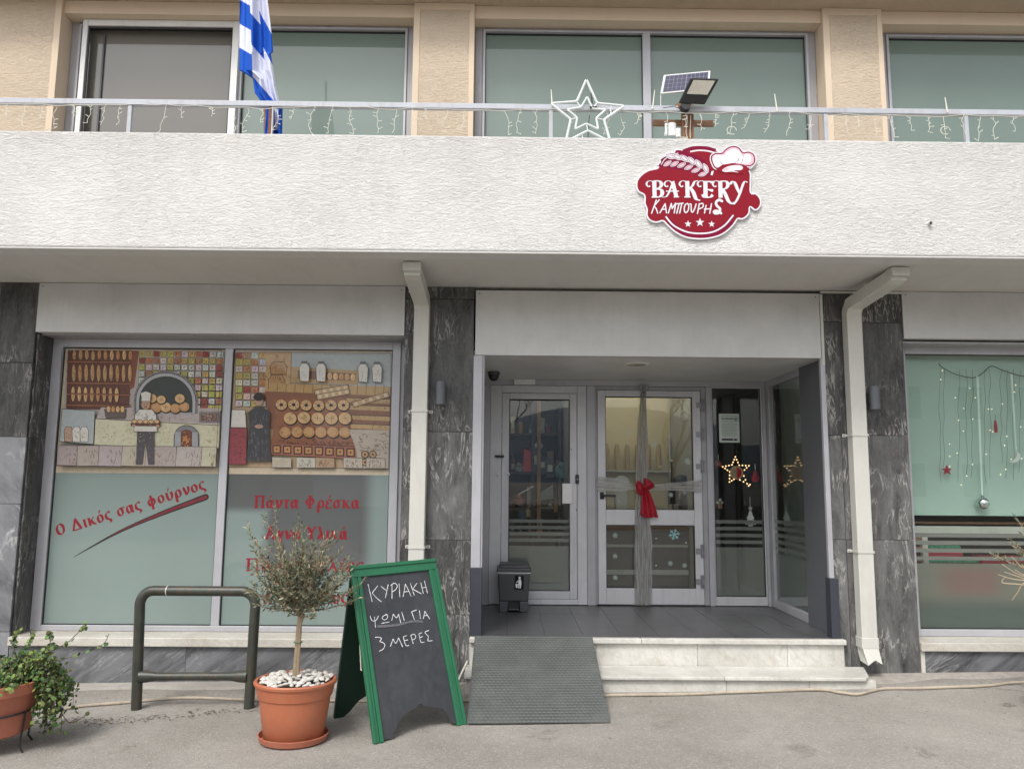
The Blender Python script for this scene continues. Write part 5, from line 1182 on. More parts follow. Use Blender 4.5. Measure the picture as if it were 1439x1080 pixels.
for st__ in ([[(326, 572), (285, 688)], [(352, 570), (306, 625)], [(306, 625), (326, 650), (338, 688)]], [[(358, 684), (404, 604)], [(404, 604), (416, 685)], [(374, 654), (412, 652)]], [[(432, 686), (458, 602)], [(458, 602), (466, 646)], [(466, 646), (496, 600)], [(496, 600), (484, 686)]], [[(500, 606), (562, 600)], [(526, 606), (506, 688)], [(550, 602), (532, 686)]], [[(600, 602), (578, 618), (572, 660), (586, 682), (606, 662), (612, 620), (600, 602)]],
            [[(620, 606), (632, 612), (634, 665), (646, 678), (662, 650), (676, 606)]], [[(704, 604), (688, 690)], [(704, 608), (734, 602), (736, 632), (702, 650)]], [[(764, 618), (750, 686)], [(812, 604), (796, 688)], [(748, 652), (806, 648)]],
            [(22, [(904, 582), (880, 570), (852, 590), (858, 620), (886, 650), (874, 684), (842, 688), (834, 672), (862, 668), (896, 688)])]): script(st__)
for x, y, r in ((605, 782, 32), (710, 768, 40), (813, 783, 30)):
    F = SF(); F.h = .003; F.poly([(a, 2 * y - b) for a, b in star(x, y, r)], SW); F.build('star', M['signprint'], sg_, fix=False)

# --- downpipes
def pipe(label, x, xt, zb, straps, kick):
    t = thing('downpipe', label, 'downpipe', (x, -.06, zb), 'cream square downpipes on the marble pillars')
    MB().rectsweep([(xt, -.70, 3.117), (xt, -.70, 3.055)], .130, .10).build('outlet_box', M['pipe'], t, bevel=.003)
    MB().rectsweep([(xt, -.705, 3.075), (xt + (x - xt) * .12, -.64, 3.058), (x, -.115, 2.985), (x, -.062, 2.93), (x, -.062, zb + .14), (x, -.062, zb + .12)] , .122, .10).build('pipe', M['pipe'], t, bevel=.006)
    if kick:
        z = zb
        p_ = [(x - .061, -.112, z + .119), (x + .061, -.112, z + .119), (x + .061, -.012, z + .119), (x - .061, -.012, z + .119)]; q_ = [(x - .04, -.150, z - .006), (x + .068, -.152, z + .004), (x + .063, -.06, z + .01), (x - .056, -.05, z + .01)]
        m_ = MB(); m_.add(p_ + q_ + [((x + .012), -.153, z + .034)], [(0, 1, 5, 8), (0, 8, 4), (1, 2, 6, 5), (2, 3, 7, 6), (3, 0, 4, 7)]); m_.build('kicked_mouth', M['pipe'], t)
        MB().rectsweep([(x, -.062, zb + .11), (x, -.062, zb + .19)], .132, .11).build('pipe_socket', M['pipe'], t, bevel=.004)
    q = t
    MB().rectsweep([(xt + (x - xt) * .55, -.40, 3.03), (xt + (x - xt) * .57, -.385, 3.028)], .130, .11).build('pipe_joint', M['pipe'], t)
    for z in straps:
        m_ = MB(); m_.box(x - .066, x + .066, -.1175, -.1135, z - .009, z + .009)
        for s in (-1, 1): m_.box(x + s * .066 - .002, x + s * .066 + .002, -.1175, -.006, z - .009, z + .009); m_.box(x + s * .082 - .016, x + s * .082 + .016, -.0095, -.0065, z - .012, z + .012)
        m_.build('strap', M['pipe'], t)
        for s in (-1, 1): MB().ball((x + s * .084, -.012, z), .006, 8, 5).build('bolt', M['steel'], t)
zl = [onY(580, y, -.1).z for y in (577, 769)]; zr_ = [onY(1210, y, -.1).z for y in (611, 775)]
pipe('cream square downpipe between left shop window and porch, its foot behind the chalkboard', -.682, -.690, .02, zl, False)
pipe('cream square downpipe right of the porch with a bent torn mouth at its foot', 2.822, 2.885, .175, zr_, True)
# --- wall lamps
for (px, py), lb in (((619, 552), 'grey cylinder wall lamp on the marble pillar left of the porch'), ((1229, 559), 'grey cylinder wall lamp on the marble pillar right of the porch')):
    q = onY(px, py, -.085); t = thing('wall_lamp', lb, 'wall lamp', (q.x, 0, q.z), 'grey cylinder wall lamps')
    MB().lathe([(0, -.095), (.036, -.095), (.040, -.091), (.040, .091), (.036, .095), (.030, .095), (.030, .085), (0, .085)], 24, (q.x, -.085, q.z)).build('lamp_body', M['dark_panel'], t, smooth=True)
    MB().box(q.x - .028, q.x + .028, -.046, -.005, q.z - .045, q.z + .045).build('bracket', M['dark_panel'], t, bevel=.004)
# --- dome camera and downlight
q = onY(694, 514, 1.0); t = thing('dome_camera', 'dark dome security camera under the porch ceiling, above the left door', 'camera', (q.x, 1.0, 2.56))
MB().lathe([(0, 2.5615), (.058, 2.5615), (.058, 2.535), (.052, 2.53)], 20, (q.x, 1.0, 0)).build('camera_base', M['bin'], t, smooth=True); MB().lathe([(.050, 2.53), (.049, 2.512), (.036, 2.487), (.018, 2.475), (0, 2.472)], 20, (q.x, 1.0, 0)).build('dome', M['black'], t, smooth=True)
q = onZ(894, 511.5, 2.56); t = thing('ceiling_light', 'flat round unlit downlight in the porch ceiling', 'ceiling light', (q.x, q.y, 2.56))
MB().lathe([(0, 2.5555), (.085, 2.5555), (.088, 2.5605)], 28, (q.x, q.y, 0)).build('diffuser', M['lens'], t, smooth=True); MB().lathe([(.089, 2.553), (.108, 2.555), (.112, 2.5615)], 28, (q.x, q.y, 0)).build('rim', M['white_plastic'], t, smooth=True)

# --- rope-light star on the railing
YR = -.955
def sm(x, y): q = onY(740 + x / 7.195, 90 + y / 7.195, YR); return (q.x, YR, q.z)
so = [(605, 160), (712, 398), (988, 425), (783, 565), (848, 792), (620, 675), (397, 790), (447, 560), (245, 400), (508, 380)]
si = [(614, 335), (668, 452), (800, 462), (705, 550), (724, 660), (605, 605), (492, 660), (512, 545), (412, 462), (548, 440)]
q = sm(612, 600); t = thing('star_ornament', 'white rope-light star frame standing on the balcony railing, unlit', 'star', q)
def rounded(P, k=.12):
    o = []; n = len(P)
    for i in range(n):
        a, b, c = Vector(P[i - 1]), Vector(P[i]), Vector(P[(i + 1) % n])
        for s in (1, .45): o.append(tuple(b.lerp(a, k * s) if s == 1 else (b.lerp(a, k * .3).lerp(b.lerp(c, k * .3), .25))))
        o.append(tuple(b.lerp(a, k * .3).lerp(b.lerp(c, k * .3), .75))); o.append(tuple(b.lerp(c, k)))
    return o
MB().tube(rounded([sm(*p) for p in so]), .0098, 8, closed=True).build('outer_star', M['tube_white'], t, smooth=True)
MB().tube(rounded([sm(*p) for p in si]), .0082, 8, closed=True).build('inner_star', M['tube_white'], t, smooth=True)
for a, b_ in ((9, 9), (7, 7), (3, 3), (1, 1), (5, 5)): MB().tube([sm(*so[a]), sm(*si[b_])], .0055, 6).build('spoke', M['tube_white'], t)
for a, b_ in (((480, 440), (480, 470)), ((852, 405), (852, 505)), ((560, 712), (572, 790))): MB().tube([sm(*a), sm(*b_)], .004, 6).build('spoke', M['tube_white'], t)
m_ = MB(); m_.tube([sm(655, 290), sm(660, 400)], .006, 6); m_.build('cable_tie', M['black'], t); MB().tube([sm(640, 440), sm(712, 440)], .009, 6).build('plug', M['black'], t); MB().tube([sm(622, 800), sm(625, 620), sm(636, 520)], .0035, 6).build('cable', M['black'], t)

# --- icicle fairy-light string on the railing
t = thing('icicle_lights', 'cream icicle fairy-light string drooping along the whole balcony railing', 'fairy lights', (0, YR, 4.2)); ir = random.Random(14)
YI = -.928; xs_ = []; x = -4.4
sw_ = []; 
while x < 4.6:
    sw_.append((x, YI + ir.uniform(-.006, .006), 4.212 - ir.uniform(0, .022) + .008 * sin(x * 4))); x += ir.uniform(.09, .16)
MB().tube(crom(sw_, 4), 0.0019, 5).build('cable', M['cream_wire'], t)
for i, p in enumerate(sw_):
    if ir.random() < .10 or (p[0] < -3.75 and ir.random() < .6): continue
    L = ir.uniform(.07, .21) if ir.random() < .9 else ir.uniform(.25, .33); d = MB(); P = [Vector(p)]; n = 6; dx = ir.uniform(-.12, .12)
    for k in range(n): P.append(P[-1] + Vector((L / n * (dx + ir.uniform(-.55, .55)), 0, -L / n)))
    P = [Vector((v.x, YI if v.z > 4.0 else -.985 - ir.uniform(0, .01), v.z)) for v in P]
    d.tube(crom([tuple(v) for v in P], 3), .0017, 5)
    for k in range(1, n + 1):
        if ir.random() < .62: s = ir.choice([-1, 1]); v = P[k]; d.tube([tuple(v), (v.x + s * ir.uniform(.012, .032), v.y - .004, v.z + ir.uniform(-.014, .02))], [.0017, .0026], 5)
    d.build('light_drop', M['cream_wire'], t, loc=tuple(p))
for px in (1016, 1328):
    q = onY(px if px > 1200 else 1028, 178, YI); m_ = MB(); m_.tube([(q.x + .035 * cos(a), YI - .002, q.z - .03 + .03 * sin(a)) for a in [k * pi / 6 for k in range(11)]], .0024, 5); m_.build('cable_coil', M['cream_wire'], t)
for (x0, y0), (x1, y1) in (((774.5, 126), (776, 150)), ((920, 127), (917, 153)), ((1088.5, 132), (1092, 156)), ((1328, 137), (1331.5, 158))):
    a = onY(x0, y0, RY - .026); b_ = onY(x1, y1, RY - .026); MB().tube([tuple(a), tuple(b_)], [.003, .0055], 6).build('cable_tie', M['cream_wire'], rl)

# --- floodlight, solar panel and their wooden post
def fm(x, y, Y): q = onY(900 + x / 7.195, 80 + y / 7.195, Y); return Vector((q.x, Y, q.z))
def quadbox(mb, c, th, n=None):                              # solid panel from four front corners (ccw from bottom-left)
    a, b_, c_, d = [Vector(p) for p in c]; nn = (b_ - a).cross(d - a).normalized(); nn = nn if nn.y > 0 else -nn
    return mb.hexa([a, b_, b_ + nn * th, a + nn * th, d, c_, c_ + nn * th, d + nn * th])
q = fm(470, 700, -.84); t = thing('wooden_post', 'brown wooden post with a short cross plank wired behind the railing', 'post', (q.x, -.84, 3.98))
a, b_ = fm(418, 580, -.84), fm(540, 850, -.84); MB().box(a.x, b_.x, -.855, -.81, 3.40, 4.36).build('upright', M['wood'], t, bevel=.004)
a, b_ = fm(140, 600, -.8565), fm(762, 668, -.8565); MB().box(a.x, b_.x, -.808, -.785, b_.z, a.z).build('cross_plank', M['wood'], t, bevel=.003)
for i in range(5):
    P = [fm(445 + i * 20 + ir.uniform(-8, 8), yy, -.862) for yy in (590, 650, 710, 770, 820)]; MB().tube([tuple(p + Vector((ir.uniform(-.006, .006), 0, 0))) for p in P], .003, 5).build('cable', M['cream_wire'] if i % 2 else M['rust'], t)
MB().tube([(fm(420 + 60 * cos(k), 822 + 8 * sin(k), -.866)) for k in [i * .7 for i in range(9)]], .004, 5).build('cable', M['cream_wire'], t)
t = thing('plastic_sleeves', 'torn white plastic sleeves tied to the wooden post under the floodlight', 'plastic sleeves', fm(320, 730, -.87))
for x0, x1, y0, y1, mt in ((278, 362, 668, 800, 'white_plastic'), (245, 275, 672, 790, 'tube_white'), (352, 408, 725, 812, 'white_plastic')):
    a, b_ = fm(x0, y0, -.868), fm(x1, y1, -.868); MB().lathe([(.3 * (b_.x - a.x), 0), (.5 * (b_.x - a.x), -.006), (.46 * (b_.x - a.x), (b_.z - a.z) * .5), (.5 * (b_.x - a.x), b_.z - a.z), (.1 * (b_.x - a.x), b_.z - a.z - .004)], 10, ((a.x + b_.x) / 2, -.872, a.z), sy=.5).build('sleeve', M[mt], t, smooth=True)
P = [fm(202, 372, -.80), fm(690, 322, -.80), fm(708, 140, -.74), fm(237, 184, -.74)]
t = thing('solar_panel', 'small white-framed solar panel tilted behind the floodlight', 'solar panel', (P[0] + P[2]) / 2)
m_ = MB(); quadbox(m_, P, .014); m_.build('panel_frame', M['white_plastic'], t, bevel=.002)
def PQ(a, b_, off=-.0012):
    nn = (P[1] - P[0]).cross(P[3] - P[0]).normalized(); nn = nn if nn.y > 0 else -nn; return P[0].lerp(P[1], a).lerp(P[3].lerp(P[2], a), b_) + nn * off
for i in range(10):
    for j in range(4):
        u0 = .055 + i * .089 + (.012 if i > 4 else 0); m_ = MB(); m_.add([PQ(u0, .08 + j * .215), PQ(u0 + .078, .08 + j * .215), PQ(u0 + .078, .265 + j * .215), PQ(u0, .265 + j * .215)], [(0, 1, 2, 3)]); m_.build('solar_cell', M['cell'], t, fix=False)
m_ = MB(); m_.add([PQ(.04, .05, -.0006), PQ(.965, .05, -.0006), PQ(.965, .95, -.0006), PQ(.04, .95, -.0006)], [(0, 1, 2, 3)]); m_.build('panel_backing', plain('solar_backing', (.16, .16, .22), .3), t, fix=False)
MB().tube([tuple(fm(205, 372, -.79)), tuple(fm(205, 500, -.79)), tuple(fm(210, 518, -.82)), tuple(fm(420, 515, -.85))], .003, 5).build('cable', M['cream_wire'], t)
P2_ = [fm(388, 470, -.955), fm(652, 482, -.955), fm(798, 222, -1.035), fm(512, 212, -1.035)]
t = thing('floodlight', 'black tilted LED floodlight clamped above the balcony railing', 'floodlight', fm(500, 500, -.93))
m_ = MB(); quadbox(m_, P2_, .030); m_.build('lamp_housing', M['black'], t, bevel=.008)
def PF(a, b_, off): 
    nn = (P2_[1] - P2_[0]).cross(P2_[3] - P2_[0]).normalized(); nn = nn if nn.y > 0 else -nn; return P2_[0].lerp(P2_[1], a).lerp(P2_[3].lerp(P2_[2], a), b_) + nn * off
m_ = MB(); quadbox(m_, [PF(.12, .38, -.0015), PF(.89, .38, -.0015), PF(.89, .92, -.0015), PF(.12, .92, -.0015)], .003); m_.build('lamp_glass', M['lens'], t)
for a_ in range(5): MB().tube([tuple(PF(.12 + a_ * .19, -.0, .034)), tuple(PF(.12 + a_ * .19, .95, .034))], .005, 4).build('cooling_fin', M['black'], t)
c_ = PF(.38, -.04, .0); MB().tube([(c_.x - .015, c_.y, c_.z), (c_.x - .015, c_.y + .05, c_.z - .004)], .036, 16).build('hinge', M['black'], t); MB().tube([(c_.x - .03, -.93, c_.z - .01), (c_.x - .055, -.87, 4.275), (c_.x - .06, -.845, 4.24)], [.018, .022, .022], 10).build('clamp', M['rust'], t)
MB().tube([tuple(fm(430, 490, -.93)), tuple(fm(380, 520, -.93)), tuple(fm(345, 500, -.93)), tuple(fm(230, 515, -.93))], .003, 5).build('cable', M['black'], t)

# --- striped flag hanging behind the railing
FB_, FW_ = (.018, .10, .50), (.66, .68, .80)
def flagstrip():
    m_ = MB(); nu, nv = 120, 320; V_ = []; cols = []
    def edge(L, y):
        for (y0, x0), (y1, x1) in zip(L, L[1:]):
            if y <= y1: return x0 + (x1 - x0) * (y - y0) / (y1 - y0)
        return L[-1][1]
    Lf = [(-260, 196), (0, 182), (330, 178), (485, 178), (512, 225), (545, 272), (640, 284), (690, 320), (716, 362), (745, 366), (930, 352), (1010, 352)]
    Rf = [(-260, 352), (0, 372), (215, 400), (360, 412), (372, 396), (600, 432), (716, 462), (745, 478), (930, 474), (1010, 474)]
    for j in range(nv + 1):
        y = -260 + 1270 * j / nv; xl, xr = edge(Lf, y), edge(Rf, y)
        for i in range(nu + 1):
            u = i / nu; x = xl + (xr - xl) * u; Y_ = -.80 + .035 * sin(u * 10.5 + y * .0022) + .018 * sin(u * 23 + 1 + y * .004) ; q = onY(300 + x / 4.91, y / 4.91, Y_); V_.append((q.x, Y_, q.z))
    F_ = []; 
    for j in range(nv):
        y = -260 + 1270 * (j + .5) / nv; xl, xr = edge(Lf, y), edge(Rf, y)
        for i in range(nu):
            x = xl + (xr - xl) * (i + .5) / nu; ab = 250 + y / 530 * 20; bc = 305 + (y / 400 * 45 if y < 400 else 45 + (y - 400) * .3)
            if x < ab: k = (y - .57 * (x - 180)) / 165
            elif x < bc: k = (y - 1.15 * (x - 250) - 85) / 210
            else: k = (y - 1.87 * (x - 320) - 85) / 200
            blue = floor(k) % 2 == 0
            if y > 730: blue = not (418 < x < 447 and y < 900 - 0 * x and x > 418 + (y - 800) * .12)
            m_.f.append([j * (nu + 1) + i, j * (nu + 1) + i + 1, (j + 1) * (nu + 1) + i + 1, (j + 1) * (nu + 1) + i]); m_.m.append(0); m_.c.append(FB_ if blue else FW_)
    m_.v = V_; return m_
q = onY(370, 60, -.8); t = thing('flag', 'blue and white striped flag hanging in folds over the balcony', 'flag', (q.x, -.8, 4.0))
flagstrip().build('flag_cloth', M['cloth'], t, smooth=True, fix=False)
q = onY(379, 100, -.72); MB().tube([(q.x + .02, -.72, 3.35), (q.x - .03, -.71, 4.6), (q.x - .08, -.70, 5.60)], .013, 10).build('flag_pole', M['wood'], t, smooth=True)

# --- window decorations behind the right-hand glass
YW = Y0 + .085
def rw(x, y): q = onY(1260 + x / 4.91, 480 + y / 4.91, YW); return (q.x, YW, q.z)
q = rw(550, 240); t = thing('garland', 'thin dark green garland cord swagged across the mint blind', 'garland', q)
MB().tube(crom([rw(290, 150), rw(320, 180), rw(410, 225), rw(530, 248), rw(600, 210), rw(655, 168), rw(740, 200), rw(880, 238), rw(1050, 225), rw(1200, 190)], 8), .004, 5).build('cord', M['green_dark'], t)
wr_ = random.Random(6)
BULBS = [(300, 262), (500, 322), (538, 387), (628, 465), (652, 465), (458, 460), (520, 533), (422, 542), (456, 616), (360, 706), (413, 768), (362, 790), (612, 776), (518, 846), (755, 653), (806, 348), (724, 430), (850, 587), (820, 732), (740, 715), (785, 810), (712, 915), (440, 986), (362, 860), (478, 925), (640, 610), (658, 620), (816, 300), (400, 387), (310, 200), (858, 806), (748, 880)]
t = thing('light_curtain', 'curtain of tiny warm fairy lights hanging inside the right shop window', 'fairy lights', rw(560, 500))
for cx in (300, 325, 430, 480, 520, 610, 645, 720, 760, 810, 850): 
    y1 = wr_.uniform(820, 1000); P = [rw(cx + wr_.uniform(-9, 9), 190 + (y1 - 190) * k / 8) for k in range(9)]; MB().tube(crom(P, 3), .0011, 4).build('wire', M['green_dark'], t)
for x, y in BULBS: p = rw(x, y); MB().ball((p[0], p[1] - .01, p[2]), .0046, 8, 5).build('bulb', M['fairy'], t, smooth=True)
t = thing('bauble', 'mirrored glass bauble hanging low on a pale ribbon in the right window', 'bauble', onY(1379, 706.5, YW)); p = onY(1379, 706.5, YW)
mm = plain('mirror_bauble', (.55, .62, .58), .12, metal=.9, var=.2, scale=40); MB().ball((p.x, YW - .02, p.z), .052, 24, 16).build('glass_ball', mm, t, smooth=True); MB().lathe([(0, .066), (.012, .066), (.014, .048)], 10, (p.x, YW - .02, p.z)).build('cap', M['steel'], t)
a = Vector(rw(548, 240)); MB().box(p.x - .001 - .012, p.x + .010, YW - .021, YW - .019, p.z + .066, a.z).build('ribbon', plain('pale_ribbon', (.42, .60, .52), .6), t) if False else None
m_ = MB(); m_.add([(a.x - .010, YW - .02, a.z), (a.x + .010, YW - .02, a.z), (p.x + .007, YW - .02, p.z + .064), (p.x - .006, YW - .02, p.z + .064)], [(0, 1, 2, 3)]); pr_ = plain('pale_ribbon', (.70, .84, .76), .6); m_.build('ribbon', pr_, t)
t = thing('moon_ornament', 'white crescent moon ornament hanging on a pale ribbon in the right window', 'ornament', rw(810, 800))
mo = [(822, 757), (842, 775), (845, 800), (825, 828), (790, 836), (766, 828), (795, 820), (815, 800), (822, 780)]
MB().prism(mo, lambda x, y: (rw(x, y)[0], YW - .02, rw(x, y)[2]), lambda x, y: (rw(x, y)[0], YW - .008, rw(x, y)[2])).build('moon', M['white_plastic'], t)
a, b_ = rw(785, 225), rw(818, 757); m_ = MB(); m_.add([(a[0] - .009, YW - .015, a[2]), (a[0] + .009, YW - .015, a[2]), (b_[0] + .004, YW - .015, b_[2]), (b_[0] - .004, YW - .015, b_[2])], [(0, 1, 2, 3)]); m_.build('ribbon', pr_, t)
c_ = rw(340, 886); tag(MB().prism(star(0, 0, .042, .019), lambda x, y: (c_[0] + x, YW - .02, c_[2] + y), lambda x, y: (c_[0] + x, YW - .008, c_[2] + y)).build('star_ornament', M['red_cloth'], loc=c_), 'small red star ornament hanging low on the left of the mint blind', 'ornament')
c_ = rw(673, 585); t = thing('figure_ornament', 'tiny red stocking-cap figure hanging among the lights in the right window', 'ornament', c_)
MB().lathe([(0, -.052), (.013, -.05), (.015, 0), (.009, .045), (0, .06)], 10, (c_[0], YW - .02, c_[2]), sy=.7).build('body', M['red_cloth'], t, smooth=True); MB().tube([(c_[0], YW - .02, c_[2] + .055), (c_[0] + .006, YW - .02, c_[2] + .10)], .002, 5).build('cord', M['green_dark'], t)

# --- tulle ribbon and red bow on the middle door
def cloth(pts, nm, mat, par, folds, amp, Yc, nv=30, nu=26):  # pts: rows (y_px, x_left, x_right)
    m_ = MB(); V_ = []
    for j in range(nv + 1):
        t_ = j / nv * (len(pts) - 1); i0 = min(int(t_), len(pts) - 2); f = t_ - i0; f = f * f * (3 - 2 * f)
        y, xl, xr = [pts[i0][k] * (1 - f) + pts[i0 + 1][k] * f for k in range(3)]
        for i in range(nu + 1):
            u = i / nu; Y_ = Yc - amp * abs(sin(u * folds + .7 * sin(j * .2))) ; q = onY(xl + (xr - xl) * u, y, Y_); V_.append((q.x, Y_, q.z))
    m_.add(V_, [(j * (nu + 1) + i, j * (nu + 1) + i + 1, (j + 1) * (nu + 1) + i + 1, (j + 1) * (nu + 1) + i) for j in range(nv) for i in range(nu)]); return m_.build(nm, mat, par, smooth=True, fix=False)
YD = YB - .018
p = onY(905, 690, YD); t = thing('tulle_ribbon', 'grey tulle ribbon wrapped as a cross round the middle door', 'ribbon', p)
cloth([(550, 901, 908), (600, 896, 908), (670, 893, 909), (690, 894, 912), (720, 892, 912), (785, 891, 912), (850, 892, 914)], 'vertical_band', M['tulle'], t, 15, .012, YD)
cloth([(552, 900, 907), (620, 898, 911), (690, 899, 909), (760, 893, 917), (848, 895, 916)], 'vertical_band', M['tulle'], t, 11, .010, YD - .015)
def hcloth(pts, nm):
    m_ = MB(); V_ = []; nv, nu = 30, 14
    for j in range(nv + 1):
        t_ = j / nv * (len(pts) - 1); i0 = min(int(t_), len(pts) - 2); f = t_ - i0; x, y0, y1 = [pts[i0][k] * (1 - f) + pts[i0 + 1][k] * f for k in range(3)]
        for i in range(nu + 1): u = i / nu; Y_ = YD - .012 - .008 * abs(sin(u * 12)); q = onY(x, y0 + (y1 - y0) * u, Y_); V_.append((q.x, Y_, q.z))
    m_.add(V_, [(j * (nu + 1) + i, j * (nu + 1) + i + 1, (j + 1) * (nu + 1) + i + 1, (j + 1) * (nu + 1) + i) for j in range(nv) for i in range(nu)]); m_.build(nm, M['tulle_h'], t, smooth=True, fix=False)
hcloth([(839, 669, 690), (865, 672, 690), (893, 681, 688)], 'horizontal_band'); hcloth([(915, 681, 688), (950, 677, 689), (986, 674, 692)], 'horizontal_band')
hcloth([(893, 681, 688), (904, 682, 687), (915, 681, 688)], 'horizontal_band')
k_ = MB(); c_ = onY(904.5, 545, YD - .01)
for s in (-1, 1): k_.ball((c_.x + s * .022, YD - .018, c_.z + .008), .030, 10, 8, (1, .5, 1.1))
k_.ball((c_.x, YD - .026, c_.z - .028), .017, 10, 8, (1, .8, 1.2)); k_.build('knot', M['tulle'], t, smooth=True)
p = onY(906, 684, YD - .03); t = thing('red_bow', 'red cloth bow with two tails tied over the crossing of the tulle ribbon', 'bow', p)
YQ = YD - .045
def loop(pts, nm):
    m_ = MB(); V_ = []; nv, nu = 20, 12
    for j in range(nv + 1):
        t_ = j / nv * (len(pts) - 1); i0 = min(int(t_), len(pts) - 2); f = t_ - i0; (xa, ya), (xb, yb_) = [(pts[i0][k][0] * (1 - f) + pts[i0 + 1][k][0] * f, pts[i0][k][1] * (1 - f) + pts[i0 + 1][k][1] * f) for k in (0, 1)]
        for i in range(nu + 1):
            u = i / nu; b_ = sin(pi * u) * sin(pi * min(1, max(0, t_ / (len(pts) - 1)))) ; Y_ = YQ - .045 * b_ - .008 * sin(u * 14 + j * .5) ; q = onY(xa + (xb - xa) * u, ya + (yb_ - ya) * u, Y_); V_.append((q.x, Y_, q.z))
    m_.add(V_, [(j * (nu + 1) + i, j * (nu + 1) + i + 1, (j + 1) * (nu + 1) + i + 1, (j + 1) * (nu + 1) + i) for j in range(nv) for i in range(nu)]); m_.build(nm, M['red_cloth'], t, smooth=True, fix=False)
loop([((904, 681), (905, 690)), ((900, 676), (904, 696)), ((895, 675), (899, 696)), ((893, 682), (894, 690))], 'bow_loop')
loop([((905, 680), (905, 688)), ((905, 671), (911, 689)), ((913, 674), (918, 685)), ((919, 680), (920, 683))], 'bow_loop')
cloth([(686, 903, 908), (695, 902, 914), (710, 901, 920), (722, 900, 922), (727, 904, 917)], 'bow_tail', M['red_cloth'], t, 9, .02, YQ, 20, 18)
cloth([(686, 906, 911), (700, 910, 917), (715, 913, 922), (727, 920, 925)], 'bow_tail', M['red_cloth'], t, 5, .012, YQ + .012, 16, 8)
MB().ball((p.x - .005, YQ - .02, p.z), .018, 10, 8, (1.1, .8, .9)).build('knot', M['red_cloth'], t, smooth=True)
# snowflake stickers on the door glass
def flake(px, py, r, par, Yp, col='pale'):
    q = onY(px, py, Yp); F = Flat((q.x, Yp, q.z), (1, 0, 0), (0, 0, 1), None, .00004); c = (.50, .60, .58) if col == 'pale' else (.30, .56, .56)
    for k in range(6):
        a = k * pi / 3 + .2
        F.stroke([(0, 0), (r * cos(a), r * sin(a))], r * .17, c)
        for s in (-1, 1): F.stroke([(r * .55 * cos(a), r * .55 * sin(a)), (r * .55 * cos(a) + r * .33 * cos(a + s * .9), r * .55 * sin(a) + r * .33 * sin(a + s * .9))], r * .13, c)
    F.build('snowflake_sticker', M['signprint'], par, fix=False)
for px, py, r in ((864.5, 752, .028), (864.5, 781, .026), (864.5, 811, .026), (942, 791, .026), (962, 794, .026), (863, 694, .024), (943, 695, .024), (962, 692, .022), (884, 607, .026), (919.5, 624, .030), (966, 648, .036)): flake(px, py, r, d2, YB + .0235)
flake(947.5, 750.5, .056, d2, YB + .0235, 'c')
F = Flat((0, YB + .0235, 0), (1, 0, 0), (0, 0, 1)); q = onY(963, 585, YB + .0235)
for k in range(26): a = k * .24; F.ell(q.x + .042 * cos(a) + rnd.uniform(-.006, .006), q.z + .038 * sin(a) + rnd.uniform(-.006, .006), .007, .004, (.5, .6, .56), 6, rot=a)
tag(F.build('wreath_sticker', M['signprint'], d2, fix=False), kind='stuff')
for px, py in ((922, 756), (922, 794), (964, 762), (918.5, 643.5), (944, 647), (870, 704), (928, 655), (938, 624)):
    q = onY(px, py, YB + .0235); F = Flat((q.x, YB + .0235, q.z), (1, 0, 0), (0, 0, 1)); F.ell(0, 0, .008, .008, (.62, .66, .62), 10); F.build('dot_sticker', M['signprint'], d2, fix=False)
# notice on the fixed pane
a, b_ = onY(1010, 581, YB + .028), onY(1039.5, 621.5, YB + .028)
t = thing('notice', 'white printed notice sheet taped to the fixed pane right of the middle door', 'notice', ((a.x + b_.x) / 2, YB + .029, b_.z))
MB().box(a.x, b_.x, YB + .0275, YB + .0295, b_.z, a.z).build('paper', plain('notice_paper', (.62, .68, .64), .6, var=.03, bump=0), t)
F = Flat((a.x, YB + .0274, b_.z), (1, 0, 0), (0, 0, 1)); w_, h_ = b_.x - a.x, a.z - b_.z; nr = random.Random(9)
for row, (yy, hh, c) in enumerate([(.90, .03, (.3, .42, .36)), (.80, .05, (.08, .2, .14)), (.72, .03, (.3, .42, .36))] + [(.64 - k * .052, .014, (.25, .3, .28)) for k in range(9)]):
    x = .13
    while x < .87: l = nr.uniform(.03, .11); F.rect(x * w_, yy * h_, min(.88, x + l) * w_, (yy + hh) * h_, c); x += l + .02
F.rect(.1 * w_, .07 * h_, .66 * w_, .13 * h_, (.05, .06, .06)); F.rect(.70 * w_, .06 * h_, .86 * w_, .13 * h_, (.1, .11, .11)); F.ell(.84 * w_, .80 * h_, .07 * w_, .06 * h_, (.05, .16, .1), 12); F.ell(.84 * w_, .80 * h_, .04 * w_, .035 * h_, (.5, .6, .55), 12)
F.build('print', M['signprint'], t, fix=False)
# lit star and hanging ornaments behind the fixed pane
YO = YB + .085
def ow(x, y): q = onY(990 + x / 5.4, 500 + y / 5.4, YO); return (q.x, YO, q.z)
cen = ow(240, 885); t = thing('lit_star', 'star outline of warm lit bulbs round a cream plaque in the fixed pane', 'lit star', cen)
tips = [(233, 765), (262, 828), (336, 832), (285, 880), (322, 968), (240, 925), (188, 955), (190, 878), (137, 840), (208, 825)]
T3 = [Vector(ow(*p)) for p in tips]; MB().tube([tuple(v) for v in T3], .004, 5, closed=True).build('wire_frame', M['wood'], t)
bm_ = MB().ball((0, 0, 0), .0068, 8, 5).mesh('bulb', M['bulb'], smooth=True)
for i in range(10):
    for k in range(3): v = T3[i].lerp(T3[(i + 1) % 10], k / 3); link('bulb', bm_, t, (v.x, v.y - .006, v.z))
for p in ((335, 985), (345, 975)): v = ow(*p); link('bulb', bm_, t, v)
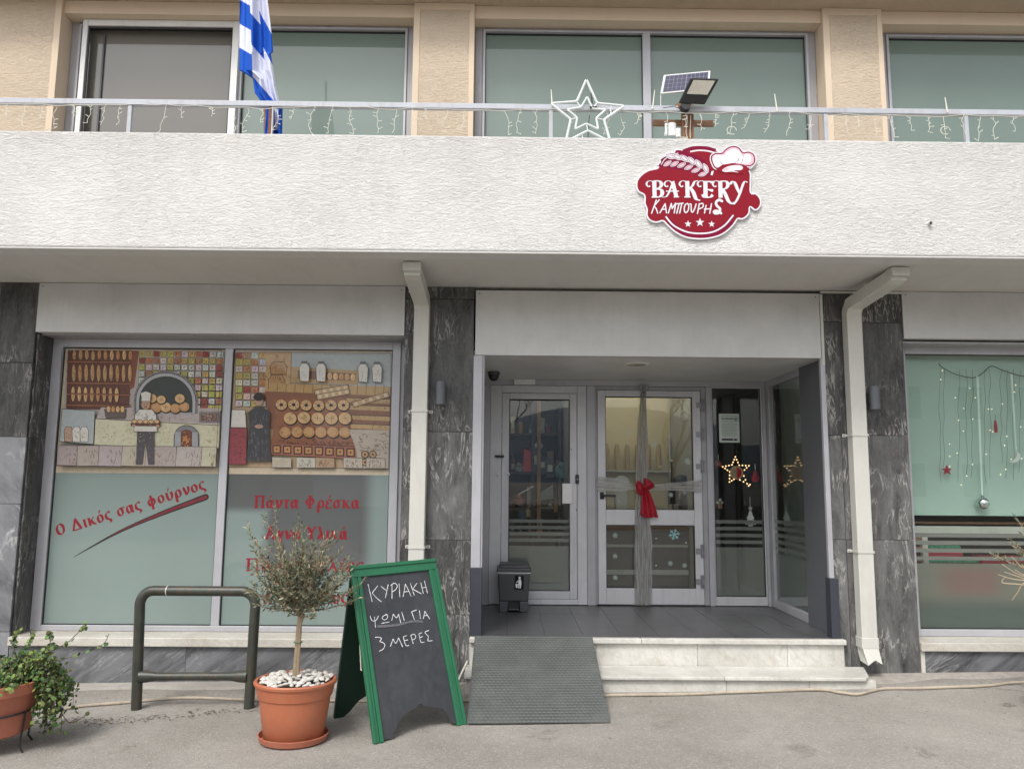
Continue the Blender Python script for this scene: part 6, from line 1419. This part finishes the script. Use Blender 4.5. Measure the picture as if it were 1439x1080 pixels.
MB().lathe([(0, -.008), (.066, -.008), (.068, .0)], 28, (cen[0], YO - .008, cen[2]), ax='y').build('plaque', plain('cream_plaque', (.42, .33, .22), .6), t)
F = Flat((cen[0], YO - .0165, cen[2]), (1, 0, 0), (0, 0, 1)); F.poly([(.052 * cos(a), .056 * sin(a)) for a in [(-pi / 2 + pi * k / 10) for k in range(11)]], (.45, .02, .025))
for P in (((-.045, .03), (-.02, .03)), ((-.02, .03), (-.02, .008)), ((-.045, .008), (-.02, .008)), ((-.045, -.01), (-.022, -.01)), ((-.045, -.01), (-.045, -.03)), ((-.045, -.03), (-.02, -.03)), ((-.008, .03), (-.008, -.03))): F.stroke(P, .005, (.12, .07, .05))
F.build('plaque_print', M['signprint'], t, fix=False)
p = onY(1054.5, 728, YO); t = thing('tree_ornament', 'white wooden fir-tree ornament hanging on a string in the fixed pane', 'ornament', tuple(p)); x, z = p.x, p.z
tr_ = [(0, .085), (.022, .045), (.014, .045), (.038, .0), (.024, .0), (.056, -.052), (.046, -.062), (.02, -.062), (.018, -.078), (-.022, -.078), (-.022, -.062), (-.05, -.062), (-.056, -.05), (-.024, .0), (-.04, .0), (-.014, .045), (-.022, .045)]
MB().prism(tr_, lambda a, b: (x + a, YO - .008, z + b), lambda a, b: (x + a, YO + .004, z + b)).build('tree_shape', M['white_plastic'], t); MB().prism(star(0, 0, .026, .011), lambda a, b: (x + a, YO - .010, z + b + .10), lambda a, b: (x + a, YO, z + b + .10)).build('star', M['pipe'], t); MB().tube([(x, YO - .004, z + .12), (x, YO - .004, z + .215)], .0022, 5).build('string', M['cream_wire'], t)
p = onY(1061.5, 670, YO); t = thing('gnome_ornament', 'small red pointed-hat gnome ornament right of the lit star', 'ornament', tuple(p)); MB().lathe([(0, -.05), (.035, -.045), (.04, -.01), (.022, .03), (.006, .07), (0, .075)], 14, (p.x, YO, p.z), sy=.6).build('body', M['red_cloth'], t, smooth=True); MB().tube([(p.x, YO, p.z + .07), (p.x, YO, p.z + .13)], .003, 5).build('string', M['cream_wire'], t)
p = onY(1009.5, 652, YO); t = thing('round_ornament', 'dull red round ornament hanging left of the lit star', 'ornament', tuple(p)); MB().ball((p.x, YO, p.z), .04, 16, 10, (1, .5, 1)).build('ball', plain('dull_red', (.16, .03, .02), .5), t, smooth=True); MB().lathe([(0, -.024), (.018, -.024), (.018, -.018)], 12, (p.x, YO, p.z), ax='y').build('face', M['wood'], t); MB().tube([(p.x, YO, p.z + .04), (p.x, YO, p.z + .10)], .003, 5).build('string', M['cream_wire'], t)
p = onY(1012, 706, YO); t = thing('angel_ornament', 'small cream angel ornament low at the left edge of the fixed pane', 'ornament', tuple(p))
MB().lathe([(0, -.06), (.026, -.055), (.010, .01), (0, .012)], 12, (p.x, YO, p.z), sy=.6).build('dress', M['wood'], t, smooth=True); MB().ball((p.x, YO, p.z + .028), .016, 10, 8).build('head', M['pipe'], t, smooth=True)
for s in (-1, 1): MB().prism([(0, 0), (s * .032, .018), (s * .034, -.008), (s * .008, -.016)], lambda a, b: (p.x + a, YO + .006, p.z + b), lambda a, b: (p.x + a, YO + .010, p.z + b)).build('wing', M['lens'], t)

# ================================================================== INSIDE THE SHOP
def inside():
    bx('partition', (.66, .70, YB + .15, 3.6, .33, 3.19), 'concrete_wall')
    M['cream_wall'] = plain('cream_wall_paint', (.66, .58, .40), .8, var=.05); bx('partition', (.70, 2.02, 3.2, 3.24, .33, 3.19), 'cream_wall')
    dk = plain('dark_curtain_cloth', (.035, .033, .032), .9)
    bx('partition', (2.02, 2.06, YB + .15, 3.24, .33, 3.19), 'concrete_wall')
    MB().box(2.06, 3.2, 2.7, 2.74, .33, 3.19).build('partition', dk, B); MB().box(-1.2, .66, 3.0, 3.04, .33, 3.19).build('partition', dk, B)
    MB().box(3.21, 3.25, .5, 4.6, .33, 3.19).build('partition', plain('pale_green_plaster', (.50, .58, .55), .8), B); t = thing('added_ceiling_lamp', 'short added fluorescent batten, unseen, brightening the corner behind the porch side window', 'added lamp', (2.95, 1.6, 3.19)); MB().box(2.9, 3.0, 1.2, 2.0, 3.14, 3.19).build('lamp_case', M['white_plastic'], t, bevel=.004); MB().tube([(2.95, 1.24, 3.12), (2.95, 1.96, 3.12)], .018, 10).build('tube', emit('added_corner_tube', (1, .98, .92), 5.0), t); MB().box(3.25, 8.8, 1.5, 1.54, .33, 3.19).build('partition', dk, B); MB().box(-.86, -.82, .43, 3.0, .33, 3.19).build('partition', dk, B)  # batten added out of view to brighten what the side pane shows
    # bread wall behind the middle door
    t = thing('added_ceiling_lamp', 'added unseen fluorescent batten lighting the bread shelf inside behind the middle door', 'added lamp', (1.35, 2.2, 3.19))
    MB().box(.80, 1.95, 2.16, 2.24, 3.14, 3.19).build('lamp_case', M['white_plastic'], t, bevel=.004); MB().tube([(.84, 2.2, 3.12), (1.91, 2.2, 3.12)], .018, 10).build('tube', emit('added_fluorescent_tube', (1, .92, .72), 22.0), t)  # added lamp, out of view, lifts the cream wall and loaves
    t = thing('added_ceiling_lamp', 'added unseen fluorescent batten above the crowded goods shelf behind the left door', 'added lamp', (0, 2.0, 3.19))
    MB().box(-.55, .55, 1.96, 2.04, 3.14, 3.19).build('lamp_case', M['white_plastic'], t, bevel=.004); MB().tube([(-.5, 2.0, 3.12), (.5, 2.0, 3.12)], .018, 10).build('tube', emit('added_cool_tube', (1, .95, .85), 11.0), t)  # another added lamp, unseen, so the shelf goods come out brighter
    t = thing('bread_shelf', 'pale shelf with upright loaves on the wall seen through the middle door', 'shelf', (1.3, 3.1, .34))
    for z in (1.22, 1.66): MB().box(.765, 1.975, 2.98, 3.19, z, z + .02).build('shelf_board', M['pipe'], t)
    for x in (.74, 1.98): MB().box(x, x + .02, 3.10, 3.19, .34, 2.07).build('side_board', M['pipe'], t)
    r = random.Random(3)
    for k in range(9):
        x = .85 + k * .125; tag(MB().lathe([(0, 0), (.028, .01), (.034, .08), (.034, .24), (.02, .31), (0, .32)], 10, (x, 3.08, 1.681)).build('baguette', plain('baguette_crust', (.46, .35, .20), .7), loc=(x, 3.08, 1.681), smooth=True), 'baguette ' + ('at the left end', 'second from the left', 'third from the left', 'fourth from the left', 'in the middle', 'fourth from the right', 'third from the right', 'second from the right', 'at the right end')[k] + ' of the row on the pale shelf', 'bread', 'baguettes standing on the bread shelf')
    t = thing('counter', 'low shop counter with a glass top seen through the middle door', 'counter', (1.4, 2.5, .34))
    MB().box(.72, 2.0, 2.3, 2.7, .34, 1.02).build('counter_front', plain('counter_panel', (.13, .115, .10), .5), t, bevel=.004); MB().box(.72, 2.0, 2.27, 2.72, 1.022, 1.06).build('counter_top', M['wood'], t, bevel=.003); MB().box(.72, 2.0, 2.285, 2.299, .55, .60).build('counter_trim', M['pipe'], t); MB().box(.72, 2.0, 2.285, 2.299, .84, .87).build('counter_trim', M['pipe'], t)
    q = onY(873, 666, 2.4); t = thing('scale', 'cream shop scale on the counter behind the middle door', 'scale', (q.x, 2.45, 1.06)); MB().box(q.x - .07, q.x + .07, 2.38, 2.5, 1.061, 1.46).build('scale_body', M['pipe'], t, bevel=.02); MB().lathe([(0, -.01), (.085, -.01), (.09, .0)], 20, (q.x, 2.375, 1.52), ax='y').build('dial', M['white_plastic'], t)
    q = onY(947, 667, 2.35); t = thing('price_card', 'small black price card standing on the counter', 'card', (q.x, 2.4, 1.06)); MB().box(q.x - .06, q.x + .06, 2.395, 2.40, 1.30, 1.45).build('card', M['black'], t); MB().tube([(q.x, 2.405, 1.06), (q.x, 2.405, 1.30)], .006, 6).build('card_stem', M['iron'], t)
    q = onY(966, 650, 2.3); t = thing('plush_figure', 'dark plush silhouette on the counter at the right of the middle door', 'plush toy', (q.x, 2.4, 1.06)); MB().ball((q.x + .03, 2.45, 1.27), .13, 14, 10, (.8, .7, 1.6)).build('body', M['black'], t, smooth=True); MB().ball((q.x - .04, 2.42, 1.56), .085, 14, 10, (1.1, .8, .8)).build('head', M['black'], t, smooth=True)
    # goods shelf behind the left door
    t = thing('display_shelf', 'dark crowded display shelf seen through the left door', 'shelf', (.3, 2.6, .34))
    wd = plain('dark_shelf_wood', (.05, .032, .022), .6)
    for z in (.62, .93, 1.22, 1.62, 2.05): MB().box(-.7, .64, 2.45, 2.85, z, z + .025).build('shelf_board', wd, t)
    for x in (-.7, .30, .60): MB().box(x, x + .03, 2.45, 2.85, .34, 2.5).build('side_board', wd, t)
    MB().box(.36, .40, 2.40, 2.449, .9, 2.5).build('side_board', plain('orange_pine', (.30, .15, .06), .6), t)
    def item(name, lb, cat, px, py, w, h, col, kind='box', d=.12, Yi=2.47):
        q = onY(px, py, Yi); o = thing(name, lb, cat, (q.x, Yi, q.z - h / 2)); mt = plain(name + '_surface', col, .45, var=.25, scale=18)
        if kind == 'box': MB().box(q.x - w / 2, q.x + w / 2, Yi, Yi + d, q.z - h / 2, q.z + h / 2).build('box', mt, o, bevel=.006); MB().box(q.x - w * .3, q.x + w * .3, Yi - .002, Yi - .0005, q.z - h * .2, q.z + h * .15).build('label', M['pipe'], o)
        elif kind == 'ball': MB().ball((q.x, Yi, q.z), w / 2, 14, 10, (1, .6, h / w)).build('body', mt, o, smooth=True); MB().ball((q.x, Yi - .02, q.z + h * .38), w * .28, 10, 8).build('top', mt, o, smooth=True)
        elif kind == 'bottle': MB().lathe([(0, 0), (w / 2, 0), (w / 2, h * .6), (w * .18, h * .78), (w * .18, h)], 14, (q.x, Yi, q.z - h / 2)).build('bottle_body', mt, o, smooth=True); MB().lathe([(0, .0), (w * .2, 0), (w * .2, h * .07), (0, h * .07)], 10, (q.x, Yi, q.z + h / 2)).build('cap', M['black'], o)
        elif kind == 'bag': MB().hexa([(q.x - w / 2, Yi, q.z - h / 2), (q.x + w / 2, Yi, q.z - h / 2), (q.x + w / 2, Yi + d, q.z - h / 2), (q.x - w / 2, Yi + d, q.z - h / 2), (q.x - w * .35, Yi + .03, q.z + h / 2), (q.x + w * .4, Yi + .04, q.z + h * .44), (q.x + w * .4, Yi + d - .03, q.z + h * .44), (q.x - w * .35, Yi + d - .03, q.z + h / 2)]).build('bag', mt, o, bevel=.012); MB().tube([(q.x + w * .25 * cos(a), Yi + .05, q.z + h / 2 + .04 * sin(a)) for a in [k * pi / 8 for k in range(9)]], .005, 5).build('handle', mt, o)
    item('gift_bag', 'bright red bag standing on the shelf behind the left door', 'bag', 741, 647, .12, .26, (.42, .012, .015), 'bag')
    item('towel', 'dark blue cloth hanging beside the red bag behind the left door', 'cloth', 752.5, 645, .05, .28, (.015, .045, .13), 'box', .05)
    item('paper_roll', 'white crumpled parcel on the shelf above the blue cloth', 'parcel', 757, 626, .10, .07, (.5, .55, .5), 'ball')
    item('plush_toy', 'pale grey fluffy ball low on the left of the shelf', 'plush toy', 729, 658, .10, .10, (.25, .27, .25), 'ball')
    item('plate', 'pale teal round plate at the right of the shelf', 'plate', 789, 662, .15, .17, (.16, .30, .28), 'ball')
    item('doll', 'pink-orange doll leaning behind the teal plate', 'doll', 784, 655, .08, .12, (.35, .14, .10), 'ball', Yi=2.53)
    item('carton', 'slate grey carton with an oval label on the shelf', 'carton', 773, 657, .09, .22, (.07, .08, .085))
    item('carton', 'black carton in the middle of the shelf behind the left door', 'carton', 762, 652, .09, .17, (.02, .018, .018))
    item('fruit_bowl', 'orange-red fruit bowl at the lower left of the shelf', 'bowl', 729, 703, .13, .10, (.38, .12, .07), 'ball')
    item('jar', 'deep blue jar below the fruit bowl', 'jar', 733, 722, .11, .16, (.02, .05, .09), 'bottle')
    item('jar', 'cream jar next to the deep blue jar', 'jar', 742, 718, .07, .12, (.35, .3, .18), 'bottle')
    item('tray', 'pale shelf tray propped at the lower right behind the left door', 'tray', 770, 714, .22, .03, (.42, .42, .36))
    item('bottle', 'copper-coloured bottle at the right of the pale tray', 'bottle', 781, 711, .04, .13, (.3, .16, .07), 'bottle', Yi=2.42)
    q = onY(765, 693, 2.44); tag(MB().hexa([(q.x - .10, 2.44, q.z - .08), (q.x + .10, 2.44, q.z - .06), (q.x + .1, 2.46, q.z - .06), (q.x - .1, 2.46, q.z - .08), (q.x - .02, 2.44, q.z + .03), (q.x + .10, 2.44, q.z + .10), (q.x + .10, 2.46, q.z + .1), (q.x - .02, 2.46, q.z + .03)]).build('folded_card', plain('grey_card', (.22, .23, .22), .6), loc=(q.x, 2.44, q.z), bevel=.004), 'grey folded card leaning on the shelf above the pale tray', 'card')
    q = onY(741, 690, 2.43); tag(MB().hexa([(q.x - .10, 2.43, q.z - .04), (q.x + .07, 2.43, q.z + .05), (q.x + .07, 2.45, q.z + .05), (q.x - .10, 2.45, q.z - .04), (q.x - .10, 2.43, q.z - .03), (q.x + .065, 2.43, q.z + .065), (q.x + .065, 2.45, q.z + .065), (q.x - .1, 2.45, q.z - .03)]).build('rolling_pin', M['white_plastic'], loc=(q.x, 2.43, q.z)), 'thin white stick lying slanted above the fruit bowl', 'stick')
    cols = [((.30, .05, .05), 'dark red'), (( .12, .2, .1), 'leaf green'), ((.42, .34, .2), 'straw-coloured'), ((.05, .05, .06), 'black'), ((.4, .4, .36), 'off-white'), ((.3, .16, .06), 'amber'), ((.10, .14, .22), 'steel blue')]
    lv = [(.955, 'lowest'), (1.245, 'second'), (1.645, 'third'), (2.075, 'top')]; gr_ = random.Random(31)
    for zi, (z, ln) in enumerate(lv):
        for k in range(6):
            x = -.02 + k * .105 + gr_.uniform(-.015, .015); c, cn = cols[(k * 3 + zi * 2) % 7]; h = gr_.uniform(.10, .24); w = gr_.uniform(.045, .085); kd = ('bottle', 'box', 'jar')[(k + zi) % 3]; Yi = 2.66
            o = thing('bottle' if kd == 'bottle' else 'packet' if kd == 'box' else 'jar', '%s %s, number %d from the left on the %s shelf behind the left door' % (cn, {'bottle': 'bottle', 'box': 'packet', 'jar': 'jar'}[kd], k + 1, ln), {'bottle': 'bottle', 'box': 'packet', 'jar': 'jar'}[kd], (x, Yi, z + .002), 'goods on the crowded shelf behind the left door'); mt = plain('goods', c, .4, var=.25, scale=14)
            if kd == 'bottle': MB().lathe([(0, 0), (w / 2, 0), (w / 2, h * .6), (w * .18, h * .8), (w * .18, h), (0, h)], 12, (x, Yi, z + .002)).build('body', mt, o, smooth=True); MB().box(x - w * .3, x + w * .3, Yi - w / 2 - .002, Yi - w / 2, z + h * .15, z + h * .45).build('label', M['pipe'], o)
            elif kd == 'box': MB().box(x - w / 2, x + w / 2, Yi - .04, Yi + .04, z + .002, z + h).build('body', mt, o, bevel=.003); MB().box(x - w * .35, x + w * .35, Yi - .0425, Yi - .0405, z + h * .3, z + h * .7).build('label', M['lens'], o)
            else: MB().lathe([(0, 0), (w / 2, 0), (w / 2, h * .5), (w * .4, h * .55), (0, h * .55)], 12, (x, Yi, z + .002)).build('body', mt, o, smooth=True); MB().lathe([(0, h * .552), (w * .42, h * .552), (w * .42, h * .62), (0, h * .62)], 12, (x, Yi, z + .002)).build('lid', M['steel'], o)
    # shelf and red boxes behind the stripes of the right window
    q0, q1 = onY(1286, 745, .62), onY(1293, 800, .62)
    t = thing('window_shelf', 'cream slatted wooden rack standing inside the right shop window', 'rack', (3.7, .8, .34))
    MB().box(3.42, 5.4, .40, .44, 1.13, 1.19).build('top_board', M['pipe'], t); MB().box(3.42, 5.4, .45, .9, 1.205, 1.225).build('top_board', M['wood'], t)
    x = 3.42; MB().box(x, x + .045, .40, .44, .35, 1.129).build('upright', M['pipe'], t); MB().box(x + .125, x + .17, .40, .44, .35, 1.129).build('upright', M['pipe'], t)
    for k in range(9): MB().box(x + .046, x + .124, .41, .43, .40 + k * .082, .44 + k * .082).build('slat', M['wood'], t)
    rb = plain('red_gift_paper', (.36, .035, .05), .5, var=.1); gr = plain('green_ribbon', (.05, .22, .13), .5, var=.6, scale=60)
    for lb, a_, b_, y0, y1 in (('long red gift box with green ribbon at the bottom of the pile in right window', 1306, 1378, 791, 810), ('red gift box with green ribbon resting on the long red box in right window', 1305, 1353, 772, 786)):
        p, q = onY(a_, y1, .46), onY(b_, y0, .46); o = thing('gift_box', lb, 'gift box', ((p.x + q.x) / 2, .8, p.z), 'red gift boxes in the right window'); MB().box(p.x, q.x, .46, .7, p.z, q.z).build('box', rb, o, bevel=.004); MB().box(p.x, q.x - .02, .455, .705, q.z + .001, q.z + .035).build('ribbon', gr, o)
    p = onY(1400, 790, .46); o = thing('gift_box', 'red gift box with green lid at the right of the rack in right window', 'gift box', (p.x, .8, p.z), 'red gift boxes in the right window'); MB().box(p.x - .12, p.x + .3, .46, .7, p.z - .02, p.z + .05).build('box', rb, o, bevel=.004); MB().box(p.x - .14, p.x + .2, .45, .705, p.z - .06, p.z - .0205).build('ribbon', gr, o)
    tag(MB().box(3.62, 5.3, .48, .9, .40, .80).build('crate', M['black'], loc=(4, .8, .4), bevel=.01), 'dark storage crate at the foot of the rack in the right window', 'crate')
inside()

# ================================================================== ACROSS THE STREET (seen in the glass)
def across():
    r = random.Random(12)
    m = NT('far_hill'); v = m.coords(rand=False); c = m.ramp(m.noise(v, .01, 6, .6), [(.3, (.24, .29, .36)), (.7, (.32, .37, .43))]); m.set(Base_Color=c, Roughness=1.0)  # blue-grey haze of the distance is painted into the hill colour
    b = MB(); n = 90; vs = []
    for i in range(n + 1):
        x = -1200 + 2400 * i / n; h = 70 + 38 * sin(x * .004 + 1) + 22 * sin(x * .011) + r.uniform(-4, 4); vs += [(x, -900, -5), (x, -960, h * .45), (x, -1040, h * .8)]
    b.add(vs, [(i * 3 + k, i * 3 + 3 + k, i * 3 + 4 + k, i * 3 + 1 + k) for i in range(n) for k in (0, 1)]); tag(b.build('hills', m.mat, smooth=True), kind='structure')
    def baretree(x, y, h, seed, lb):
        rr = random.Random(seed); t = thing('bare_tree', lb, 'tree', (x, y, 0), 'bare trees across the street'); tk = MB(); br = MB()
        def grow(p, d, L, rad, lev):
            P = [p]; q = Vector(p)
            for _ in range(4): d = (d + Vector((rr.uniform(-.2, .2), rr.uniform(-.2, .2), rr.uniform(-.05, .15)))).normalized(); q = q + d * L / 4; P.append(tuple(q))
            (tk if lev == 0 else br).tube(P, [rad * (1 - .1 * i) for i in range(5)], 6 if lev < 2 else 3)
            if lev < 5:
                for _ in range(3): grow(tuple(q), (d + Vector((rr.uniform(-.9, .9), rr.uniform(-.9, .9), rr.uniform(-.2, .5)))).normalized(), L * rr.uniform(.6, .8), rad * .55, lev + 1)
        grow((x, y, 0), Vector((0, 0, 1)), h * .3, h * .022, 0); tk.build('trunk', M['bark_dark'], t, smooth=True); tag(br.build('crown', M['bark_dark'], t), kind='stuff')
    baretree(.2, -17, 6.0, 4, 'bare branching tree across the street, mirrored in the left door'); baretree(6.5, -21, 7.0, 6, 'bare tree across the street in front of the white house'); baretree(-9, -22, 6.5, 9, 'bare tree across the street near the ochre house')
    def house(x, y, w, d, h, col, lb):
        t = thing('house', lb, 'house', (x, y, 0)); mt = plain('house_wall', col, .85, var=.06); MB().box(x - w / 2, x + w / 2, y - d, y, -.2, h).build('wall', mt, t); MB().prism([(-w / 2 - .4, 0), (0, 1.7), (w / 2 + .4, 0)], lambda a, z: (x + a, y + .4, h + z), lambda a, z: (x + a, y - d - .4, h + z)).build('roof', M['terracotta_old'], t)
        for k in range(int(w // 2.4)):
            for lv in range(int(h // 3)):
                wx_, wz_ = x - w / 2 + 1.3 + k * 2.4, 1.0 + lv * 3; o = MB().ring(wx_ - .55, wx_ + .55, wz_, wz_ + 1.4, y + .001, y + .06, .07, .07, .07, .07).build('window', M['white_plastic'], t); MB().box(wx_ - .48, wx_ + .48, y + .01, y + .02, wz_ + .07, wz_ + 1.33).build('pane', M['sashglass'], o)
    house(17.5, -23, 11, 8, 6.4, (.68, .68, .66), 'white two-storey house with red roof across the street'); house(-15, -26, 10, 8, 6.2, (.5, .42, .28), 'ochre two-storey house with red roof across the street')
    t = thing('garden_wall', 'low grey garden wall along the far side of the street', 'wall', (0, -15.5, 0)); MB().box(-22, 22, -15.7, -15.5, -.3, .75).build('wall', M['concrete_wall'], t, bevel=.02); MB().box(-22.1, 22.1, -15.76, -15.44, .751, .83).build('coping', M['sill'], t, bevel=.01)
across()
